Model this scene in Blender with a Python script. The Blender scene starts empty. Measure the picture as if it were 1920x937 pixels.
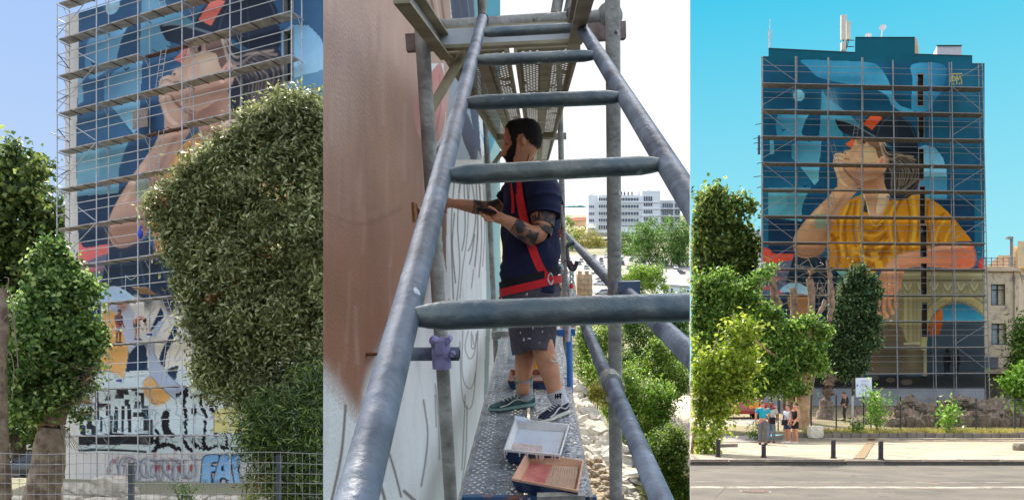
import bpy, bmesh, math, random
import numpy as np
from mathutils import Vector, Matrix

S = bpy.context.scene
COL = S.collection
R = math.radians

# ------------------------------------------------------------------ camera, sky, sun, exposure
F_PX, CX, HY, CAM_Z = 1500.0, 960.0, 775.0, 1.2      # focal length and horizon row of a 1920 px wide frame
cam_data = bpy.data.cameras.new('camera')
cam = bpy.data.objects.new('camera', cam_data); COL.objects.link(cam)
cam_data.sensor_fit = 'HORIZONTAL'; cam_data.sensor_width = 36.0
cam_data.lens = 36.0 * F_PX / 1920.0
cam_data.shift_y = (HY - 468.5) / 1920.0
cam_data.clip_start = 0.05; cam_data.clip_end = 20000
cam.location = (0, 0, CAM_Z); cam.rotation_euler = (R(90), 0, 0)
S.camera = cam

SUN_AZ, SUN_EL = R(-14), R(46)
EXPO = 1.9
world = bpy.data.worlds.new('World'); S.world = world; world.use_nodes = True
nt = world.node_tree; nt.nodes.clear()
def N(t, kind, **kw):
    n = t.nodes.new(kind)
    for k, v in kw.items(): setattr(n, k, v)
    return n
def srgb(c):
    c = np.asarray(c, float) / 255.0
    return np.where(c <= 0.04045, c / 12.92, ((c + 0.055) / 1.055) ** 2.4)
def rgba(c, k=1.0):
    v = srgb(c) * k
    return (float(v[0]), float(v[1]), float(v[2]), 1.0)
out = N(nt, 'ShaderNodeOutputWorld'); bg = N(nt, 'ShaderNodeBackground')
sky = N(nt, 'ShaderNodeTexSky', sky_type='NISHITA', sun_disc=False, sun_elevation=SUN_EL, sun_rotation=SUN_AZ)
sky.air_density = 1.0; sky.dust_density = 4.0; sky.ozone_density = 0.3
bg.inputs['Strength'].default_value = 0.15
tc = N(nt, 'ShaderNodeTexCoord'); sep = N(nt, 'ShaderNodeSeparateXYZ')
nt.links.new(tc.outputs['Generated'], sep.inputs[0])
az = N(nt, 'ShaderNodeMath', operation='ARCTAN2')
nt.links.new(sep.outputs['X'], az.inputs[0]); nt.links.new(sep.outputs['Y'], az.inputs[1])
def step(v, op='GREATER_THAN'):
    n = N(nt, 'ShaderNodeMath', operation=op); nt.links.new(az.outputs[0], n.inputs[0]); n.inputs[1].default_value = v
    return n.outputs[0]
def mixc(f, a, b):
    m = N(nt, 'ShaderNodeMix', data_type='RGBA')
    nt.links.new(f, m.inputs[0])
    for s, v in ((m.inputs[6], a), (m.inputs[7], b)):
        if isinstance(v, tuple): s.default_value = v
        else: nt.links.new(v, s)
    return m.outputs[2]
def elev_ramp(c0, c1):
    r = N(nt, 'ShaderNodeMapRange'); nt.links.new(sep.outputs['Z'], r.inputs[0])
    r.inputs[1].default_value = 0.05; r.inputs[2].default_value = 0.46
    return mixc(r.outputs[0], c0, c1)
K = 1.0 / (0.15 * 2 ** EXPO)            # the three skies of the three places, in the strength of the background
left_sky = elev_ramp(rgba((205, 226, 252), K), rgba((166, 200, 250), K))
mid_sky = elev_ramp(rgba((255, 255, 255), K * 1.15), rgba((252, 254, 255), K * 1.1))
right_sky = elev_ramp(rgba((186, 246, 252), K), rgba((66, 202, 238), K))
a = mixc(step(R(-9.0)), left_sky, mid_sky)
b = mixc(step(math.atan(334.0 / F_PX)), a, right_sky)
up = N(nt, 'ShaderNodeMapRange'); nt.links.new(sep.outputs['Z'], up.inputs[0])
up.inputs[1].default_value = 0.48; up.inputs[2].default_value = 0.75
hz = N(nt, 'ShaderNodeMapRange'); nt.links.new(sep.outputs['Y'], hz.inputs[0])
hz.inputs[1].default_value = 0.74; hz.inputs[2].default_value = 0.45
mx = N(nt, 'ShaderNodeMath', operation='MAXIMUM'); nt.links.new(up.outputs[0], mx.inputs[0]); nt.links.new(hz.outputs[0], mx.inputs[1])
hs = N(nt, 'ShaderNodeHueSaturation'); hs.inputs['Saturation'].default_value = 0.55; nt.links.new(sky.outputs[0], hs.inputs['Color'])
fin = mixc(mx.outputs[0], b, hs.outputs[0])
nt.links.new(fin, bg.inputs['Color']); nt.links.new(bg.outputs[0], out.inputs['Surface'])

sun_data = bpy.data.lights.new('sun', 'SUN'); sun_data.energy = 2.4; sun_data.angle = R(0.5); sun_data.color = (1.0, 0.93, 0.82)
sun = bpy.data.objects.new('sun', sun_data); COL.objects.link(sun)
SUN_V = Vector((math.sin(SUN_AZ) * math.cos(SUN_EL), math.cos(SUN_AZ) * math.cos(SUN_EL), math.sin(SUN_EL)))
sun.rotation_euler = SUN_V.to_track_quat('Z', 'Y').to_euler()
S.view_settings.view_transform = 'Standard'; S.view_settings.look = 'None'
S.view_settings.exposure = EXPO; S.view_settings.gamma = 1.0; S.view_settings.use_curve_mapping = False
S.cycles.max_bounces = 8; S.cycles.diffuse_bounces = 3; S.cycles.transparent_max_bounces = 8

# ------------------------------------------------------------------ helpers
rng = np.random.default_rng(7); random.seed(7)
V = lambda *a: np.array(a, float)
def at(x, y, d):                          # the point at depth d behind photograph pixel (x, y)
    return V((x - CX) / F_PX * d, d, CAM_Z + (HY - y) / F_PX * d)
def px(p):
    p = np.asarray(p, float)
    return CX + F_PX * p[..., 0] / p[..., 1], HY - F_PX * (p[..., 2] - CAM_Z) / p[..., 1]
def hit(x, y, p0, n):                     # where the ray of a pixel meets a plane
    r = V((x - CX) / F_PX, 1, (HY - y) / F_PX); c = V(0, 0, CAM_Z)
    return c + r * (np.dot(np.asarray(p0) - c, n) / np.dot(r, n))
def unit(v):
    v = np.asarray(v, float); return v / (np.linalg.norm(v) + 1e-12)
def frame(t, up=(0, 0, 1)):
    t = unit(t); u = np.asarray(up, float)
    if abs(np.dot(t, u)) > 0.97: u = V(1, 0, 0)
    a = unit(np.cross(t, u)); b = np.cross(a, t)
    return a, b

MATS = {}
def mat(name, c, rough=0.8, var=0.18, scale=6.0, bump=0.0, metal=0.0, c2=None, detail=5.0, spec=0.35, bscale=None, thr=None, coat=0.0, flecks=()):
    """one procedural material: a noise mixes the base colour with a second one, a finer noise gives relief"""
    if name in MATS: return MATS[name]
    m = bpy.data.materials.new(name); m.use_nodes = True; t = m.node_tree; bs = t.nodes['Principled BSDF']
    co = N(t, 'ShaderNodeTexCoord'); no = N(t, 'ShaderNodeTexNoise')
    no.inputs['Scale'].default_value = scale; no.inputs['Detail'].default_value = detail; no.inputs['Roughness'].default_value = 0.6
    t.links.new(co.outputs['Object'], no.inputs['Vector'])
    cr = N(t, 'ShaderNodeValToRGB')
    a, b = thr if thr else (0.35, 0.68)
    cr.color_ramp.elements[0].position = a; cr.color_ramp.elements[1].position = b
    base = srgb(c)
    lo = base * (1 - var); hi = srgb(c2) if c2 is not None else np.minimum(base * (1 + var), 0.9)
    cr.color_ramp.elements[0].color = (*lo, 1); cr.color_ramp.elements[1].color = (*hi, 1)
    t.links.new(no.outputs['Fac'], cr.inputs[0]); t.links.new(cr.outputs[0], bs.inputs['Base Color'])
    for fs, ft, fc in flecks:               # paint spots, scuffs, rust and stains
        nf = N(t, 'ShaderNodeTexNoise'); nf.inputs['Scale'].default_value = fs; nf.inputs['Detail'].default_value = 4; t.links.new(co.outputs['Object'], nf.inputs['Vector'])
        mf = N(t, 'ShaderNodeMapRange'); mf.inputs[1].default_value = ft; mf.inputs[2].default_value = ft + .035; t.links.new(nf.outputs['Fac'], mf.inputs[0])
        mm = N(t, 'ShaderNodeMix', data_type='RGBA'); t.links.new(mf.outputs[0], mm.inputs[0]); t.links.new(bs.inputs['Base Color'].links[0].from_socket, mm.inputs[6]); mm.inputs[7].default_value = rgba(fc); t.links.new(mm.outputs[2], bs.inputs['Base Color'])
    bs.inputs['Roughness'].default_value = rough; bs.inputs['Metallic'].default_value = metal
    bs.inputs['Specular IOR Level'].default_value = spec
    if coat: bs.inputs['Coat Weight'].default_value = coat
    if bump:
        n2 = N(t, 'ShaderNodeTexNoise'); n2.inputs['Scale'].default_value = bscale or scale * 4; n2.inputs['Detail'].default_value = 6
        t.links.new(co.outputs['Object'], n2.inputs['Vector'])
        bu = N(t, 'ShaderNodeBump'); bu.inputs['Strength'].default_value = bump; bu.inputs['Distance'].default_value = 0.02
        t.links.new(n2.outputs['Fac'], bu.inputs['Height']); t.links.new(bu.outputs[0], bs.inputs['Normal'])
    MATS[name] = m
    return m
def leaf_mat(name, dark, mid, light, trans=0.35, rough=0.45, spec=0.35):
    if name in MATS: return MATS[name]
    m = bpy.data.materials.new(name); m.use_nodes = True; t = m.node_tree; bs = t.nodes['Principled BSDF']
    ge = N(t, 'ShaderNodeNewGeometry'); cr = N(t, 'ShaderNodeValToRGB')
    e = cr.color_ramp.elements; e[0].color = rgba(dark); e[0].position = 0.05; e[1].color = rgba(light); e[1].position = 0.97
    x = e.new(0.6); x.color = rgba(mid)
    t.links.new(ge.outputs['Random Per Island'], cr.inputs[0])
    co = N(t, 'ShaderNodeTexCoord'); no = N(t, 'ShaderNodeTexNoise'); no.inputs['Scale'].default_value = 0.9
    t.links.new(co.outputs['Object'], no.inputs['Vector'])
    mr = N(t, 'ShaderNodeMapRange'); mr.inputs[1].default_value = 0.3; mr.inputs[2].default_value = 0.7
    mr.inputs[3].default_value = 0.7; mr.inputs[4].default_value = 1.3
    t.links.new(no.outputs['Fac'], mr.inputs[0])
    mu = N(t, 'ShaderNodeVectorMath', operation='SCALE'); t.links.new(cr.outputs[0], mu.inputs[0]); t.links.new(mr.outputs[0], mu.inputs['Scale'])
    t.links.new(mu.outputs[0], bs.inputs['Base Color'])
    bs.inputs['Roughness'].default_value = rough; bs.inputs['Specular IOR Level'].default_value = spec
    tr = N(t, 'ShaderNodeBsdfTranslucent'); t.links.new(mu.outputs[0], tr.inputs[0])
    ms = N(t, 'ShaderNodeMixShader'); ms.inputs[0].default_value = trans
    t.links.new(bs.outputs[0], ms.inputs[1]); t.links.new(tr.outputs[0], ms.inputs[2])
    t.links.new(ms.outputs[0], t.nodes['Material Output'].inputs['Surface'])
    MATS[name] = m
    return m
def paint_mat(name, rough=0.85, grain=0.12, scale=1.4, bump=0.12, bscale=40):
    """a wall painted by hand: the colours of its paint are stored on its vertices"""
    m = bpy.data.materials.new(name); m.use_nodes = True; t = m.node_tree; bs = t.nodes['Principled BSDF']
    at_ = N(t, 'ShaderNodeAttribute', attribute_name='paint')
    co = N(t, 'ShaderNodeTexCoord'); no = N(t, 'ShaderNodeTexNoise'); no.inputs['Scale'].default_value = scale; no.inputs['Detail'].default_value = 9
    no.inputs['Roughness'].default_value = 0.7
    t.links.new(co.outputs['Object'], no.inputs['Vector'])
    mr = N(t, 'ShaderNodeMapRange'); mr.inputs[1].default_value = 0.25; mr.inputs[2].default_value = 0.75
    mr.inputs[3].default_value = 1 - grain; mr.inputs[4].default_value = 1 + grain
    t.links.new(no.outputs['Fac'], mr.inputs[0])
    mu = N(t, 'ShaderNodeVectorMath', operation='SCALE'); t.links.new(at_.outputs['Color'], mu.inputs[0]); t.links.new(mr.outputs[0], mu.inputs['Scale'])
    t.links.new(mu.outputs[0], bs.inputs['Base Color']); bs.inputs['Roughness'].default_value = rough
    bs.inputs['Specular IOR Level'].default_value = 0.2
    n2 = N(t, 'ShaderNodeTexNoise'); n2.inputs['Scale'].default_value = bscale; t.links.new(co.outputs['Object'], n2.inputs['Vector'])
    bu = N(t, 'ShaderNodeBump'); bu.inputs['Strength'].default_value = bump; bu.inputs['Distance'].default_value = 0.01
    t.links.new(n2.outputs['Fac'], bu.inputs['Height']); t.links.new(bu.outputs[0], bs.inputs['Normal'])
    MATS[name] = m
    return m

def prop(o, label=None, cat=None, group=None, kind=None):
    if label: o['label'] = label
    if cat: o['category'] = cat
    if group: o['group'] = group
    if kind: o['kind'] = kind
    return o
def thing(name, label, cat, loc=(0, 0, 0), group=None, rz=0.0):
    o = bpy.data.objects.new(name, None); COL.objects.link(o)
    o.location = Vector([float(v) for v in loc]); o.rotation_euler = (0, 0, rz); o.empty_display_size = 0.2
    return prop(o, label, cat, group)
def link(name, me, parent=None, loc=None):
    o = bpy.data.objects.new(name, me); COL.objects.link(o)
    if parent is not None: o.parent = parent
    if loc is not None: o.location = Vector([float(v) for v in loc])
    return o
def copy_tree(o, parent=None):
    c = o.copy(); COL.objects.link(c)
    if parent is not None: c.parent = parent
    for ch in list(o.children): copy_tree(ch, c)
    return c
def origin_of(parent):
    if parent is None: return V(0, 0, 0)
    o = V(*parent.location)
    if parent.parent is not None: o = o + origin_of(parent.parent)
    return o

class MB:
    """collects shapes into one mesh"""
    def __init__(s): s.v = []; s.f = []; s.n = 0
    def add(s, vs, fs):
        k = s.n; vs = [tuple(map(float, p)) for p in vs]
        s.v += vs; s.f += [tuple(i + k for i in f) for f in fs]; s.n += len(vs); return s
    def box(s, c, size, ax=None):
        c = np.asarray(c, float); h = np.asarray(size, float) / 2
        A = np.eye(3) if ax is None else np.asarray(ax, float)
        vs = [c + A[0] * h[0] * i + A[1] * h[1] * j + A[2] * h[2] * k for i in (-1, 1) for j in (-1, 1) for k in (-1, 1)]
        return s.add(vs, [(0, 1, 3, 2), (4, 6, 7, 5), (0, 4, 5, 1), (2, 3, 7, 6), (0, 2, 6, 4), (1, 5, 7, 3)])
    def hull8(s, b, t):                    # four bottom and four top points
        return s.add(list(b) + list(t), [(3, 2, 1, 0), (4, 5, 6, 7), (0, 1, 5, 4), (1, 2, 6, 5), (2, 3, 7, 6), (3, 0, 4, 7)])
    def tube(s, p, q, r, n=8, r2=None, caps=True):
        return s.path([p, q], [r, r if r2 is None else r2], n, caps)
    def path(s, pts, rad, n=8, caps=True, flat=1.0, up=(0, 0, 1)):
        pts = [np.asarray(p, float) for p in pts]
        if np.isscalar(rad): rad = [rad] * len(pts)
        rings = []
        for i, p in enumerate(pts):
            t = pts[min(i + 1, len(pts) - 1)] - pts[max(i - 1, 0)]
            a, b = frame(t, up)
            rings.append([p + (a * math.cos(w) + b * math.sin(w) * flat) * rad[i] for w in (2 * math.pi * k / n for k in range(n))])
        return s.loft(rings, caps)
    def loft(s, rings, caps=True, closed=True):
        n = len(rings[0]); vs = [p for r in rings for p in r]; fs = []
        for i in range(len(rings) - 1):
            for k in range(n if closed else n - 1):
                k2 = (k + 1) % n
                fs.append((i * n + k, i * n + k2, (i + 1) * n + k2, (i + 1) * n + k))
        if caps and closed:
            fs.append(tuple(reversed(range(n)))); fs.append(tuple((len(rings) - 1) * n + k for k in range(n)))
        return s.add(vs, fs)
    def prism(s, poly, off):
        n = len(poly); off = np.asarray(off, float)
        vs = [np.asarray(p, float) for p in poly] + [np.asarray(p, float) + off for p in poly]
        return s.add(vs, [tuple(reversed(range(n))), tuple(range(n, 2 * n))] + [(i, (i + 1) % n, (i + 1) % n + n, i + n) for i in range(n)])
    def ell(s, c, r, nu=10, nv=7, ax=None):
        c = np.asarray(c, float); A = np.eye(3) if ax is None else np.asarray(ax, float); rings = []
        for j in range(nv + 1):
            ph = -math.pi / 2 + math.pi * j / nv; cr = max(math.cos(ph), 0.02)
            rings.append([c + A[0] * r[0] * cr * math.cos(2 * math.pi * k / nu) + A[1] * r[1] * cr * math.sin(2 * math.pi * k / nu) + A[2] * r[2] * math.sin(ph) for k in range(nu)])
        return s.loft(rings)
    def quad(s, *p): return s.add(p, [tuple(range(len(p)))])
    def cut(s, x, keep):                   # keep what stands on one side of the upright sight plane of pixel column x
        s.plane = (x, keep); return s
    def mesh(s, name, m, org=(0, 0, 0), smooth=False):
        me = bpy.data.meshes.new(name)
        vs = np.array(s.v, float) - np.asarray(org, float) if s.v else np.zeros((0, 3))
        me.from_pydata(vs.tolist(), [], s.f)
        if getattr(s, 'plane', None):
            x, keep = s.plane; n = V(1, -(x - CX) / F_PX, 0) * keep
            bm = bmesh.new(); bm.from_mesh(me)
            r = bmesh.ops.bisect_plane(bm, geom=bm.verts[:] + bm.edges[:] + bm.faces[:], plane_co=Vector(V(0, 0, 0) - np.asarray(org, float)), plane_no=Vector(n), clear_inner=True)
            ed = [e for e in r['geom_cut'] if isinstance(e, bmesh.types.BMEdge)]
            if ed: bmesh.ops.holes_fill(bm, edges=ed)
            bm.to_mesh(me); bm.free()
        if smooth and len(me.polygons):
            me.polygons.foreach_set('use_smooth', [True] * len(me.polygons))
            try: me.set_sharp_from_angle(angle=R(50))
            except Exception: pass
        if m is not None: me.materials.append(m)
        me.update(); return me
    def build(s, name, m, parent=None, smooth=False, label=None, cat=None, group=None, kind=None):
        me = s.mesh(name, m, origin_of(parent), smooth)
        return prop(link(name, me, parent), label, cat, group, kind)
def np_mesh(name, verts, faces, m=None):
    me = bpy.data.meshes.new(name); k = faces.shape[1]
    me.vertices.add(len(verts)); me.vertices.foreach_set('co', verts.astype(np.float32).ravel())
    me.loops.add(faces.size); me.loops.foreach_set('vertex_index', faces.astype(np.int32).ravel())
    me.polygons.add(len(faces)); me.polygons.foreach_set('loop_start', np.arange(0, faces.size, k, dtype=np.int32))
    me.update(calc_edges=True)
    if m is not None: me.materials.append(m)
    return me
def smooth_pts(p, closed=True, k=6):
    p = np.asarray(p, float); n = len(p); o = []
    for i in range(n if closed else n - 1):
        if closed: a, b, c, d = p[i - 1], p[i], p[(i + 1) % n], p[(i + 2) % n]
        else: a, b, c, d = p[max(i - 1, 0)], p[i], p[i + 1], p[min(i + 2, n - 1)]
        for j in range(k):
            t = j / k
            o.append(0.5 * ((2 * b) + (-a + c) * t + (2 * a - 5 * b + 4 * c - d) * t * t + (-a + 3 * b - 3 * c + d) * t ** 3))
    if not closed: o.append(p[-1])
    return np.array(o)

class Paint:
    """brushwork on the vertices of a wall; X, Y are the drawing coordinates of every vertex"""
    def __init__(s, X, Y, base): s.X = X.ravel(); s.Y = Y.ravel(); s.C = np.tile(srgb(base), (s.X.size, 1)); s.rs = np.random.default_rng(3)
    def _box(s, p, m=0): return np.where((s.X >= p[:, 0].min() - m) & (s.X <= p[:, 0].max() + m) & (s.Y >= p[:, 1].min() - m) & (s.Y <= p[:, 1].max() + m))[0]
    def inside(s, p):
        i = s._box(p); x, y = s.X[i], s.Y[i]; c = np.zeros(i.size, bool); n = len(p)
        for k in range(n):
            x1, y1 = p[k]; x2, y2 = p[(k + 1) % n]
            if y1 == y2: continue
            c ^= ((y1 > y) != (y2 > y)) & (x < (x2 - x1) * (y - y1) / (y2 - y1) + x1)
        return i[c]
    def _mix(s, i, col, a):
        a = np.asarray(a)[..., None] if np.ndim(a) else a
        s.C[i] = s.C[i] * (1 - a) + col * a
    def poly(s, pts, c, sm=True, a=1.0, grad=None):
        p = np.asarray(pts, float); p = smooth_pts(p) if sm else p
        i = s.inside(p); col = np.tile(srgb(c), (i.size, 1))
        if grad:                           # second colour towards a point of the drawing
            (x0, y0), (x1, y1), c2 = grad
            t = ((s.X[i] - x0) * (x1 - x0) + (s.Y[i] - y0) * (y1 - y0)) / ((x1 - x0) ** 2 + (y1 - y0) ** 2)
            t = np.clip(t, 0, 1)[:, None]; col = col * (1 - t) + srgb(c2) * t
        s._mix(i, col, a); return s
    def dist(s, p, m):
        i = s._box(p, m); x, y = s.X[i], s.Y[i]; d = np.full(i.size, 1e9)
        for k in range(len(p) - 1):
            ax, ay = p[k]; bx, by = p[k + 1]; L = (bx - ax) ** 2 + (by - ay) ** 2 + 1e-9
            t = np.clip(((x - ax) * (bx - ax) + (y - ay) * (by - ay)) / L, 0, 1)
            d = np.minimum(d, np.hypot(x - ax - t * (bx - ax), y - ay - t * (by - ay)))
        return i, d
    def line(s, pts, w, c, a=1.0, sm=True, soft=0.6):
        p = np.asarray(pts, float); p = smooth_pts(p, False) if sm and len(p) > 2 else p
        i, d = s.dist(p, w + soft)
        k = np.clip((w / 2 + soft - d) / (2 * soft), 0, 1) * a
        s._mix(i, srgb(c), k); return s
    def glow(s, x, y, rx, ry, c, a=0.6, rot=0.0):   # a soft airbrushed patch
        ca, sa = math.cos(rot), math.sin(rot); dx, dy = s.X - x, s.Y - y
        u = (dx * ca + dy * sa) / rx; v = (-dx * sa + dy * ca) / ry; q = u * u + v * v
        i = np.where(q < 6)[0]; s._mix(i, srgb(c), a * np.exp(-q[i])); return s
    def disc(s, x, y, r, c, a=1.0, ry=None):
        i = np.where(((s.X - x) / r) ** 2 + ((s.Y - y) / (ry or r)) ** 2 < 1)[0]; s._mix(i, srgb(c), a); return s
    def rect(s, x0, y0, x1, y1, c, a=1.0): return s.poly([(x0, y0), (x1, y0), (x1, y1), (x0, y1)], c, False, a)
def grid_wall(name, P, paint, m, parent, hole=None):
    """P: rows x cols x 3 points; paint: a colour for each; hole: mask over the cells left open"""
    r, c = P.shape[:2]; idx = np.arange(r * c).reshape(r, c)
    f = np.stack([idx[:-1, :-1], idx[1:, :-1], idx[1:, 1:], idx[:-1, 1:]], -1)
    f = f[~hole] if hole is not None else f.reshape(-1, 4)
    me = np_mesh(name, P.reshape(-1, 3) - origin_of(parent), f, m)
    ca = me.attributes.new('paint', 'FLOAT_COLOR', 'POINT')
    ca.data.foreach_set('color', np.c_[np.clip(paint, 0, 0.85), np.ones(len(paint))].astype(np.float32).ravel())
    return link(name, me, parent)

# ------------------------------------------------------------------ foliage
def crown(parent, blobs, n, L, W, m, seed, clip=None, name='crown', clump=12, spread=1.0, inner=0.35, upw=0.25, stuff=False, ragged=0.15, gap=0.8, bump=8):
    """many leaf-sized faces in clumps through the volume of the blobs; blobs: (centre, (rx, ry, rz))"""
    g = np.random.default_rng(seed)
    C = np.array([b[0] for b in blobs], float); Rr = np.array([b[1] for b in blobs], float)
    w = Rr[:, 0] * Rr[:, 2]; nc = max(4, n // clump)
    if bump and n > 1500:                   # boughs: smaller lobes standing out of every blob, with dark clefts between them
        k = np.repeat(np.arange(len(C)), bump); e = g.normal(size=(len(k), 3)); e /= np.linalg.norm(e, axis=1, keepdims=True); e[:, 1] -= .25; f = .30 + .22 * g.random(len(k))
        Cs = C[k] + e * Rr[k] * (.86 - f * .25)[:, None]; Rs = Rr[k] * f[:, None]
        C, Rr = np.concatenate([C, Cs]), np.concatenate([Rr * .86, Rs]); w = np.concatenate([w * .55, Rs[:, 0] * Rs[:, 2] * 1.15])
    w = w / w.sum()
    b = g.choice(len(C), nc, p=w)
    d = g.normal(size=(nc, 3)); d /= np.linalg.norm(d, axis=1, keepdims=True)
    rad = 1.0 - inner * g.random(nc) ** 1.6 + 0.10 * g.normal(size=nc)
    q0 = C[b] + d * Rr[b]; sc_ = 1.0 / (np.median(Rr) + 1e-6)
    def waves(f, n_):
        kv = g.normal(size=(n_, 3)); ph = g.random(n_) * 6.28
        return sum(np.sin((q0 @ kv[i]) * sc_ * (f + .7 * i) + ph[i]) for i in range(n_)) / math.sqrt(n_ * .5)
    lo, hi_ = waves(1.2, 4), waves(3.0, 5)
    rad = rad * (1 + ragged * (.6 * lo + .6 * hi_)); sp = g.random(nc) < .10; rad = np.where(sp, rad * (1.05 + .22 * g.random(nc)), rad)
    cc = C[b] + d * Rr[b] * rad[:, None]
    keep_ = (.45 * lo + .75 * hi_ + .3 * g.normal(size=nc)) < gap
    cc, d, b = cc[keep_], d[keep_], b[keep_]; nc = len(cc)
    q = np.repeat(np.arange(nc), clump)
    o = g.normal(size=(len(q), 3)) * L * (0.6 + 0.9 * g.random((nc, 1)) ** 2)[q] * spread
    pos = cc[q] + o; out = unit_rows(d[q] * 0.8 + g.normal(size=(len(q), 3)) * 0.6 + V(0, 0, upw))
    if clip: 
        x = px(pos)[0]; half = L * 0.62 * F_PX / pos[:, 1]
        k = (x - half * .45 > clip[0]) & (x + half * .45 < clip[1]); pos, out, q = pos[k], out[k], q[k]
    ax = unit_rows(np.cross(out, g.normal(size=out.shape))); si = np.cross(out, ax)
    s = (0.65 + 0.7 * g.random(len(pos)))[:, None]
    base = pos - ax * L * 0.5 * s; tip = pos + ax * L * 0.5 * s - out * L * 0.12 * s
    l = pos + si * W * 0.5 * s + out * W * 0.14; r = pos - si * W * 0.5 * s + out * W * 0.14
    vs = np.stack([base, l, tip, r], 1).reshape(-1, 3); fs = np.arange(len(vs)).reshape(-1, 4)
    me = np_mesh(name, vs - origin_of(parent), fs, m)
    o = link(name, me, parent)
    if stuff: o['kind'] = 'stuff'
    return o
def unit_rows(a): return a / (np.linalg.norm(a, axis=1, keepdims=True) + 1e-9)
def pxblobs(lst, d, flat=0.8):             # (x, y, rx, ry[, depth shift]) in photograph pixels at depth d
    o = []
    for b in lst:
        dd = d + (b[4] if len(b) > 4 else 0); k = dd / F_PX
        o.append((at(b[0], b[1], dd), (b[2] * k, (b[2] + b[3]) * 0.5 * k * flat, b[3] * k)))
    return o
def limb(mb, pts, r0, r1, n=8, wob=0.12, seed=0):
    g = np.random.default_rng(seed); p = smooth_pts(pts, False, 4); k = len(p)
    rr = [r0 + (r1 - r0) * (i / (k - 1)) for i in range(k)]
    mb.path([q + g.normal(size=3) * rr[i] * wob * (0 < i < k - 1) for i, q in enumerate(p)], [r * (1 + wob * g.normal() * 0.6) for r in rr], n)
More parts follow.
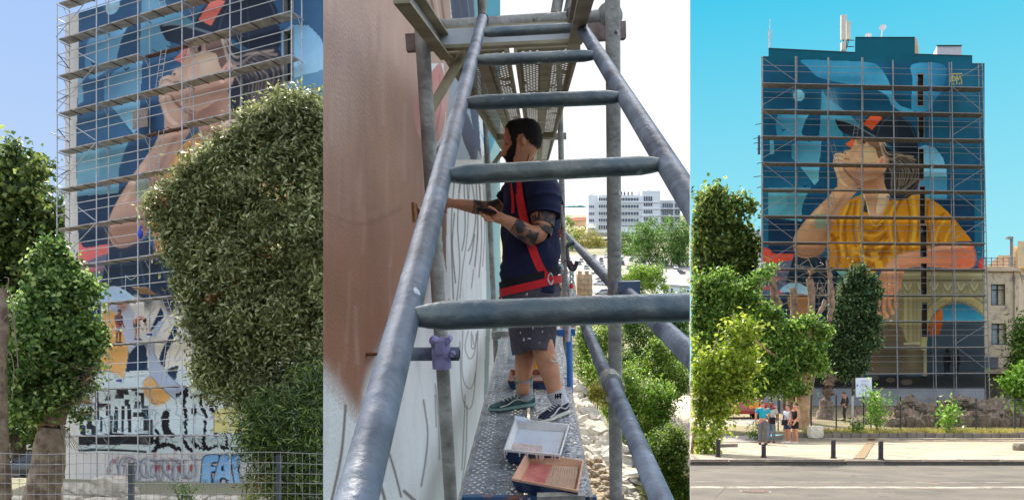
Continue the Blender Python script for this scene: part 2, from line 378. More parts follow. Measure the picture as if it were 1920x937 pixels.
# ------------------------------------------------------------------ the painting that both big walls carry (drawing units: pixels of the frontal view)
SKIN, SKIN_L, SKIN_D = (204, 152, 116), (228, 190, 158), (150, 100, 74)
def paint_mural(p, sat=1.0):
    T = lambda r, g, b: (r, g, b)
    p.rect(1380, 0, 1900, 118, T(10, 82, 106))
    p.glow(1480, 140, 60, 40, T(14, 62, 86), .6); p.glow(1640, 190, 60, 40, T(16, 66, 92), .6)
    p.glow(1460, 330, 60, 60, T(24, 88, 124), .6); p.glow(1800, 300, 40, 90, T(34, 96, 130), .6)
    mr_ = np.random.default_rng(19)
    for _ in range(150): p.glow(1420 + 430 * mr_.random(), 120 + 600 * mr_.random(), 6 + 26 * mr_.random(), 6 + 34 * mr_.random(), ((30, 104, 130), (12, 54, 80), (40, 116, 146), (16, 66, 84))[_ % 4], .22)
    # swirl under the roof line
    p.poly([(1503,113),(1560,114),(1632,118),(1652,130),(1665,150),(1670,165),(1676,184),(1688,198),(1712,207),(1712,214),(1692,210),(1672,197),(1664,181),(1640,168),(1600,160),(1560,152),(1533,144),(1516,128)], T(44,122,162), grad=((1500,113),(1680,200),T(74,158,196)))
    p.glow(1590, 150, 50, 8, T(20, 84, 116), .5); p.glow(1640, 128, 22, 12, T(30, 100, 138), .6)
    p.poly([(1711,121),(1768,121),(1773,150),(1762,178),(1742,207),(1712,207),(1709,190),(1711,150)], T(62,146,188), grad=((1711,150),(1770,150),T(34,104,144)))
    p.disc(1792, 212, 46, T(24, 84, 114), 1); p.glow(1815, 180, 20, 40, T(40, 108, 140), .6)
    p.disc(1498, 179.5, 10.6, T(122, 188, 218)); p.glow(1495, 176, 7, 7, T(158, 210, 228), .6)
    # pale crescent and dark lens
    p.poly([(1470,205),(1525,208),(1540,209),(1540,262),(1535,300),(1520,262),(1495,258),(1462,262),(1455,230)], T(46,120,158), grad=((1455,230),(1530,230),T(92,168,204)))
    p.poly([(1526,208),(1541,208),(1538,253),(1505,253),(1508,232),(1515,218)], T(14,68,102))
    p.poly([(1541,168),(1548,180),(1565,194),(1590,212),(1614,236),(1604,240),(1578,232),(1580,256),(1536,256),(1539,215)], T(72,154,194), grad=((1541,170),(1570,255),T(58,132,160)), sm=False)
    p.glow(1556, 196, 14, 22, T(112, 186, 220), .5)
    p.poly([(1443,256),(1450,258),(1452,288),(1443,290)], T(84,152,182), False)
    p.poly([(1484,296),(1500,312),(1527,347),(1535,338),(1538,262),(1516,258),(1500,262),(1484,272)], T(56,126,162), sm=False, grad=((1490,280),(1533,340),T(112,182,208)))
    p.poly([(1428,300),(1462,292),(1484,300),(1500,316),(1522,346),(1508,350),(1428,350)], T(20,74,108), grad=((1440,300),(1500,350),T(30,100,140)))
    p.poly([(1440,352),(1521,351),(1511,368),(1504,385),(1503,415),(1440,407)], T(58,124,150), sm=False, grad=((1440,352),(1500,410),T(86,152,170)))
    p.poly([(1440,352),(1475,352),(1475,388),(1456,402),(1440,402)], T(92,160,180), False, .7)
    p.poly([(1440,407),(1503,415),(1520,400),(1545,375),(1575,350),(1580,360),(1500,450),(1492,476),(1440,475)], T(16,46,76), False)
    p.rect(1428, 352, 1440, 470, T(30, 92, 124))
    p.poly([(1521,351),(1575,348),(1560,372),(1520,402),(1503,415),(1504,388)], T(18,70,108), False)
    p.poly([(1425,466),(1443,467),(1452,475),(1492,477),(1488,490),(1472,491),(1450,494),(1425,500)], T(226,76,60))
    p.poly([(1425,498),(1450,494),(1488,490),(1474,530),(1464,560),(1425,580)], T(96,98,122), grad=((1440,495),(1440,575),T(60,90,120)))
    for x, y, r in ((1440,506,16),(1462,505,14),(1450,522,16),(1438,540,12),(1460,548,9)): p.glow(x, y, r, 3.2, T(214, 84, 66), .8)
    for x, y in ((1468,243),(1517,263),(1492,349),(1509,348)):
        p.poly([(x-5,y-3),(x,y+1),(x+4,y-1),(x+5,y),(x+1,y+3),(x-1,y+3)], T(14,22,36), False)
    # right of the figure
    p.poly([(1722,276),(1735,272),(1754,278),(1768,296),(1775,318),(1776,374),(1722,374)], T(100,170,212), sm=False, grad=((1745,276),(1750,332),T(132,192,222)))
    p.rect(1722, 331, 1776, 374, T(70, 138, 174)); p.rect(1776, 300, 1828, 374, T(26, 84, 120))
    p.poly([(1735,374),(1846,374),(1846,506),(1820,500),(1800,460)], T(17,56,90), False)
    p.rect(1828, 372, 1846, 500, T(24, 92, 124)); p.rect(1828,250,1846,372,T(20,80,112))
    p.disc(1841, 497, 7, T(204, 58, 48), ry=12)
    # lower wall behind the arch
    p.rect(1425, 560, 1700, 735, T(40, 54, 70)); p.glow(1600, 690, 60, 26, T(88, 98, 108), .7)
    p.poly([(1640,600),(1700,600),(1700,700),(1600,700)], T(30,40,56), False)
    # trousers, turned-up cuff and shin
    p.poly([(1489,477),(1512,484),(1545,478),(1556,500),(1590,505),(1612,520),(1618,560),(1600,612),(1560,640),(1515,612),(1478,560),(1472,535)], T(28,46,62), sm=False, grad=((1490,480),(1590,600),T(18,26,40)))
    for q in ([(1505,490),(1507,530)],[(1530,490),(1545,560)],[(1560,505),(1580,560)]): p.line(q, 3, T(52, 74, 92), .7)
    p.poly([(1462,546),(1474,533),(1496,530),(1518,542),(1524,551),(1500,553),(1480,548)], T(152,182,206))
    p.poly([(1567,507),(1590,503),(1596,540),(1582,522)], T(118,158,152), False)
    p.poly([(1478,553),(1517,556),(1524,600),(1512,640),(1492,632),(1482,590)], T(166,112,78)); p.poly([(1522,552),(1600,560),(1640,560),(1640,640),(1540,650)], T(22,40,62), False)
    # arch of pale stone
    ST, ST2, ST3 = T(146,134,104), T(104,94,76), T(180,168,136)
    p.poly([(1690,506),(1846,508),(1846,735),(1730,735),(1730,702),(1628,702),(1634,660),(1645,612),(1672,592),(1688,545)], ST, False)
    p.rect(1690, 512, 1846, 518, ST3); p.rect(1690, 524, 1846, 527, ST2); p.rect(1690, 508, 1846, 511, ST2); p.rect(1690, 519, 1846, 523, T(170,152,108))
    for k in range(6):
        x = 1702 + k * 25; p.line([(x-10,530),(x,548),(x+10,530)], 4, ST2, .6); p.line([(x-7,532),(x,543),(x+7,532)], 2.5, ST3, .8); p.glow(x+12, 540, 4, 8, T(104,92,66), .6)
    p.line([(1690,552),(1846,552)], 2, ST2, .8); p.line([(1690,556),(1846,556)], 1.5, ST3, .8)
    for x in (1693, 1703, 1712, 1719): p.line([(x,530),(x,640)], 1.6, ST2, .75)
    for x in (1698, 1708): p.line([(x,560),(x,638)], 3.5, T(176,156,110), .8)
    p.glow(1680, 600, 14, 50, T(140, 124, 84), .6); p.rect(1655, 560, 1690, 600, T(132,116,84), .8)
    p.poly([(1628,702),(1634,660),(1646,614),(1662,606),(1690,612),(1700,640),(1732,650),(1732,702)], T(112,94,76), sm=False, grad=((1640,620),(1700,700),T(84,72,62)))
    for y in (640, 655, 668, 684): p.line([(1640,y),(1732,y+2)], 1.2, T(70,62,54), .7)
    p.line([(1696,644),(1738,642)], 4, ST3, .9); p.line([(1700,650),(1740,650)], 3, ST2, .9)
    arch = [(1738,735),(1738,648),(1741,612),(1752,588),(1772,573),(1796,567),(1822,574),(1840,588),(1850,604),(1850,735)]
    p.line([(1732,650),(1734,612),(1745,583),(1768,564),(1796,557),(1826,565),(1848,584)], 12, T(166,148,104)); p.line([(1727,648),(1728,610),(1740,577),(1766,557),(1796,550),(1828,557),(1850,576)], 1.6, ST2)
    for k in range(13):
        w = math.pi * (0.06 + k * 0.075); x, y = 1796 - 60 * math.cos(w), 616 - 58 * math.sin(w); p.line([(x,y),(1796 - 50 * math.cos(w), 616 - 48 * math.sin(w))], .9, ST2, .7)
    p.poly(arch, T(62,74,88), False, grad=((1790,600),(1790,720),T(44,50,60)))
    p.poly([(1766,577),(1796,567),(1822,574),(1842,590),(1850,604),(1766,604)], T(36,104,136), False, grad=((1790,572),(1790,604),T(60,140,172)))
    p.poly([(1741,616),(1752,590),(1767,577),(1768,604),(1762,626),(1744,630)], T(196,98,42), sm=False, grad=((1755,580),(1750,630),T(150,66,30)))
    p.poly([(1738,640),(1746,630),(1762,626),(1748,655),(1738,660)], T(44,66,84), False)
    for x, h in ((1776, 0), (1793, 2)):   # two dark figures painted under the arch
        p.disc(x, 657 + h, 3.6, T(18,20,26), ry=4.4); p.poly([(x-6,664+h),(x+6,664+h),(x+8,678),(x+5,686),(x+4,704),(x+1,704),(x,688),(x-2,704),(x-5,704),(x-6,684),(x-8,676)], T(18,20,26), False)
    p.rect(1425, 704, 1738, 735, T(42, 42, 46)); p.rect(1738, 706, 1850, 735, T(46, 48, 54))
    for x, y, r in ((1670,712,9),(1700,716,11),(1640,708,8),(1610,716,7)): p.disc(x, y, r, T(92,86,78), ry=r*.5)
    # shirt
    M1, M2, M3 = T(206,134,28), T(146,84,16), T(232,170,62)
    shirt = [(1617,364),(1600,371),(1582,384),(1567,404),(1556,430),(1549,455),(1556,500),(1585,505),(1598,530),(1650,506),(1690,482),(1740,463),(1770,456),(1800,452),(1823,452),(1812,438),(1794,416),(1776,396),(1760,382),(1742,372),(1720,365),(1690,368),(1660,380)]
    p.poly(shirt, M1, False, grad=((1640,380),(1640,510),T(190,118,22)))
    folds_d = [([(1596,380),(1584,420),(1588,480)],5),([(1604,378),(1600,430),(1612,495)],4),([(1560,440),(1572,470),(1570,500)],7),([(1556,455),(1580,440)],5),([(1690,372),(1676,410),(1690,470)],6),([(1700,370),(1706,410),(1700,462)],4),([(1740,378),(1738,410),(1744,455)],5),([(1770,400),(1750,420),(1740,450)],4),([(1655,420),(1640,434),(1618,430)],5),([(1660,440),(1640,456),(1615,446)],5),([(1668,460),(1640,480),(1612,470)],7),([(1600,490),(1630,500),(1655,480)],6),([(1570,410),(1578,450)],5)]
    folds_l = [([(1590,384),(1576,425),(1580,480)],4),([(1612,376),(1608,430),(1622,490)],4),([(1684,374),(1668,412),(1676,474)],5),([(1712,372),(1716,412),(1712,460)],7),([(1776,408),(1760,428),(1754,450)],4),([(1662,428),(1642,442),(1612,438)],3),([(1666,450),(1640,466),(1614,458)],3.5),([(1650,490),(1625,484),(1600,470)],5),([(1790,420),(1778,436),(1772,452)],4)]
    for _ in range(34):
        x, y = 1560 + 220 * mr_.random(), 385 + 110 * mr_.random()
        if y > 372 + abs(x - 1690) * .55 and x < 1770 and (x > 1575 or y > 420): p.line([(x, y), (x + 6 * mr_.normal(), y + 12 + 8 * mr_.random()), (x + 10 * mr_.normal(), y + 26 + 12 * mr_.random())], 2 + 4 * mr_.random(), (M2, M3, T(176,106,18), T(122,70,14))[_ % 4], .55, soft=2.5)
    for q, w in folds_d: p.line(q, w, M2, .85, soft=1.8)
    for q, w in folds_l: p.line(q, w, M3, .75, soft=1.6)
    for x, y, c in ((1640,480,M3),(1625,500,M2),(1660,470,M2),(1605,470,M3),(1672,486,M3),(1632,466,M2),(1648,498,M3)): p.poly([(x-9,y-6),(x+6,y-8),(x+9,y+5),(x-5,y+8)], c, False, .65)
    p.line([(1628,505),(1600,535)], 8, M1)
    # neck and chest
    p.poly([(1612,336),(1652,326),(1662,345),(1668,370),(1660,392),(1646,412),(1632,410),(1622,385),(1617,362)], T(176,116,84), grad=((1620,350),(1660,390),T(206,158,126)))
    p.poly([(1648,358),(1664,362),(1658,388),(1646,402),(1642,385)], T(224,190,160), True, .8); p.line([(1619,364),(1630,402)], 2.2, T(226,206,178)); p.poly([(1622,372),(1628,400),(1618,396)], T(60,54,40), False)
    p.line([(1628,404),(1640,418),(1658,404),(1676,376)], 5, T(186,128,28)); p.line([(1630,410),(1642,424),(1664,404)], 2, M3)
    p.glow(1630, 340, 16, 14, T(150, 92, 64), .7); p.line([(1636,338),(1646,360),(1640,396)], 3, T(166,108,78), .6)
    # face
    p.poly([(1607,258),(1632,256),(1655,262),(1666,285),(1668,305),(1658,322),(1640,334),(1612,340),(1598,332),(1588,320),(1579,312),(1577,303),(1582,297),(1580,291),(1584,284),(1594,281),(1598,276),(1602,266)], SKIN, grad=((1585,300),(1655,300),T(194,140,104)))
    p.glow(1600, 318, 16, 16, T(190, 130, 94), .6); p.glow(1640, 322, 18, 10, T(168, 108, 76), .7)
    p.poly([(1604,286),(1622,271),(1641,279),(1647,298),(1638,304),(1613,304),(1604,297)], T(226,192,152), a=.5); p.glow(1626, 286, 14, 9, T(232,200,162), .5); p.disc(1612, 288, 8.5, T(220,160,132), .7); p.glow(1600, 300, 6, 8, T(222,178,144), .6); p.glow(1588, 287, 5, 5, T(226,184,150), .6); p.glow(1610, 318, 26, 9, T(176,120,88), .5); p.line([(1585,310),(1600,324),(1624,330),(1648,322)], 7, T(172,116,86), .55, soft=4); p.line([(1586,301),(1600,304)], 5, T(214,164,132), .6, soft=3); p.glow(1634, 268, 10, 8, T(150,106,82), .5)
    p.poly([(1630,258),(1652,260),(1661,284),(1662,300),(1652,304),(1645,292),(1641,279),(1628,270)], T(124,86,66))
    p.poly([(1607,261),(1619,258),(1626,263),(1622,270),(1612,271),(1607,268)], T(120,84,66), a=.7); p.disc(1619.5, 266.5, 2.4, T(24,20,20), ry=3.6); p.line([(1613,260),(1620,258),(1627,262)], 1.8, T(60,42,34))
    p.poly([(1585,270),(1603,259),(1597,279)], T(240,86,40), False); p.line([(1582,297),(1592,299)], 1.8, T(130,70,54)); p.disc(1585, 288, 1.6, T(120,70,54))
    # hand under the chin, forearm, elbow
    p.poly([(1564,291),(1572,287),(1580,288),(1584,295),(1578,303),(1580,312),(1590,324),(1604,334),(1616,342),(1610,353),(1592,356),(1572,352),(1570,335),(1563,312)], T(216,170,138), grad=((1566,300),(1612,345),T(186,130,98)))
    p.line([(1580,312),(1592,328),(1612,340)], 2.4, T(140,88,64), .8); p.line([(1572,300),(1573,318)], 1.4, T(160,110,84), .8); p.glow(1608, 346, 8, 5, T(120, 76, 56), .6)
    for l, w, c in (([(1566,294),(1572,291),(1580,295)],1.6,T(146,94,70)),([(1564,302),(1571,299),(1579,303)],1.6,T(146,94,70)),([(1564,311),(1572,308),(1581,313)],1.6,T(150,98,74)),([(1567,289),(1576,288)],2.2,T(236,196,166)),([(1566,298),(1576,297)],2.4,T(232,190,160)),([(1565,306),(1576,306)],2.4,T(230,186,156)),([(1582,318),(1596,333),(1610,345)],3,T(132,82,60)),([(1569,320),(1576,338),(1588,350)],5,T(228,182,150))): p.line(l, w, c, .8, soft=.9)
    p.poly([(1571,350),(1606,354),(1594,374),(1574,398),(1563,420),(1552,446),(1546,468),(1536,478),(1514,484),(1498,481),(1489,470),(1487,454),(1493,436),(1520,402),(1552,370)], T(208,156,120), grad=((1520,400),(1560,440),T(160,106,76)))
    p.glow(1515, 462, 22, 14, T(176, 120, 90), .7); p.line([(1584,366),(1560,402),(1548,440)], 6, T(146,94,68), .6, soft=3); p.line([(1540,390),(1512,425)], 7, T(226,182,148), .6, soft=3)
    p.line([(1489,462),(1502,478),(1530,478)], 2.4, T(130,84,62), .7); p.poly([(1528,402),(1549,402),(1549,428),(1529,428)], T(122,146,130), False, .85)
    # resting forearm and hanging hand
    p.poly([(1655,505),(1668,490),(1686,477),(1720,469),(1770,459),(1806,454),(1822,457),(1830,475),(1829,493),(1818,503),(1780,503),(1740,500),(1704,502),(1694,513),(1688,540),(1682,552),(1672,560),(1646,552),(1648,525)], T(218,146,114), grad=((1680,490),(1825,485),T(222,118,84)))
    p.line([(1690,500),(1740,496),(1800,498)], 5, T(176,104,76), .7, soft=3); p.line([(1686,480),(1750,468),(1810,460)], 5, T(232,176,146), .7, soft=3); p.glow(1806, 492, 18, 8, T(226, 92, 62), .6)
    p.line([(1820,457),(1829,476),(1827,494)], 2, T(150,84,56), .7)
    for f in ([(1652,540),(1648,566),(1646,580),(1650,592)],[(1660,545),(1657,572),(1658,586),(1663,593)],[(1668,545),(1667,568),(1670,580),(1674,586)],[(1678,540),(1679,560),(1680,574)]):
        p.line(f, 8.5, T(206,138,106)); p.line([(q[0]-3.6, q[1]) for q in f], 1.6, T(132,78,56), .8); p.glow(f[-1][0], f[-1][1]-2, 3, 4, T(224,168,140), .7); p.glow(f[1][0]+1, f[1][1], 2.4, 4, T(228,170,138), .6)
    p.glow(1672, 512, 8, 16, T(232,182,152), .6); p.glow(1654, 530, 6, 14, T(180,116,88), .6); p.line([(1688,512),(1686,540),(1680,556)], 4, T(164,100,74), .7, soft=3); p.line([(1660,500),(1664,530),(1662,548)], 1.5, T(176,112,86), .7); p.line([(1672,500),(1673,528),(1671,550)], 1.5, T(176,112,86), .7)
    p.glow(1760, 520, 90, 8, T(96, 84, 60), .45); p.glow(1712, 590, 12, 60, T(128,112,78), .5); p.glow(1745, 560, 22, 14, T(120,104,72), .5); p.line([(1741,612),(1752,588),(1772,573),(1796,567),(1822,574),(1840,588)], 3, T(98,84,62), .8, soft=1.5); p.line([(1690,545),(1688,600),(1660,612)], 5, T(96,82,62), .6, soft=4); p.glow(1665, 650, 26, 30, T(74,64,56), .45); p.glow(1712, 670, 14, 26, T(128,110,86), .5)
    # cap
    CB, CD, CL = T(38,46,60), T(22,28,40), T(78,92,108)
    p.poly([(1613,238),(1624,221),(1640,211),(1662,210),(1684,214),(1704,229),(1716,246),(1720,266),(1720,292),(1700,290),(1684,286),(1668,272),(1650,262),(1630,256)], CB, grad=((1640,215),(1715,280),CD))
    p.poly([(1566,226),(1571,224),(1584,227),(1606,236),(1628,247),(1645,259),(1622,258),(1600,256),(1588,252),(1574,243)], CD, grad=((1570,226),(1640,258),T(46,54,68)))
    p.line([(1570,225),(1586,228),(1608,238),(1640,256)], 2.4, T(112,128,142), .9); p.line([(1644,257),(1650,238),(1664,222),(1678,213)], 1.6, T(70,80,92), .9); p.line([(1678,214),(1682,244),(1682,284)], 1.2, T(60,68,80), .8); p.line([(1690,218),(1708,238),(1719,268)], 1.6, CL, .5)
    p.poly([(1618,232),(1638,212),(1654,221),(1635,244)], T(242,84,40), False); p.line([(1629,222),(1646,232)], .9, T(196,58,28), .8)
    # hair
    HD, HM, HL = T(44,42,50), T(92,78,70), T(148,124,104)
    p.poly([(1649,262),(1662,275),(1680,286),(1702,289),(1717,292),(1724,310),(1725,335),(1716,358),(1702,371),(1682,376),(1667,362),(1658,342),(1662,316),(1668,302),(1660,290)], HD)
    hr = np.random.default_rng(11)
    for k in range(46):
        u = k / 45; x0 = 1662 + 34 * u + hr.normal() * 1.5; y0 = 296 - 6 * u + hr.normal() * 3; bow = 14 + 24 * u
        q = [(x0, y0 + 4), (x0 + bow * .7, y0 + 22 + 6 * hr.random()), (x0 + bow * .65, y0 + 46), (1674 + 26 * u + hr.normal() * 3, 356 + 12 * hr.random() - 10 * u)]
        p.line(q, 1.0 + 1.2 * hr.random(), (HL, HM, T(24,24,32), HD)[k % 4], .8)
    for q, w, c in (([(1650,263),(1656,285),(1670,298),(1690,292),(1716,300)],3.2,HL),([(1653,266),(1664,288),(1684,290),(1712,294)],2.4,T(176,150,126)),([(1649,264),(1657,292),(1664,300)],3,T(186,160,138)),([(1668,292),(1690,288),(1722,312)],1.6,HM),([(1662,368),(1690,374),(1722,342)],2,HM)): p.line(q, w, c, .9)
    p.poly([(1645,302),(1652,294),(1659,292),(1660,300),(1655,312),(1646,314)], T(224,160,132)); p.poly([(1649,303),(1655,297),(1656,305),(1651,310)], T(196,110,94), a=.8)
    p.line([(1724,315),(1724,345),(1714,362)], 1.5, T(206,90,60), .7)
# ------------------------------------------------------------------ people, cars, plants: builders
def skin(name, verts, edges, radii, m, parent, levels=2, root=0):
    """one continuous surface grown over a skeleton"""
    o0 = origin_of(parent)
    me = bpy.data.meshes.new(name); me.from_pydata([tuple(np.asarray(v, float) - o0) for v in verts], edges, [])
    o = link(name, me, parent); md = o.modifiers.new('skin', 'SKIN'); md.use_smooth_shade = True; md.branch_smoothing = 0.4
    for i, r in enumerate(radii):
        rx, ry = (r, r) if np.isscalar(r) else r
        me.skin_vertices[0].data[i].radius = (rx * 1.1, ry * 1.1)
        me.skin_vertices[0].data[i].use_root = (i == root)
    s = o.modifiers.new('sub', 'SUBSURF'); s.levels = levels; s.render_levels = levels
    bpy.context.view_layer.update()
    ev = o.evaluated_get(bpy.context.evaluated_depsgraph_get())
    bk = bpy.data.meshes.new_from_object(ev); o.modifiers.clear(); o.data = bk; bpy.data.meshes.remove(me)
    bk.materials.clear(); bk.materials.append(m)
    return o
M_SKIN = mat('skin', (190, 134, 104), .55, .12, 9, .1); M_SKIN_T = mat('tanned_skin', (150, 96, 66), .5, .16, 9, .1)
M_HAIR = mat('dark_hair', (36, 28, 26), .6, .35, 60, .4); M_HAIR_G = mat('greying_hair', (92, 88, 86), .7, .35, 60, .4)
def cloth(name, c, **k): return mat('cloth_' + name, c, .9, k.pop('var', .2), k.pop('scale', 5), .25, **k)
def figure(label, base, face, H, pose, top, bottom, bottom_len=1.0, sleeve=.55, hair=M_HAIR, skin_m=M_SKIN, shoe=None, hair_long=0.0, cat='person', group=None, slim=1.0, levels=2, sock=None):
    t = thing('person', label, cat, base, group)
    f = unit(V(face[0], face[1], 0)); rt = V(f[1], -f[0], 0); base = np.asarray(base, float)
    P = lambda a, s, u: base + (f * a + rt * s + V(0, 0, u)) * H
    J = dict(pelvis=(0, 0, .53), waist=(0, 0, .61), chest=(0, 0, .73), neck=(0, 0, .825), jaw=(.012, 0, .885), head=(.006, 0, .925), crown=(0, 0, .962), nose=(.05, 0, .905),
             shl=(0, -.112, .795), shr=(0, .112, .795), ell=(-.01, -.135, .63), elr=(-.01, .135, .63), wrl=(.04, -.135, .49), wrr=(.04, .135, .49),
             hil=(0, -.052, .50), hir=(0, .052, .50), knl=(.01, -.055, .275), knr=(.01, .055, .275), anl=(-.01, -.058, .045), anr=(-.01, .058, .045), tol=(.075, -.066, .022), tor=(.075, .066, .022))
    J.update(pose); W = {k: P(*v) for k, v in J.items()}
    RD = dict(pelvis=.068, waist=.06, chest=.072, neck=.036, jaw=.044, head=.05, crown=.036, nose=.012, sh=.036, el=.025, wr=.017, hi=.055, kn=.034, an=.023, to=.02)
    rad = lambda k: RD.get(k, RD.get(k[:2], .03)) * H * (slim if k in ('pelvis', 'waist', 'chest', 'hil', 'hir') else 1)
    keys = list(J.keys()); vs = [W[k] for k in keys]; rs = [rad(k) for k in keys]; ix = {k: i for i, k in enumerate(keys)}
    ed = [('pelvis', 'waist'), ('waist', 'chest'), ('chest', 'neck'), ('neck', 'jaw'), ('jaw', 'head'), ('head', 'crown'), ('jaw', 'nose')]
    for s in 'lr': ed += [('chest', 'sh' + s), ('sh' + s, 'el' + s), ('el' + s, 'wr' + s), ('pelvis', 'hi' + s), ('hi' + s, 'kn' + s), ('kn' + s, 'an' + s), ('an' + s, 'to' + s)]
    E = [(ix[a], ix[b]) for a, b in ed]
    for s in 'lr':
        d = unit(W['wr' + s] - W['el' + s]); sd = unit(np.cross(d, V(*f))); w = ix['wr' + s]
        vs.append(W['wr' + s] + d * .035 * H); rs.append(.02 * H); E.append((w, len(vs) - 1)); palm = len(vs) - 1
        for k, (o, L) in enumerate(((-.013, .036), (-.004, .042), (.005, .040), (.013, .032), (.02, .022))):
            up_ = V(*f) if abs(d[2]) > .5 else V(0, 0, 1); lat = unit(up_ - d * np.dot(up_, d))
            b0 = vs[palm] + lat * o * H + d * .012 * H * (k < 4) - d * .012 * H * (k == 4)
            vs.append(b0); rs.append(.0062 * H); E.append((palm, len(vs) - 1))
            vs.append(b0 + (d + lat * o * (40 if k == 4 else 6)) * L * H * .8); rs.append(.0048 * H); E.append((len(vs) - 2, len(vs) - 1))
    skin('body', vs, E, rs, skin_m, t, levels)
    up = lambda a, b, q: W[a] + (W[b] - W[a]) * q
    inf = 1.16
    vs = [W['pelvis'] + (W['waist'] - W['pelvis']) * .1, W['waist'], W['chest'], up('chest', 'neck', .72)]; rs = [rad('pelvis') * 1.1, rad('waist') * 1.2, rad('chest') * inf, rad('neck') * 1.2]; E = [(0, 1), (1, 2), (2, 3)]
    for s in 'lr':
        vs.append(W['sh' + s]); rs.append(rad('shl') * (1.3 if sleeve > .1 else 1.12)); i = len(vs) - 1; E.append((2, i))
        if sleeve > .1:
            q = min(sleeve, 1); vs.append(up('sh' + s, 'el' + s, q)); rs.append(rad('ell') * 1.7); E.append((i, len(vs) - 1))
            if sleeve > 1: vs.append(up('el' + s, 'wr' + s, sleeve - 1)); rs.append(rad('wrl') * 1.7); E.append((len(vs) - 2, len(vs) - 1))
    skin('shirt', vs, E, rs, top, t, levels)
    vs = [W['pelvis'] + (W['waist'] - W['pelvis']) * .45, W['pelvis']]; rs = [rad('waist') * 1.14, rad('pelvis') * 1.14]; E = [(0, 1)]
    for s in 'lr':
        vs.append(W['hi' + s] + V(0, 0, -.02 * H)); rs.append(rad('hil') * 1.12); E.append((1, len(vs) - 1))
        if bottom_len < .5: vs.append(up('hi' + s, 'kn' + s, bottom_len * 2)); rs.append(rad('hil') * .95); E.append((len(vs) - 2, len(vs) - 1))
        else:
            vs.append(W['kn' + s]); rs.append(rad('knl') * 1.3); E.append((len(vs) - 2, len(vs) - 1))
            q = min(bottom_len * 2 - 1, .96); vs.append(up('kn' + s, 'an' + s, q)); rs.append(rad('anl') * 1.55); E.append((len(vs) - 2, len(vs) - 1))
    skin('shorts' if bottom_len < .6 else 'trousers', vs, E, rs, bottom, t, levels)
    for s in 'lr':
        k = MB(); a, b = W['an' + s], W['to' + s]; fd = unit((b - a) * V(1, 1, 0)); sd = V(fd[1], -fd[0], 0); c = (a + b) / 2 + fd * .004 * H; c[2] = base[2] + (a[2] - base[2]) - .022 * H
        rings = [[c + fd * x * H + sd * y * w * H + V(0, 0, z * H) for y, z in ((-1, -.022), (1, -.022), (1.05, -.006), (.7, h), (-.7, h), (-1.05, -.006))] for x, w, h in ((-.072, .018, .02), (-.045, .026, .03), (0, .027, .022), (.045, .03, .008), (.082, .02, -.004))]
        k.loft(rings); k.build('shoe', shoe or cloth('dark_shoe', (44, 42, 42)), t, True)
        if sock: MB().path([W['an' + s] + V(0, 0, -.01 * H), up('an' + s, 'kn' + s, .22)], [rad('anl') * 1.15, rad('anl') * 1.2], 10).build('sock', sock, t, True)
    hd = unit(W['crown'] - W['jaw']); fw = unit(V(*f) - hd * np.dot(f, hd)); sd = np.cross(fw, hd); c = W['head'] + hd * .018 * H - fw * .011 * H
    h = MB(); rings = []
    for q in np.linspace(0, 1, 7):
        an = math.pi * .5 * q * 1.0; ring = []
        for w in np.linspace(0, 2 * math.pi, 14, endpoint=False):
            front = max(0, math.cos(w)); drop = -(.016 + hair_long) * (1 - front) * H if q < .01 else 0
            r = math.cos(an) * .98 + .02
            ring.append(c + fw * math.cos(w) * .060 * H * r + sd * math.sin(w) * .052 * H * r + hd * (math.sin(an) * .046 * H + drop + (q < .01) * front * .012 * H))
        rings.append(ring)
    if hair_long: rings.insert(0, [c + (p_ - c) * .82 - hd * .02 * H for p_ in rings[0]])
    h.loft(rings); h.build('hair', hair, t, True)
    e = MB()
    for s in (-1, 1): e.ell(W['jaw'] + hd * .026 * H + fw * .044 * H + sd * s * .02 * H, (.006 * H, .004 * H, .004 * H), 6, 4)
    e.build('eyes', mat('dark_eye', (24, 20, 20), .3, .1), t, True)
    return t, W

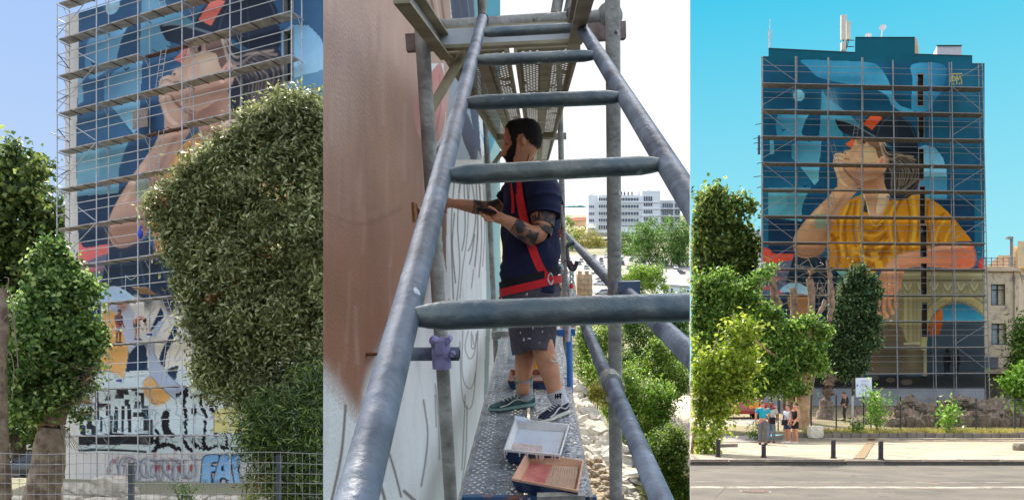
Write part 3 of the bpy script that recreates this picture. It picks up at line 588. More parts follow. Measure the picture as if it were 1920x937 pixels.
M_GLASS_CAR = mat('car_glass', (22, 26, 30), .08, .2, 2, spec=.8); M_TYRE = mat('tyre_rubber', (26, 26, 28), .85, .2, 20); M_RIM = mat('wheel_rim', (168, 170, 172), .35, .15, 20, metal=.6)
M_LAMP = mat('lamp_lens', (210, 206, 200), .15, .1, 5); M_TAIL = mat('tail_lens', (150, 24, 22), .2, .1, 5)
def car(label, loc, rz, paint, cat='car', group=None, Lc=4.2, Hc=1.47, suv=0.0):
    t = thing('parked_car', label, cat, loc, group, rz); h = Lc / 2; W = .86
    o = np.zeros(3); B = MB()
    def ring(x, zlo, zhi, w):
        return [V(x, -w, zlo), V(x, w, zlo), V(x, w * 1.02, (zlo + zhi) * .5), V(x, w * .93, zhi - .05), V(x, w * .8, zhi), V(x, -w * .8, zhi), V(x, -w * .93, zhi - .05), V(x, -w * 1.02, (zlo + zhi) * .5)]
    k = .06 * suv
    sec = [(-h, .34, .62 + k, .70), (-h + .12, .24, .86 + k, .80), (-h + .7, .2, .92 + k, W), (-.5, .19, .92 + k, W), (.55, .19, .92 + k, W), (1.0, .19, .90 + k, W), (h - .45, .2, .80 + k, W * .98), (h - .12, .24, .68 + k, .80), (h, .34, .52 + k, .68)]
    B.loft([ring(*s) for s in sec])
    me = B.mesh('body', paint, smooth=True); link('body', me, t)
    def cab(x0, x1, x2, x3, z0, z1, w0, w1):
        return [[V(x0, -w0, z0), V(x3, -w0, z0), V(x3, w0, z0), V(x0, w0, z0)], [V(x1, -w1, z1), V(x2, -w1, z1), V(x2, w1, z1), V(x1, w1, z1)]]
    zr = Hc + k
    lo, hi = cab(-h + (.25 + .2 * (1 - suv)), -h + .75, .15, .98, .90 + k, zr - .04, .78, .60)
    b = MB(); b.loft([lo, hi]); link('windows', b.mesh('windows', M_GLASS_CAR), t)
    r = MB(); top = [p + V(0, 0, .05) for p in hi]; hi2 = [p * V(1.0, 1.02, 1) + V(0, 0, -.01) for p in hi]; r.loft([hi2, [p * V(.97, .93, 1) + V(0, 0, .035) for p in hi2]])
    for i in range(4): r.tube(lo[i] * V(1, 1.01, 1), hi[i] * V(1, 1.02, 1), .035, 5)
    for s in (-.79, .79): r.tube(V(-.35, s, .9 + k), V(-.38, s * .77, zr - .03), .03, 5)
    link('roof', r.mesh('roof', paint), t)
    for x in (-h + .78, h - .80):
        for s in (-1, 1):
            w = MB(); w.tube(V(x, s * .68, .31), V(x, s * .87, .31), .31, 14); wo = link('wheel', w.mesh('wheel', M_TYRE), t)
            q = MB(); q.tube(V(x, s * .86, .31), V(x, s * .885, .31), .2, 10); link('rim', q.mesh('rim', M_RIM), wo)
    for s in (-.55, .55):
        q = MB(); q.box((h - .05, s, .60 + k), (.1, .3, .13)); link('headlight', q.mesh('headlight', M_LAMP), t)
        q = MB(); q.box((-h + .05, s, .74 + k), (.1, .26, .16)); link('tail_light', q.mesh('tail_light', M_TAIL), t)
    return t
def paintm(n, c): return mat('car_paint_' + n, c, .25, .06, 2, spec=.6, coat=.6)

def plant(label, base, h, w, m, seed, stems=7, leaf=.12, cat='plant', name='young_plant', n=700, lw_=.42, group=None):
    """stems from one root with leaves set along them"""
    t = thing(name, label, cat, base, group); g = np.random.default_rng(seed); st = MB(); base = np.asarray(base, float); bl = []
    for k in range(stems):
        a = g.random() * 6.28; r = w * (.25 + .75 * g.random()) * .5; hh = h * (.55 + .45 * g.random())
        tip = base + V(r * math.cos(a), r * math.sin(a) * .7, hh); mid = base + (tip - base) * .5 + V(0, 0, .12 * hh)
        st.path(smooth_pts([base + g.normal(size=3) * .02 * V(1, 1, 0), mid, tip], False, 4), [.014 * (1 - .08 * i) for i in range(9)], 5)
        for q in np.linspace(.3, 1, 5): bl.append((base + (tip - base) * q + V(0, 0, .1 * hh * (1 - q)), (leaf * 1.3, leaf * 1.3, leaf * .9)))
    st.build('stem', mat('green_stem', (110, 122, 70), .8, .2, 8), t)
    crown(t, bl, n, leaf, leaf * lw_, m, seed, name='foliage', clump=6, inner=.8)
    return t
# ================================================================== LEFT PLACE: the wall half painted, seen from the street
LU = unit(V(15.9, -7.1, 0)); LN = V(LU[1], -LU[0], 0)          # along the wall, and out of it towards the street
LP0 = at(122, 775, 42.6); LG = -2.7
def lw(s, z, o=0.0): return V(LP0[0], LP0[1], 0) + LU * s + LN * o + V(0, 0, z)
def lhit(x, y, o=0.0):
    p = hit(x, y, LP0 + LN * o, LN); return p
def ls(x, o=0.0): return float(np.dot(lhit(x, 700, o) - LP0, LU))

# ground sheet
M_DIRT = mat('dry_soil', (150, 138, 118), .95, .35, 1.2, .6, c2=(118, 122, 84))
g = MB(); g.quad((-70, 8, LG), (-1.5, 8, LG), (-1.5, 75, LG), (-70, 75, LG))
g.build('ground', M_DIRT, kind='structure')

# ---- the painted building
bl = thing('apartment_building', 'half-painted apartment wall with graffiti along its foot and a pale bare edge', 'building', lw(0, LG))
ss = np.linspace(0, 17.8, 300); zz = np.linspace(22.3, LG - 0.1, 540)
Pg = (V(LP0[0], LP0[1], 0) + ss[None, :, None] * LU + zz[:, None, None] * V(0, 0, 1))
LX, LY = px(Pg)
XX = 1415.83 + 20.671 * ss[None, :] + 0.3818 * zz[:, None]; YY = 713.69 + 1.1438 * ss[None, :] - 24.303 * zz[:, None]
p = Paint(XX, YY, (22, 84, 128)); paint_mural(p)
art = p.C; lift = srgb((16, 26, 42)); art = art * 1.22 + lift * 1.7; art = art * .72 + art.mean(1, keepdims=True) * .28          # pale haze put into the mural colours, then desaturated
q = Paint(LX, LY, (222, 214, 204)); q.C[:] = q.C
def c5(l): return [(160 + x / 4.073, 560 + y / 4.073) for x, y in l]
def c7(l): return [(200 + x / 4.317, 720 + y / 4.317) for x, y in l]
def c6(l): return [(x / 4.317, 720 + y / 4.317) for x, y in l]
q.rect(100, 560, 640, 700, (226, 218, 208)); q.rect(100, 690, 640, 850, (206, 216, 216)); q.glow(330, 640, 40, 40, (230, 216, 196), .7)
NAVY, ORA, LIL, INK, TEA = (36, 56, 82), (228, 174, 108), (176, 184, 204), (34, 32, 38), (46, 92, 112)
q.poly(c5([(-200, -40), (120, -40), (120, 540), (60, 560), (-200, 560)]), (40, 70, 100), False)
q.poly(c5([(130, 100), (215, 85), (280, 230), (300, 310), (325, 360), (330, 420), (290, 610), (215, 560), (110, 540), (130, 360)]), ORA, False)
q.poly(c5([(180, 45), (330, 30), (375, 110), (395, 220), (420, 290), (420, 330), (330, 420), (325, 360), (300, 315), (280, 220), (250, 120), (200, 90)]), LIL, False, grad=((200, 580), (260, 640), (196, 200, 214)))
q.poly(c5([(330, 420), (395, 350), (465, 345), (480, 545), (305, 555)]), NAVY, False)
q.poly(c5([(575, 60), (605, 130), (545, 200), (500, 255), (497, 235), (550, 120)]), NAVY, False)
q.poly(c5([(605, 165), (560, 170), (530, 220), (505, 290), (535, 290)]), (178, 196, 216), False)
q.poly(c5([(690, 175), (710, 210), (685, 300), (620, 420), (605, 520), (565, 465), (590, 380), (640, 280)]), NAVY)
q.poly(c5([(800, 75), (815, 95), (810, 270), (785, 270), (785, 100)]), NAVY, False)
q.poly(c5([(870, 90), (925, 85), (905, 150), (870, 200), (855, 180)]), NAVY, False)
q.poly(c5([(620, 570), (640, 530), (710, 510), (705, 540), (685, 620)]), NAVY)
q.poly(c5([(470, 345), (530, 335), (525, 400), (560, 480), (600, 540), (690, 635), (780, 700), (690, 770), (640, 740), (560, 660), (490, 580), (480, 480)]), LIL, False)
q.poly(c5([(495, 590), (440, 660), (460, 740), (540, 815), (650, 755), (570, 670)]), ORA)
for l in ([(100, 560), (200, 560), (290, 640)], [(300, 600), (480, 580)], [(525, 335), (525, 400), (560, 480), (690, 635), (780, 690)], [(430, 650), (495, 590), (570, 670), (690, 770)], [(680, 460), (740, 340), (760, 300)], [(820, 300), (820, 420)], [(540, 60), (470, 150), (440, 240)], [(700, 40), (640, 110), (560, 240)], [(690, 485), (735, 440)], [(800, 590), (840, 560), (830, 520)], [(330, 400), (320, 500), (290, 620)], [(600, 250), (660, 200)]):
    q.line(c5(l), 1.1, TEA, .9)
# blocky dark pattern
g6 = np.random.default_rng(5)
for x0, y0, x1, y1 in ((610, 405, 1245, 488), (925, 180, 950, 392), (985, 180, 1006, 392), (885, 255, 915, 410), (1040, 200, 1070, 390), (1090, 138, 1140, 192), (770, 60, 802, 290), (850, 88, 885, 132), (928, 74, 1002, 112), (940, 45, 1040, 80), (1160, 178, 1200, 382), (810, 262, 832, 385), (1030, 160, 1060, 300), (1140, 60, 1165, 240), (1065, 30, 1110, 60), (1070, 230, 1170, 266), (1200, 280, 1235, 470), (640, 330, 690, 410), (710, 180, 735, 360), (660, 240, 700, 300), (740, 330, 775, 420), (860, 150, 890, 260), (1010, 120, 1040, 170), (1095, 60, 1140, 90), (780, 150, 860, 185), (700, 430, 720, 500), (850, 395, 1000, 430)):
    j = g6.normal(size=8) * 5; q.poly(c6([(x0 + j[0], y0 + j[4]), (x1 + j[5], y0 + j[1]), (x1 + j[2], y1 + j[6]), (x0 + j[7], y1 + j[3])]), INK, False, .98)
q.line(c6([(600, 535), (900, 530), (1180, 545)]), 4.2, INK)
for l in ([(800, 260), (850, 275), (900, 250)], [(640, 360), (760, 400), (830, 340)], [(930, 350), (990, 375), (1050, 340)], [(600, 490), (760, 520), (850, 500)], [(900, 520), (1040, 430)], [(1100, 380), (1160, 360)], [(840, 280), (860, 380)], [(920, 330), (960, 360), (1000, 330)]): q.line(c6(l), 1.4, (52, 104, 122), .9)
for _ in range(34):
    x, y = 640 + 620 * g6.random(), 60 + 420 * g6.random(); l = [(x, y)]
    for k in range(3): x += g6.normal() * 40; y += abs(g6.normal()) * 30; l.append((x, y))
    q.line(c6(l), .9 + .5 * g6.random(), ((52, 104, 122), (70, 92, 120), (120, 150, 164))[_ % 3], .8)
for _ in range(40): x, y = 170 + 250 * g6.random(), 690 + 150 * g6.random(); q.glow(x, y, 3 + 7 * g6.random(), 2 + 9 * g6.random(), ((180, 200, 206), (226, 222, 214), (166, 184, 196))[_ % 3], .14)
for _ in range(30): x = 170 + 250 * g6.random(); y = 700 + 120 * g6.random(); q.line([(x, y), (x + .3, y + 6 + 16 * g6.random())], .8, (120, 132, 140), .5, False)
for _ in range(26):                         # thin dark tags and sketch lines over the primer
    x, y = 300 + 800 * g6.random(), 60 + 430 * g6.random(); l = [(x, y)]
    for k in range(4): x += g6.normal() * 26; y += g6.normal() * 26; l.append((x, y))
    q.line(c7(l), .8 + .7 * g6.random(), ((40, 40, 46), (60, 92, 108), (48, 46, 52))[_ % 3], .85)
# ragged dark splashes
def ragged(l, w, c=INK):
    pp = smooth_pts(c7(l), False, 8)
    for a in pp: q.disc(a[0] + g6.normal() * 1.2, a[1] + g6.normal() * 1.2, w * (.5 + .6 * g6.random()), c, ry=w * (.6 + .7 * g6.random()))
ragged([(645, 30), (630, 110), (625, 190), (640, 260), (640, 340), (635, 470), (690, 540)], 3.6); ragged([(770, 90), (765, 170), (800, 260), (790, 400), (785, 470), (810, 520)], 3.4)
ragged([(480, 240), (475, 300), (480, 360), (520, 410)], 6.5); ragged([(380, 540), (430, 490), (520, 495), (600, 530)], 4.2); ragged([(700, 450), (720, 500), (800, 520), (900, 505), (1040, 530)], 3.2)
ragged([(840, 180), (865, 225)], 4); ragged([(705, 190), (710, 230)], 4.5); ragged([(570, 90), (620, 60), (650, 50)], 3.2); ragged([(680, 95), (760, 100), (810, 105)], 2.2); ragged([(960, 400), (975, 470), (960, 510)], 2.6); ragged([(395, 370), (420, 420), (390, 470)], 3); ragged([(1000, 395), (890, 390), (880, 420)], 2.2)
q.poly(c7([(870, 230), (930, 190), (1180, 165), (1180, 390), (858, 390)]), (214, 198, 132), False)
for l in ([(870, 300), (960, 310), (1160, 290)], [(870, 235), (1000, 235), (1160, 210)], [(870, 230), (868, 380)]): q.line(c7(l), 1.2, (90, 84, 70), .8)
for l in ([(560, 130), (570, 200), (560, 240), (600, 270), (595, 420)], [(480, 420), (480, 460)], [(520, 420), (530, 460), (570, 465)], [(620, 300), (640, 340)], [(840, 460), (880, 430), (940, 440), (920, 490), (860, 485)]): q.line(c7(l), 1.3, (44, 110, 128) if l[0][0] != 480 else INK, .9)
# graffiti along the foot
q.rect(100, 848, 640, 940, (206, 200, 194)); q.rect(100, 900, 640, 940, (190, 184, 176))
for k in range(15):
    x = 215 + k * 10.2; y = 880 + 6 * math.sin(k * 1.7); r = 9 + 4 * g6.random(); w = g6.random() * 6
    pts = [(x + r * math.cos(w + t) * (.7 + .5 * g6.random()), y + 1.7 * r * math.sin(w + t)) for t in np.linspace(0, 4.6, 7)]
    q.line(pts, 6.5, (138, 140, 146), .85, soft=1.2); q.line([(a + 1.6, b - 1) for a, b in pts], 1.8, (196, 198, 202), .7); q.line([(a - 3.2, b + 1.5) for a, b in pts], 1.2, (64, 62, 66), .8)
    if k % 2: q.line([(a + 4, b + 3) for a, b in pts[:4]], 1.8, (150, 58, 62), .8)
for k in range(5): q.poly([(x + 300 + k * 22, y) for x, y in ((-8, 868), (-2, 872), (-6, 884), (-11, 880))], (146, 44, 52), True, .8)
for x, y in ((218, 856), (221, 888), (204, 880), (212, 862), (326, 844), (276, 909), (356, 872), (340, 862), (190, 892), (288, 850), (316, 858)):
    q.line([(x, y), (x + 4, y), (x + 4, y + 3), (x, y + 3), (x, y + 6), (x + 4, y + 6)], 1.4, (158, 58, 62), .9, False)
q.line(c7([(330, 618), (740, 612), (880, 602)]), 1.6, (70, 66, 66), .7); q.disc(*c7([(728, 610)])[0], 3, (40, 38, 40), ry=1.6)
BLK = (26, 30, 44)
F_ = c7([(775, 600), (800, 576), (850, 566), (908, 572), (905, 622), (855, 636), (850, 660), (888, 662), (886, 702), (850, 712), (848, 800), (800, 812), (760, 804)])
A_ = c7([(918, 576), (950, 568), (988, 576), (1008, 680), (1030, 800), (978, 816), (962, 762), (922, 762), (914, 812), (862, 802), (884, 690)])
B_ = c7([(1003, 578), (1040, 568), (1085, 580), (1082, 640), (1062, 690), (1110, 800), (1080, 815), (1034, 800)])
q.poly([(x + 2.4, y + 2.4) for x, y in F_], BLK, False); q.poly([(x + 2.4, y + 2.4) for x, y in A_], BLK, False); q.poly([(x + 2.4, y + 2.4) for x, y in B_], BLK, False)
for L_ in (F_, A_, B_):
    q.poly(L_, (116, 164, 212), True, grad=((L_[0][0], 852), (L_[0][0], 908), (150, 194, 222))); q.line(list(L_) + [L_[0]], 2.2, BLK, 1)
    for k in range(5):
        a = L_[g6.integers(0, len(L_))]; q.line([(a[0], a[1] - 2), (a[0] + 5, a[1] + 1), (a[0] + 3, a[1] + 5), (a[0], a[1] + 2)], .9, BLK, .8)
q.poly(c7([(930, 660), (948, 655), (955, 700), (928, 702)]), BLK, False)
for x in (790, 810, 885, 905, 970, 990): q.line(c7([(x - 10, 785), (x, 770), (x + 10, 785), (x, 798), (x - 10, 785)]), 1, BLK, .8)
# the finished upper part over the primed lower part, with a brushed edge
edge = 566 + 9 * np.sin(LX / 7.0) + 8 * np.sin(LX / 17.0 + 1) - np.clip((LX - 250) * .03, -3, 20)
m_ = np.clip((edge - LY) / 12 + .5, 0, 1).ravel()[:, None]
sm_ = np.exp(-((LY - edge) / 16) ** 2).ravel()[:, None] * ((LX > 270) & (LX < 400)).ravel()[:, None] * .85
C_ = q.C * (1 - m_) + art * m_; C_ = C_ * (1 - sm_) + srgb((50, 60, 80)) * sm_
bare = (LX < 146 + (LY > 140) * -1.0 + 2 * np.sin(LY / 60)).ravel() & (LY < 860).ravel()
C_[bare] = srgb((206, 200, 194)) * (1 + .10 * np.random.default_rng(2).normal(size=(bare.sum(), 1)) * .3)
wx0, wx1, wz = ls(531), ls(551), []
hole = np.zeros((539, 299), bool); sc, zc = (ss[:-1] + ss[1:]) / 2, (zz[:-1] + zz[1:]) / 2
WIN = []
for y0, y1 in ((-24, 40), (55, 156)):
    z1, z0 = lhit(541, y0)[2], lhit(541, y1)[2]; WIN.append((z0, z1)); hole |= ((zc < z1) & (zc > z0))[:, None] & ((sc > wx0) & (sc < wx1))[None, :]
M_WALL_L = paint_mat('painted_render_left', grain=.10)
grid_wall('wall', Pg, C_, M_WALL_L, bl, hole)
M_CONC = mat('raw_concrete', (150, 144, 136), .9, .2, 1.5, .3)
M_DGLASS = mat('dark_glass', (52, 56, 64), .12, .3, 1.0, spec=.6); M_FRAME = mat('grey_window_frame', (150, 148, 146), .6, .15, 4)
for z0, z1 in WIN:
    w = MB()
    for a, b in ((wx0, wx0 + .05), (wx1 - .05, wx1)): w.hull8([lw(a, z0, .03), lw(b, z0, .03), lw(b, z0, -.4), lw(a, z0, -.4)], [lw(a, z1, .03), lw(b, z1, .03), lw(b, z1, -.4), lw(a, z1, -.4)])
    for a, b in ((z0, z0 + .07), (z1 - .07, z1)): w.hull8([lw(wx0 + .05, a, .028), lw(wx1 - .05, a, .028), lw(wx1 - .05, a, -.4), lw(wx0 + .05, a, -.4)], [lw(wx0 + .05, b, .028), lw(wx1 - .05, b, .028), lw(wx1 - .05, b, -.4), lw(wx0 + .05, b, -.4)])
    wf = w.build('window', M_FRAME, bl)
    n_ = max(2, int((z1 - z0) / 1.1))
    for k in range(n_):
        za, zb = z0 + .07 + (z1 - z0 - .14) * k / n_, z0 + .07 + (z1 - z0 - .14) * (k + 1) / n_ - .05
        MB().hull8([lw(wx0 + .05, za, -.25), lw(wx1 - .05, za, -.25), lw(wx1 - .05, za, -.3), lw(wx0 + .05, za, -.3)], [lw(wx0 + .05, zb, -.25), lw(wx1 - .05, zb, -.25), lw(wx1 - .05, zb, -.3), lw(wx0 + .05, zb, -.3)]).build('pane', M_DGLASS, wf)
b_ = MB()     # the body of the building behind its painted end wall
b_.hull8([lw(0, LG - .1, -.42), lw(17.8, LG - .1, -.42), lw(17.8, LG - .1, -9), lw(0, LG - .1, -9)], [lw(0, 22.3, -.42), lw(17.8, 22.3, -.42), lw(17.8, 22.3, -9), lw(0, 22.3, -9)])
b_.build('side_walls', M_CONC, bl)
e_ = MB(); e_.quad(lw(0, LG - .1, 0), lw(0, 22.3, 0), lw(0, 22.3, -.42), lw(0, LG - .1, -.42)); e_.quad(lw(17.8, LG - .1, 0), lw(17.8, LG - .1, -.42), lw(17.8, 22.3, -.42), lw(17.8, 22.3, 0))
e_.quad(lw(0, 22.3, 0), lw(17.8, 22.3, 0), lw(17.8, 22.3, -.42), lw(0, 22.3, -.42)); e_.build('wall_edge', mat('pale_render', (206, 200, 194), .9, .1, 2), bl)

# ---- scaffold in front of it
M_GALV = mat('galvanised_steel', (176, 178, 182), .48, .18, 14, .15, metal=.35, c2=(206, 207, 210))
M_PLANK = mat('weathered_plank', (166, 160, 158), .9, .3, 3.5, .3, c2=(194, 189, 186)); M_PLANK_D = mat('dark_plank', (104, 84, 74), .9, .3, 4, .3)
sl = thing('scaffold', 'grey tube scaffold with plank decks in front of the half-painted graffitied wall', 'scaffold', lw(-.6, LG, 1.0))
OX = [107, 181, 258.6, 341.5, 431.4, 546.6, 640]
OUT, INN = 1.0, .3
S0 = ls(107, OUT); SS = [ls(x, OUT) for x in OX]
zt = 22.4
def dslope(y): return -(832 - y) / 2475.0
DY = [-62, 5, 72.6, 141, 210.7, 282, 353.7, 428, 500, 575, 651, 731, 816]
DK = []
for y in DY:
    a = lhit(107, y, OUT); yr = y + dslope(y) * (605 - 107); b = lhit(605, yr, OUT)
    sa, sb = np.dot(a - LP0, LU), np.dot(b - LP0, LU); k = (b[2] - a[2]) / (sb - sa)
    DK.append((a[2], k, sa))
dz = lambda i, s: DK[i][0] + DK[i][1] * (s - DK[i][2])
for s in SS[:6]:
    for o in (OUT, INN):
        MB().tube(lw(s, LG, o), lw(s, zt, o), .03, 7).build('standard', M_GALV, sl)
        MB().box(lw(s, LG + .02, o), (.16, .16, .04)).build('base_plate', M_GALV, sl)
for i in range(len(DY)):
    for j in range(5):
        if j == 4 and i > 5: continue
        s0, s1 = SS[j] + .06, SS[j + 1] - .06
        trap = j == 2 and i in (1, 3, 5, 7)     # bays with an open hatch
        for o0, o1 in ((OUT - .04, OUT - .34), (OUT - .36, INN + .06)):
            z0, z1 = dz(i, s0), dz(i, s1)
            a0, a1 = (s0, s1)
            if trap and o1 > .5: continue
            MB().hull8([lw(a0, z0 - .055, o0), lw(a1, z1 - .055, o0), lw(a1, z1 - .055, o1), lw(a0, z0 - .055, o1)], [lw(a0, z0, o0), lw(a1, z1, o0), lw(a1, z1, o1), lw(a0, z0, o1)]).build('deck_plank', M_PLANK_D if trap else M_PLANK, sl)
        for f in (.33, .67):                        # bearers under the planks
            s = s0 + (s1 - s0) * f; MB().box(lw(s, dz(i, s) - .07, (OUT + INN) / 2), (OUT - INN, .04, .03), [LN, LU, V(0, 0, 1)]).build('deck_bearer', M_PLANK_D, sl)
    for s in SS[:6]:
        MB().tube(lw(s, dz(i, s) - .10, OUT + .04), lw(s, dz(i, s) - .10, INN - .12), .026, 6).build('transom', M_GALV, sl)
        MB().tube(lw(s, dz(i, s) - .14, INN + .30), lw(s, dz(i, s) - .55, INN), .018, 5).build('bracket_brace', M_GALV, sl)
    if i:
        for fr in (.32, .54):
            h = (DK[i - 1][0] - DK[i][0]) * fr
            for j in range(5):
                if j == 4 and i > 5: continue
                MB().tube(lw(SS[j], dz(i, SS[j]) + h, OUT + .03), lw(SS[j + 1], dz(i, SS[j + 1]) + h, OUT + .03), .021, 6).build('guard_rail', M_GALV, sl)
            MB().tube(lw(SS[0], dz(i, SS[0]) + h, OUT), lw(SS[0], dz(i, SS[0]) + h, INN), .019, 5).build('end_rail', M_GALV, sl)
        a, b = (SS[0], SS[1]) if i % 2 else (SS[1], SS[0])
        MB().tube(lw(a, dz(i - 1, a) - .1, OUT + .06), lw(b, dz(i, b) + .05, OUT + .06), .021, 6).build('diagonal_brace', M_GALV, sl)
        MB().tube(lw(SS[0], dz(i, S0) + (1.15 if i % 2 else .6), OUT + .02), lw(SS[0], dz(i, S0) + (.6 if i % 2 else 1.15), INN), .026, 5).build('end_brace', mat('dark_steel', (70, 74, 82), .5, .2, 8, metal=.4), sl)
def ladder(parent, p, q, w, m, n=7, r=.017, name='ladder'):
    p, q, w = map(np.asarray, (p, q, w)); L = MB()
    L.tube(p - w, q - w, r, 5); L.tube(p + w, q + w, r, 5)
    for k in range(1, n): c = p + (q - p) * k / n; L.tube(c - w, c + w, r * .8, 5)
    return L.build(name, m, parent)
for i, f0, f1 in ((2, .45, .3), (4, .3, .5), (6, .25, .45), (8, .5, .32), (10, .75, .5), (11, .42, .62)):
    j = 2; a = SS[j] + (SS[j + 1] - SS[j]) * f0; b = SS[j] + (SS[j + 1] - SS[j]) * f1
    ladder(sl, lw(a, dz(i, a), .6), lw(b, dz(i - 1, b), .75), LN * 0 + LU * .17, M_GALV, 8)
for i, f0, f1 in ((5, .9, .78), (10, .85, .95)):
    a = SS[3] - .4 + .1 * f0; ladder(sl, lw(a, dz(i, a), .6), lw(a + .5, dz(i - 1, a), .75), LU * .17, M_GALV, 8)
MB().tube(lhit(94, 249, 1.1), lhit(132, 264, 1.1), .035, 6).build('loose_tube', M_GALV, sl)
# things lying about on the decks
M_OSB = mat('chip_board', (142, 126, 116), .95, .5, 18, .2, c2=(176, 162, 154))
a = lhit(263, 241, .55); bd = MB(); bd.box(a + V(0, 0, .5), (1.0, .03, .95), [LU, LN, V(0, 0, 1)]); bd.build('board', M_OSB, None, label='mottled brown square board standing against a scaffold post', cat='board')
a = lhit(270, 548, .9); bd = MB(); bd.box(a + V(0, 0, .08), (1.05, .6, .03), [unit(LU + V(0, 0, -.1)), unit(LN + V(0, 0, .5)), unit(np.cross(LU + V(0, 0, -.1), LN + V(0, 0, .5)))]); bd.build('board', mat('bare_plywood', (170, 142, 112), .9, .2, 5), None, label='tilted tan plywood sheet lying on the deck above two workers', cat='board')
a = lhit(263, 438, 1.2); bg_ = MB()
bg_.ell(a, (.13, .12, .26), 10, 8); bg_.ell(a + V(.02, 0, .3), (.05, .05, .12), 8, 5); bg_.build('plastic_bag', mat('blue_plastic', (44, 72, 190), .4, .25, 6, .4), None, True, 'bright blue plastic bag tied to a scaffold post', 'bag')
for x, y, c, lab in ((280, 632, (210, 205, 200), 'small white paint bucket on the deck by the bending worker'), (223, 718, (200, 206, 226), 'white tub with a blue label on a scaffold deck below the workers')):
    a = lhit(x, y, .7); t_ = thing('paint_bucket', lab, 'bucket', a)
    k = MB(); k.path([a, a + V(0, 0, .24)], [.11, .135], 12); k.build('tub', mat('bucket_%d' % x, c, .5, .1, 8), t_, True); MB().path([a + V(0, 0, .08), a + V(0, 0, .18)], [.122, .131], 12, False).build('label_band', mat('bucket_band', (46, 66, 130), .5, .3, 10), t_)
    hd = MB(); hd.path([a + V(.13 * math.cos(w), 0, .24 + .13 * math.sin(w)) for w in np.linspace(0, math.pi, 7)], .008, 5); hd.build('handle', M_GALV, t_)
rp = MB(); rp.path(smooth_pts([lhit(235, 516, 1.2), lhit(246, 524, 1.2), lhit(260, 513, 1.2)], False), .012, 5); rp.tube(lhit(236, 518, 1.2), lhit(234, 553, 1.2), .012, 5); rp.build('rope', mat('pale_rope', (205, 205, 205), .9, .1, 9), None, label='thin pale rope looped from a scaffold rail over dark blue paint', cat='rope')

# ---- stones, kerb wall, fence, parked car
M_STONE = mat('old_limestone', (176, 166, 148), .95, .28, 2.2, .8, c2=(204, 194, 176), bscale=7)
def rock(name, c, size, m, seed, label=None, cat=None, group=None, parent=None, rz=0.0, jag=.12, sub=2):
    g_ = np.random.default_rng(seed); bm = bmesh.new(); bmesh.ops.create_cube(bm, size=1.0)
    bmesh.ops.subdivide_edges(bm, edges=bm.edges[:], cuts=sub, use_grid_fill=True)
    ca, sa = math.cos(rz), math.sin(rz)
    for v in bm.verts:
        n = V(*v.co); k = 1 - .16 * max(0, (np.linalg.norm(n) - .55) / .3); n = n * k + g_.normal(size=3) * jag * .35
        n = n * np.asarray(size); v.co = Vector((n[0] * ca - n[1] * sa, n[0] * sa + n[1] * ca, n[2]))
    me = bpy.data.meshes.new(name); bm.to_mesh(me); bm.free(); me.materials.append(m)
    o = link(name, me, parent, np.asarray(c, float) - origin_of(parent)); return prop(o, label, cat, group)
gz = lambda y, d: LG
def lground(x, y): return hit(x, y, V(0, 0, LG), V(0, 0, 1))
for k, (x, y, w, h, lab) in enumerate(((107, 917, 1.15, .62, 'squared stone block lying beside the old tree trunk'), (148, 918, 1.25, .62, 'long low stone block, second from the tree trunk'), (171, 918, .75, .6, 'short stone block touching the long low block'), (212, 913, 1.5, .9, 'big sloping cut stone lying under the graffiti'), (246, 921, .7, .45, 'small pale angular stone beside the thin fence post'))):
    d = 33.0; a = at(x, y, d); rock('stone_block', V(a[0], d, LG + h / 2 + .45), (w, .8, h), M_STONE, 20 + k, lab, 'stone')
kw = thing('retaining_wall', 'low rough stone wall along the foot of the graffiti', 'wall', at(250, 930, 30))
g_ = np.random.default_rng(4); x = 0.0
for k in range(22):
    w = 1.0 + .9 * g_.random(); xx = -22 + x; x += w + .03
    if xx > -7.5: break
    rock('stone', (xx + w / 2, 31.2 + .15 * g_.normal(), LG + .32 + .05 * g_.normal()), (w, .8, .72 + .1 * g_.random()), M_STONE, 100 + k, parent=kw, jag=.10)
dirt = MB(); dirt.quad(V(-30, 31.5, LG + .35), V(-6, 31.5, LG + .35), V(-6, 35, LG + .7), V(-30, 41.5, LG + .7)); dirt.build('earth_bank', M_DIRT, kind='structure')
fl = thing('wire_fence', 'rusty welded wire fence along the street below the old trees', 'fence', at(300, 937, 12.5))
M_WIRE = mat('grey_wire', (150, 150, 150), .55, .2, 9, metal=.4); M_POST = mat('dark_fence_post', (72, 78, 84), .6, .25, 5)
fy = 12.5; zt_ = at(0, 849, fy)[2]
g_ = np.random.default_rng(9)
for k, yy in enumerate((849, 868.5, 887.5, 905, 925, 945)):
    pts = []
    for x in np.linspace(-20, 640, 23):
        sag = 2.2 * math.sin(x / 45.0) + (4 if 180 < x < 300 else 0) * math.sin((x - 180) / 38.2); pts.append(at(x, yy + (sag if k < 2 else sag * .4), fy))
    MB().path(pts, .0048, 4).build('fence_wire', M_WIRE, fl)
x = -16.0
while x < 640:
    lean = g_.normal() * .8; MB().tube(at(x, 848 + g_.normal() * 1.0, fy + .02), at(x + lean, 960, fy + .02), .004, 4).build('fence_wire', M_WIRE, fl); x += 13.2 + g_.normal() * .6
for x, y0 in ((241.5, 867), (520, 853)): MB().box((at(x, y0, fy)[0], fy + .08, (at(x, y0, fy)[2] + LG) / 2), (.075, .06, at(x, y0, fy)[2] - LG)).build('fence_post', M_POST, fl)
L_MID = leaf_mat('leaves_fresh_green', (54, 80, 34), (104, 138, 66), (172, 190, 116), .38, .55, .35)
L_OLIVE = leaf_mat('leaves_olive_gloss', (76, 84, 46), (134, 142, 86), (202, 204, 154), .36, .5, .4)
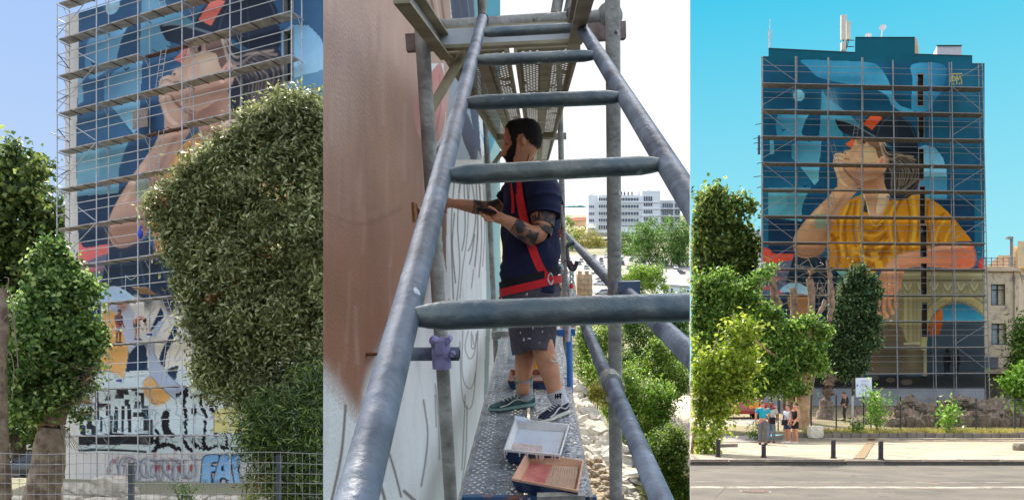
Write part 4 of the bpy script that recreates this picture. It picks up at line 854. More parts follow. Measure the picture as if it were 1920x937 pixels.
L_DEEP = leaf_mat('leaves_deep_shade', (18, 30, 16), (36, 54, 28), (66, 88, 44), .15, .45, .4)
M_BARK = mat('grey_brown_bark', (120, 100, 84), .95, .4, 5, 1.0, bscale=18, c2=(154, 136, 118)); M_BARK_P = mat('peeled_trunk', (178, 138, 100), .85, .3, 3, .6, bscale=14, c2=(206, 172, 132))
M_TWIG = mat('pale_twigs', (136, 120, 102), .9, .2, 8); M_BARK_D = mat('dark_bark', (74, 62, 52), .95, .35, 6, 1.0, bscale=18)

# tall dark tree at the far edge, beside the building
t = thing('broadleaf_tree', 'tall dark green tree at the very edge beside the scaffold top, behind the leaning trunk', 'tree', at(30, 930, 50) * V(1, 1, 0) + V(0, 0, LG))
bl_ = pxblobs([(20, 345, 45, 55), (60, 345, 48, 48), (95, 400, 28, 45), (30, 440, 60, 80), (85, 480, 38, 70), (20, 560, 55, 90), (70, 600, 50, 80), (20, 690, 50, 90), (80, 720, 50, 80), (40, 790, 60, 50), (100, 780, 36, 50), (15, 300, 22, 30), (60, 310, 14, 14), (-20, 480, 40, 160)], 50)
crown(t, bl_, 30000, .42, .26, leaf_mat('leaves_plane', (44, 64, 28), (92, 116, 56), (160, 174, 96), .4, .55, .35), 31, clump=14)
w = MB(); limb(w, [at(35, 945, 50), at(38, 800, 50), at(45, 640, 50), at(50, 480, 50)], .5, .15, 8); w.build('trunk', M_BARK_D, t)
# bright tree on a thick leaning trunk
t = thing('broadleaf_tree', 'bright green egg-shaped tree on a thick grey leaning trunk in front of the wall', 'tree', V(*(at(92, 930, 15.5)[:2]), LG))
bl_ = pxblobs([(100, 478, 20, 30), (92, 505, 30, 30), (122, 512, 30, 30), (106, 545, 50, 40), (110, 600, 72, 56), (108, 660, 82, 60), (95, 715, 72, 50), (80, 765, 58, 34), (160, 560, 28, 40), (165, 630, 30, 40), (60, 600, 42, 60), (50, 700, 38, 60), (106, 458, 10, 14), (150, 690, 30, 30), (150, 776, 10, 10)], 15.5, .9)
crown(t, bl_, 30000, 0.1, 0.0677, L_MID, 32, clump=11, inner=.45, gap=.95)
w = MB(); limb(w, [at(78, 975, 15.5), at(80, 930, 15.5), at(92, 850, 15.5), at(98, 800, 15.5), at(112, 760, 15.5), at(122, 735, 15.5)], 0.387, 0.129, 12, .04, 3); w.build('trunk', M_BARK, t, True)
w = MB()
limb(w, [at(92, 815, 15.5), at(106, 770, 15.45), at(120, 720, 15.45), at(128, 690, 15.5)], 0.1032, 0.0516, 8, .2, 4); limb(w, [at(84, 810, 15.5), at(80, 740, 15.5), at(90, 640, 15.5), at(100, 520, 15.5)], 0.129, 0.0323, 8, .1, 5)
limb(w, [at(118, 750, 15.5), at(140, 730, 15.4), at(172, 705, 15.2)], 0.0452, 0.0129, 6, .3, 6); limb(w, [at(120, 745, 15.5), at(150, 752, 15.3), at(172, 750, 15.2)], 0.0323, 0.0129, 6, .3, 7)
w.build('branch', M_BARK_P, t, True)
w = MB(); g_ = np.random.default_rng(41)
for k in range(60):
    a = at(150 + 18 * g_.random(), 690 + 70 * g_.random(), 15.3); w.path(smooth_pts([a, a + g_.normal(size=3) * .09, a + g_.normal(size=3) * .22], False, 3), .0045, 4)
for k in range(6): w.path(smooth_pts([at(112, 790, 15.3), at(118 + 6 * k, 815 + 4 * k, 15.0), at(128 + 7 * k, 838 + 3 * k, 14.95)], False, 4), .006, 4)
w.path(smooth_pts([at(150, 778, 15.2), at(175, 772, 15.1), at(204, 757, 15.0)], False), .008, 4)
w.build('dry_twigs', M_TWIG, t, kind='stuff')
# pale trunk at the frame edge
t = thing('bare_tree', 'pale bare trunk with drooping dry twigs at the outer edge', 'tree', V(*(at(4, 930, 14)[:2]), LG))
w = MB(); limb(w, [at(2, 980, 14), at(4, 900, 14), at(3, 740, 14), at(6, 600, 14), at(5, 540, 14)], 0.129, 0.0645, 10, .15, 8); w.build('trunk', M_BARK, t, True)
w = MB()
for q in ([(6, 600), (20, 590), (30, 640), (34, 690)], [(5, 560), (14, 540), (24, 575), (32, 660)], [(6, 700), (16, 660), (26, 690), (22, 750)], [(8, 520), (16, 522), (14, 540)]): w.path(smooth_pts([at(a, b, 13.9) for a, b in q], False), .008, 5)
w.build('dry_twigs', M_TWIG, t)
# big glossy bush in front of the scaffold and its lower neighbour
t = thing('evergreen_shrub', 'huge glossy olive-green bush hiding half of the left scaffold', 'bush', V(*(at(540, 930, 16)[:2]), LG))
bl_ = pxblobs([(560, 260, 80, 75), (500, 265, 70, 55), (560, 200, 55, 24), (450, 280, 46, 42), (412, 300, 36, 42), (498, 232, 44, 34), (440, 330, 60, 60), (380, 350, 55, 55), (330, 375, 52, 50), (300, 385, 26, 42), (520, 350, 110, 90), (400, 430, 90, 80), (345, 450, 50, 60), (500, 460, 110, 100), (590, 420, 70, 160), (430, 540, 85, 80), (395, 600, 50, 60), (520, 580, 110, 90), (430, 650, 70, 70), (400, 690, 34, 50), (450, 715, 70, 55), (530, 690, 90, 80), (600, 640, 60, 130), (480, 755, 40, 26), (375, 520, 50, 50)], 16)
bl_ = [(c + V(0, .9, 0) * 0, r) for c, r in bl_]
crown(t, bl_, 112000, 0.1161, 0.0426, L_OLIVE, 33, clump=9, inner=.55, spread=.9, ragged=.08, gap=3.0)
w = MB()
for a in ((520, 940, 540, 700, 520, 480), (540, 940, 470, 760, 420, 600), (545, 940, 590, 700, 590, 450), (535, 940, 480, 720, 380, 430)): limb(w, [at(a[0], a[1], 16.4), at(a[2], a[3], 16.4), at(a[4], a[5], 16.4)], 0.129, 0.0323, 7, .1, a[2])
w.build('trunk', M_BARK_D, t)
g_ = np.random.default_rng(77); bl2 = [(at(x, y, 15.5), (.13, .13, .10)) for x, y in ((302, 378), (470, 490), (490, 470), (525, 585), (440, 530), (560, 640), (498, 478), (395, 560))]
crown(t, bl2, 260, 0.0903, 0.0355, leaf_mat('dry_brown_leaves', (96, 62, 34), (140, 92, 52), (176, 128, 78), .2), 34, name='dry_leaves', clump=8)
t = thing('evergreen_shrub', 'lower dark green narrow-leaved bush behind the fence under the huge olive bush', 'bush', V(*(at(560, 937, 14.8)[:2]), LG))
bl_ = pxblobs([(560, 790, 75, 60), (510, 800, 50, 50), (480, 790, 32, 40), (540, 860, 70, 60), (600, 850, 50, 100), (500, 870, 36, 40), (560, 930, 70, 40), (600, 750, 50, 60), (470, 840, 22, 34)], 14.8)
crown(t, bl_, 20000, 0.1677, 0.0226, leaf_mat('leaves_narrow_green', (36, 58, 26), (80, 108, 48), (146, 166, 84), .25, .38, .5), 35, clump=12, inner=.35)
crown(t, pxblobs([(498, 896, 22, 26), (470, 915, 18, 20), (520, 915, 18, 16)], 14.6), 900, 0.129, 0.0193, leaf_mat('leaves_dry_straw', (120, 112, 70), (160, 152, 100), (196, 186, 134), .3), 36, name='dry_leaves')
w = MB(); limb(w, [at(560, 960, 15.0), at(555, 880, 15.0), at(540, 800, 15.0)], 0.0774, 0.0258, 7); w.build('trunk', M_BARK_D, t)
# weeds at the foot of the fence, on the bank
for k, (x, y, h, w_) in enumerate(((30, 935, .6, .8), (215, 932, .4, .6), (10, 925, .7, .7), (440, 930, .5, .9))):
    plant(('leafy weed at the foot of the pale edge trunk', 'small tuft below the sloping cut stone', 'taller weed at the frame edge beside the fence', 'straggly weed near the blue graffiti')[k], V(at(x, y, 17)[0], 26, LG + 1.0), h, w_, L_MID, 60 + k, 6, .1, n=240, group='weeds along the left fence')
# street behind the trees: a dark parked car, a low wall, a pale house front
car('dark parked car half hidden behind the leaning trunk and fence', V(at(70, 870, 46)[0], 46, at(70, 893, 46)[2]), R(180), paintm('black', (22, 22, 26)))
rd = MB(); rd.hull8([V(-60, 44, LG - .5), V(-25.2, 44, LG - .5), V(-25.2, 66, LG - .5), V(-60, 66, LG - .5)], [V(-60, 44, at(70, 893, 46)[2] - .012), V(-25.2, 44, at(70, 893, 46)[2] - .012), V(-25.2, 66, at(70, 893, 46)[2] - .012), V(-60, 66, at(70, 893, 46)[2] - .012)]); rd.build('side_road', mat('asphalt_old', (112, 108, 104), .95, .15, 3, .4), kind='structure')
t = thing('house', 'pale low house front glimpsed under the dark tree', 'house', V(at(60, 870, 66)[0], 66, LG))
MB().hull8([at(-40, 880, 66), at(122, 880, 66), at(112, 880, 72), at(-40, 880, 72)], [at(-40, 770, 66), at(122, 770, 66), at(112, 770, 72), at(-40, 770, 72)]).build('wall', mat('pale_house_wall', (196, 186, 172), .9, .12, 1.5), t)
for x in (30, 70, 105): MB().hull8([at(x - 9, 850, 65.95), at(x + 9, 850, 65.95), at(x + 9, 850, 66.1), at(x - 9, 850, 66.1)], [at(x - 9, 800, 65.95), at(x + 9, 800, 65.95), at(x + 9, 800, 66.1), at(x - 9, 800, 66.1)]).build('window', M_DGLASS, t)

# the two painters at work on the left scaffold
d_ = lhit(222, 643, .75); MF = unit(LU)
VEST = cloth('orange_vest', (236, 104, 46)); 
t, W = figure('standing worker in patterned shorts and red harness, looking down at the scaffold deck', d_, MF, 1.72, dict(jaw=(.045, 0, .865), head=(.05, 0, .905), crown=(.055, 0, .945), nose=(.095, 0, .875), neck=(.02, 0, .82), chest=(.012, 0, .73), wrl=(.07, -.13, .48), wrr=(.1, .13, .5), elr=(.03, .13, .63)), cloth('navy_vest', (70, 62, 84), c2=(150, 130, 140), scale=12), cloth('patterned_shorts', (190, 60, 70), c2=(220, 214, 214), scale=16), .46, .08, skin_m=M_SKIN_T)
h = MB(); c = W['chest']
for s in (-1, 1): h.path([W['sh' + 'lr'[s > 0]] * .75 + W['neck'] * .25 + V(0, 0, .03), c + MF * .11 + V(0, 0, -.05), W['waist'] + MF * .1], .022, 5)
h.path([W['pelvis'] + V(.14 * math.cos(w), .14 * math.sin(w), .02) for w in np.linspace(0, 6.28, 12)], .03, 5); h.build('harness', cloth('red_webbing', (196, 42, 48)), t)
d_ = lhit(257, 637, .75)
t, W = figure('bending worker in an orange vest reaching down to the scaffold deck', d_, MF, 1.68, dict(waist=(.02, 0, .62), chest=(.14, 0, .66), neck=(.22, 0, .64), jaw=(.28, 0, .59), head=(.30, 0, .575), crown=(.335, 0, .55), nose=(.30, 0, .53), shl=(.18, -.11, .64), shr=(.18, .11, .64), ell=(.21, -.12, .48), elr=(.22, .12, .48), wrl=(.27, -.10, .33), wrr=(.29, .10, .33), pelvis=(-.05, 0, .56), hil=(-.05, -.05, .53), hir=(-.05, .05, .53), knl=(-.02, -.06, .28), knr=(.03, .06, .28)), VEST, cloth('brown_shorts', (96, 82, 74)), .47, .4, skin_m=M_SKIN)
# ================================================================== RIGHT PLACE: the finished wall across a small square
FD = 60.6; KR = F_PX / FD
def rw(x, y, d=FD): return at(x, y, d)
def gr(d): return 0.0 if d <= 34 else 1.7 * (d - 34) / 26.6
def rg(x, d): return V((x - CX) / F_PX * d, d, gr(d))
SEAM = 1294.0; sx = (SEAM - CX) / F_PX
# ---- road, kerb, paving, verge, ground
M_ROAD = mat('worn_asphalt', (78, 73, 65), .92, .2, .7, .5, c2=(94, 88, 78), bscale=60, detail=8, flecks=((.55, .60, (72, 66, 58)), (1.6, .66, (66, 60, 54)), (6, .70, (62, 58, 52)), (.8, .68, (120, 98, 70))))
r = MB(); r.quad((sx * 6, 6, -.13), (40, 6, -.13), (40, 20.62, -.13), (sx * 20.62, 20.62, -.13)); r.build('road', M_ROAD, kind='structure')
M_LINE = mat('worn_road_paint', (88, 82, 72), .9, .06, 4, .3, c2=(160, 152, 136), thr=(.38, .6))
r = MB(); r.quad((14.3 * .2235, 14.3, -.126), (40, 14.0, -.126), (40, 14.3, -.126), (14.62 * .2235, 14.62, -.126)); r.quad((15.6 * .2235, 15.6, -.126), (40, 14.7, -.126), (40, 14.75, -.126), (15.66 * .2235, 15.66, -.126)); r.build('road_marking', M_LINE, kind='structure')
cr_ = MB(); cp = [hit(1338, 932, V(0, 0, -.124), V(0, 0, 1)), hit(1352, 920, V(0, 0, -.124), V(0, 0, 1)), hit(1360, 912, V(0, 0, -.124), V(0, 0, 1)), hit(1368, 903, V(0, 0, -.124), V(0, 0, 1))]
for a, b in zip(cp[:-1], cp[1:]):
    o = V(.014, 0, 0); cr_.quad(a - o, a + o, b + o, b - o)
cr_.build('road_crack', mat('tar_seam', (84, 80, 76), .9, .2, 8), kind='structure')
mh = thing('manhole_cover', 'rusty round manhole cover set in the asphalt', 'manhole', hit(1416, 921, V(0, 0, -.13), V(0, 0, 1)))
c = hit(1416, 921, V(0, 0, -.13), V(0, 0, 1)); k = MB(); k.tube(c + V(0, 0, -.02), c + V(0, 0, .006), .27, 24); k.build('ring', mat('manhole_ring', (112, 104, 96), .8, .2, 6), mh)
k = MB(); k.tube(c + V(0, 0, -.02), c + V(0, 0, .012), .225, 24)
for i in range(-3, 4): k.box(c + V(i * .06, 0, .014), (.02, .36 - abs(i) * .04, .008))
k.build('cover', mat('manhole_iron', (92, 74, 60), .7, .3, 14), mh)
pv = MB(); pv.quad((sx * 20.6, 20.6, -.03), (40, 20.6, -.03), (40, 34, -.03), (sx * 34, 34, -.03)); pv.quad((sx * 34, 34, -.03), (40, 34, -.03), (40, 37, .16), (sx * 37, 37, .16)); pave = pv.build('pavement', mat('joint_sand', (132, 122, 108), .95, .2, 4), kind='structure')
M_SLAB = [mat('paving_slab_%s' % n, c, .88, .09, 1.6, .25, bscale=30, flecks=((2.2, .68, (112, 104, 90)), (9, .72, (96, 90, 80)))) for n, c in (('warm', (146, 133, 110)), ('grey', (138, 128, 110)), ('pale', (154, 142, 118)))]
M_TACT = mat('tactile_slab', (124, 104, 74), .9, .12, 3, .3)
slab = {}
def slab_me(m, w, d):
    kk = (m.name, w, d)
    if kk not in slab: b = MB(); b.hull8([V(0, 0, -.05), V(w, 0, -.05), V(w, d, -.05), V(0, d, -.05)], [V(.008, .008, 0), V(w - .008, .008, 0), V(w - .008, d - .008, 0), V(.008, d - .008, 0)]); slab[kk] = b.mesh('slab', m)
    return slab[kk]
g_ = np.random.default_rng(12); SW, SD = 1.0, 1.0
for i in range(15):
    y0 = 21.05 + i * SD; x = sx * (y0 + SD) + .02
    n0 = math.floor(x / SW); 
    for k in range(n0, 27):
        x0 = k * SW - .17 * 0
        if x0 < sx * (y0 + SD) - .9: continue
        if x0 > (1935 - CX) / F_PX * (y0 + SD): continue
        w = SW - .035; xs = x0
        edge_x = sx * (y0 + SD) + .01
        if x0 < edge_x: xs = edge_x; w = x0 + SW - .035 - edge_x
        if w < .05: continue
        m = M_SLAB[g_.integers(0, 3)]; tact = abs(px(V(x0 + .5, y0 + .5, 0))[0] - (1640 - (y0 - 21) * 3.0)) < 18 and False
        o = link('paving_slab', slab_me(M_TACT if tact else m, round(w, 2), SD - .035), pave, (xs, y0, gr(y0 + .5) + .003 * g_.normal() * .4 + .002))
        o.rotation_euler = (0.002 * g_.normal(), .002 * g_.normal(), 0)
# a strip of yellow ribbed slabs crossing to the kerb
for i in range(12):
    y0 = 21.2 + i * 1.24; xc = 9.43 + (y0 - 21.7) * .475
    b = MB(); b.hull8([V(-.15, 0, 0), V(.15, 0, 0), V(.15 + .58, 1.2, 0), V(-.15 + .58, 1.2, 0)], [V(-.15, 0, .02), V(.15, 0, .02), V(.15 + .58, 1.2, .02), V(-.15 + .58, 1.2, .02)]); [b.hull8([V(q - .014, .02, .02), V(q + .014, .02, .02), V(q + .014 + .57, 1.18, .02), V(q - .014 + .57, 1.18, .02)], [V(q - .01, .02, .025), V(q + .01, .02, .025), V(q + .01 + .57, 1.18, .025), V(q - .01 + .57, 1.18, .025)]) for q in (-.1, -.035, .035, .1)]
    link('ribbed_slab', b.mesh('ribbed_slab', M_TACT), pave, (xc, y0, gr(y0 + .6) + .004))
kb = MB(); kb.hull8([V(sx * 20.62, 20.62, -.2), V(40, 20.62, -.2), V(40, 20.7, -.2), V(sx * 20.7, 20.7, -.2)], [V(sx * 20.62, 20.66, -.06), V(40, 20.66, -.06), V(40, 20.7, -.06), V(sx * 20.7, 20.7, -.06)])
kerb = kb.build('kerb', mat('kerb_mortar', (96, 90, 82), .9, .2, 6), kind='structure')
M_KERB = mat('kerb_concrete', (124, 114, 102), .92, .2, 3, .5, bscale=30)
x = sx * 20.6 + .02; k = 0
while x < 14.2:
    L_ = .98; b = MB(); b.hull8([V(0, 0, -.16), V(L_, 0, -.16), V(L_, .3, -.16), V(0, .3, -.16)], [V(.01, .04, 0), V(L_ - .01, .04, 0), V(L_ - .01, .3, 0), V(.01, .3, 0)])
    o = link('kerb_stone', b.mesh('kerb_stone', M_KERB), kerb, (x, 20.64 + .012 * g_.normal(), .006 + .008 * g_.normal())); x += L_ + .025
# raised bed edge behind the pavement
be = thing('bed_edge', 'long low concrete edging between the square and the fenced ruins', 'kerb', rg(1600, 36))
for i in range(26):
    x0 = 1492 + i * 17.5; a = rg(x0, 36.0); b = rg(x0 + 17.0, 36.05); c = .20 + .02 * g_.normal()
    MB().hull8([a + V(0, 0, -.1), b + V(0, 0, -.1), b + V(0, .28, -.1), a + V(0, .28, -.1)], [a + V(0, 0, c), b + V(0, 0, c), b + V(0, .28, c), a + V(0, .28, c)]).build('edging_stone', M_KERB, be)
MB().hull8([rg(1420, 33.5) + V(0, 0, -.1), rg(1492, 36) + V(0, 0, -.1), rg(1492, 36.3) + V(0, 0, -.1), rg(1420, 33.9) + V(0, 0, -.1)], [rg(1420, 33.5) + V(0, 0, .14), rg(1492, 36) + V(0, 0, .2), rg(1492, 36.3) + V(0, 0, .2), rg(1420, 33.9) + V(0, 0, .14)]).build('edging_stone', M_KERB, be)
# ground beyond, rising to the building
gm = MB(); rows = [36.2, 38, 42, 48, 54, 60, 66, 75, 95, 140]
for a, b in zip(rows[:-1], rows[1:]): gm.quad((sx * a, a, gr(a) + .12), (75, a, gr(a) + .12), (75, b, gr(b) + .12), (sx * b, b, gr(b) + .12))
gm.build('ground', mat('dry_earth', (140, 122, 96), .95, .3, .8, .7, c2=(116, 112, 74), bscale=6), kind='structure')
# side lane with parked car at the left
ln = MB(); ln.quad(rg(1294.5, 33.2) + V(0, 0, .02), rg(1420, 33.2) + V(0, 0, .02), rg(1470, 46) + V(0, 0, .15), rg(1294.5, 46) + V(0, 0, .15)); ln.build('side_lane', mat('lane_paving', (132, 126, 118), .92, .12, 1.4, .4), kind='structure')
for u in (0, 1, 2, 3):
    q = MB(); a, b = rg(1318 + u * 32, 33.3) + V(0, 0, .026), rg(1352 + u * 30, 44) + V(0, 0, .14); q.quad(a, a + V(.04, 0, 0), b + V(.04, 0, 0), b); q.build('lane_joint', mat('lane_seam', (90, 86, 80), .9, .1), kind='structure')

# ---- the painted building
bl = thing('apartment_building', 'tall teal building whose blind wall carries the whole finished painting', 'building', rw(1636, 760) * V(1, 1, 0) + V(0, 0, 1.7))
X0, X1 = 1428.0, 1846.0
gx = np.linspace(X0, X1, 420); gy = np.linspace(68, 762, 620)
PX_, PY_ = np.meshgrid(gx, gy)
Pg = np.stack([(PX_ - CX) / KR, np.full(PX_.shape, FD), CAM_Z + (HY - PY_) / KR], -1)
roof_pts = [(1428, 107), (1441, 107), (1441, 91), (1604, 99), (1604, 70.5), (1715, 70.5), (1715, 102), (1823, 105), (1823, 120), (1846, 120)]
def roofline(x):
    x = np.asarray(x, float); r = np.full(x.shape, 107.0)
    for a, b, c, d in ((1428, 1441, 107, 107), (1441, 1604, 91, 99), (1604, 1715, 70.5, 70.5), (1715, 1823, 102, 105), (1823, 1847, 120, 120)):
        k = (x >= a) & (x < b); r[k] = c + (d - c) * (x[k] - a) / (b - a)
    return r
p = Paint(PX_, PY_, (18, 78, 112)); paint_mural(p)
for l in ([(1781.5,139),(1804,138.5)], [(1783,144),(1783,153),(1780,153)], [(1786,143),(1786,153)], [(1786,143),(1791,146),(1791,151),(1786,153)], [(1794,158),(1794,143),(1797,150),(1800,143),(1803,152),(1803,158)], [(1788,157),(1788,159)], [(1799,156),(1799,158)]):
    p.line(l, 1.5, (196, 168, 64), .95, False)
p.C *= np.array([1.2, 1.26, 1.04]); p.rect(1425, 727, 1850, 770, (150, 152, 156)); p.rect(1425, 724, 1850, 727.5, (70, 72, 76)); p.glow(1500, 745, 60, 10, (120, 122, 128), .5); p.glow(1760, 752, 60, 8, (116, 116, 120), .6)
pc, rc = (gx[:-1] + gx[1:]) / 2, (gy[:-1] + gy[1:]) / 2
hole = rc[:, None] < roofline(pc)[None, :]
SLOT = [(1719.5, 1732, 138, 199), (1721, 1733, 215, 259), (1722, 1732.5, 279, 338), (1724, 1735, 349, 420), (1725, 1738, 421, 483), (1726, 1738.5, 493, 556), (1727, 1739, 566, 632)]
for a, b, c, d in SLOT: hole |= ((rc > c) & (rc < d))[:, None] & ((pc > a) & (pc < b))[None, :]
grid_wall('wall', Pg, p.C, paint_mat('painted_render_right', grain=.16, scale=.9, bump=.2, bscale=18), bl, hole)
M_REVEAL = mat('reveal_render', (168, 152, 126), .9, .15, 3); M_SHUT = mat('brown_shutter', (66, 52, 42), .7, .25, 6)
for a, b, c, d in SLOT:
    w = MB(); e = .9
    for u0, u1 in ((a, a + e), (b - e, b)): w.hull8([rw(u0, d, FD - .01), rw(u1, d, FD - .01), rw(u1, d, FD + .5), rw(u0, d, FD + .5)], [rw(u0, c, FD - .01), rw(u1, c, FD - .01), rw(u1, c, FD + .5), rw(u0, c, FD + .5)])
    for v0, v1 in ((d, d - e), (c + e, c)): w.hull8([rw(a + e, v0, FD - .008), rw(b - e, v0, FD - .008), rw(b - e, v0, FD + .5), rw(a + e, v0, FD + .5)], [rw(a + e, v1, FD - .008), rw(b - e, v1, FD - .008), rw(b - e, v1, FD + .5), rw(a + e, v1, FD + .5)])
    wf = w.build('window', M_REVEAL, bl); h = d - c; n_ = max(2, int(h / 14))
    for k in range(n_):
        v0, v1 = d - e - (h - 2 * e) * k / n_, d - e - (h - 2 * e) * (k + .88) / n_
        MB().hull8([rw(a + e, v0, FD + .3), rw(b - e, v0, FD + .3), rw(b - e, v0, FD + .36), rw(a + e, v0, FD + .36)], [rw(a + e, v1, FD + .3), rw(b - e, v1, FD + .3), rw(b - e, v1, FD + .36), rw(a + e, v1, FD + .36)]).build('shutter' if k % 3 else 'pane', M_SHUT if k % 3 else M_DGLASS, wf)
DEEP = V(4.4, 13, 0)
bd = MB(); prof = [(1428, 107), (1441, 107), (1441, 91), (1604, 99), (1604, 102), (1715, 102), (1823, 105), (1823, 120), (1846, 120), (1846, 762), (1428, 762)]
bd.prism([rw(x, y, FD) + V(.17, .5, 0) for x, y in prof], DEEP); bd.build('body', mat('teal_parapet', (24, 86, 108), .9, .15, 2), bl)
ed = MB()
for (xa, ya), (xb, yb) in list(zip(roof_pts[:-1], roof_pts[1:])) + [((1846, 120), (1846, 762)), ((1428, 762), (1428, 107))]:
    A, B = rw(xa, ya), rw(xb, yb); ed.quad(A, B, B + V(.17, .5, 0), A + V(.17, .5, 0))
ed.build('wall_edge', mat('teal_parapet', (24, 86, 108)), bl)
M_CREAM = mat('cream_render', (212, 190, 150), .9, .12, 2, .2)
tw = MB(); tw.prism([rw(1604.5, 103, FD + .5) + V(.2, 0, 0), rw(1715, 103, FD + .5) + V(.2, 0, 0), rw(1715, 71, FD + .5) + V(.2, 0, 0), rw(1604.5, 71, FD + .5) + V(.2, 0, 0)], V(2.2, 5.2, 0)); tw.build('stair_tower', M_CREAM, bl)
cp_ = MB()
for (xa, ya), (xb, yb) in zip(roof_pts[:-1], roof_pts[1:]):
    if abs(xa - xb) > 2: cp_.hull8([rw(xa, ya, FD - .04), rw(xb, yb, FD - .04), rw(xb, yb, FD + .4), rw(xa, ya, FD + .4)], [rw(xa, ya - 1.1, FD - .04), rw(xb, yb - 1.1, FD - .04), rw(xb, yb - 1.1, FD + .4), rw(xa, ya - 1.1, FD + .4)])
cp_.build('coping', mat('dark_coping', (60, 74, 80), .7, .2, 5), bl)
MB().prism([rw(1716, 103, FD + 1), rw(1721, 103, FD + 1), rw(1721, 80, FD + 1), rw(1716, 80, FD + 1)], V(.6, 1, 0)).build('chimney', M_CREAM, bl)
bx = MB(); bx.prism([rw(1757, 108, FD + 2), rw(1803, 108, FD + 2), rw(1803, 86, FD + 2), rw(1757, 86, FD + 2)], V(1.0, 3.2, 0)); hb = bx.build('roof_hut', mat('hut_grey', (200, 196, 194), .8, .08, 3), bl); MB().hull8([rw(1755.5, 86, FD + 1.9), rw(1804.5, 86, FD + 1.9), rw(1804.5, 86, FD + 5), rw(1757, 86, FD + 5)], [rw(1755.5, 84.6, FD + 1.9), rw(1804.5, 84.6, FD + 1.9), rw(1804.5, 84.6, FD + 5), rw(1757, 84.6, FD + 5)]).build('slab', mat('dark_coping', (60, 74, 80)), hb)
# masts on the roof
t = thing('antenna_mast', 'thin whip antenna mast on the far corner of the teal roof', 'antenna', rw(1443.5, 93, FD + .8))
m = MB(); m.tube(rw(1443, 95, FD + .8), rw(1443.5, 60, FD + .8), .07, 6); m.tube(rw(1443.5, 60, FD + .8), rw(1444.3, 36, FD + .8), .03, 5); m.build('mast', M_GALV, t)
m = MB()
for y in (58, 64, 70): m.tube(rw(1439, y + 2, FD + .8), rw(1448, y - 1, FD + .8), .018, 4); m.tube(rw(1440, y - 2, FD + .8), rw(1447, y + 3, FD + .8), .018, 4)
m.build('dipoles', M_GALV, t)
M_APANEL = mat('antenna_shell', (206, 198, 180), .6, .08, 4)
t = thing('cell_antenna', 'pale mobile phone antenna panels on a short roof mast beside the stair tower', 'antenna', rw(1586, 98, FD + 1.5))
MB().tube(rw(1586, 100, FD + 1.5), rw(1586, 28, FD + 1.5), .09, 8).build('mast', M_GALV, t)
for xa, xb, ya, yb in ((1576.5, 1584, 29, 75), (1586.5, 1594, 41, 75)):
    b = MB(); b.box((rw(xa, ya, FD + 1.3) + rw(xb, yb, FD + 1.3)) / 2, ((xb - xa) / KR, .2, (yb - ya) / KR)); b.build('antenna_panel', M_APANEL, t)
MB().box(rw(1581, 88, FD + 1.3), (.34, .3, .65)).build('equipment_box', M_APANEL, t)
m = MB(); g_ = np.random.default_rng(3)
for k in range(5): m.path(smooth_pts([rw(1580 + 3 * k, 75, FD + 1.3), rw(1582 + 2 * k + g_.normal(), 84, FD + 1.3), rw(1586, 94, FD + 1.4)], False, 3), .03, 4)
for y in (76, 88): m.tube(rw(1586, y, FD + 1.5), rw(1601, y, FD + 1.5), .04, 5)
m.build('cables', mat('dark_steel', (70, 74, 82)), t)
def dish(label, x, y, rp, yb):
    t = thing('satellite_dish', label, 'dish', rw(x, yb, FD + 2)); c = rw(x, y, FD + 2); fw = unit(V(-.35, -1, .25)); a, b = frame(fw); rr = rp / KR; D = MB()
    D.loft([[c + (a * math.cos(w) + b * math.sin(w)) * rr * q + fw * (.28 * rr * q * q) for w in np.linspace(0, 6.283, 16, endpoint=False)] for q in (.05, .5, .8, 1.0, .98, .5, .05)]); D.build('reflector', mat('dish_white', (206, 208, 212), .5, .08, 4), t, True)
    MB().tube(c - fw * .1, rw(x - 2, yb, FD + 2), .05, 6).build('post', M_GALV, t); MB().path([c + fw * .02 - b * rr * .9, c + fw * rr * 1.1 - b * rr * .3], .025, 5).build('feed_arm', M_GALV, t)
dish('small dish standing high on a post above the stair tower', 1655, 53, 6.5, 72); dish('low dish just showing over the stair tower roof edge', 1628, 68, 6, 74)

# ---- scaffold
sr = thing('scaffold', 'ten-level tube scaffold standing before the finished painting', 'scaffold', V(rw(1640, 760)[0], 59.2, 1.6))
SO = [1428, 1491.5, 1552.5, 1616, 1678.5, 1751, 1789, 1849]; SI = [1430, 1494, 1554, 1618, 1679.5, 1746, 1784.5, 1841.5]
DO, DI = 59.2, 60.15
M_GALV_D = mat('scaffold_steel', (124, 124, 122), .6, .2, 10, .15, metal=.2, c2=(160, 160, 156)); M_DECK = mat('steel_deck', (118, 112, 104), .75, .25, 5, .2, c2=(150, 144, 134))
top = [105, 106, 108, 108, 113, 117, 117, 118]
for k in range(8):
    dx = 5.0 * (k > 3) + 2 * (k == 7)
    for xs, d in ((SO[k], DO), (SI[k], DI)):
        MB().tube(at(xs + dx, 768, d), at(xs - dx, top[k], d), .034, 6).build('standard', M_GALV_D, sr); MB().box(at(xs + dx, 766, d), (.18, .18, .04)).build('base_plate', M_GALV_D, sr)
LV = [155 + 49.6 * k for k in range(12)]
xo = lambda k, y: SO[k] + (5.0 * (k > 3) + 2 * (k == 7)) * (y - 436) / 330.0
ysl = lambda y, x: y + (x - 1428) * .0205 * (570 - y) / 415.0
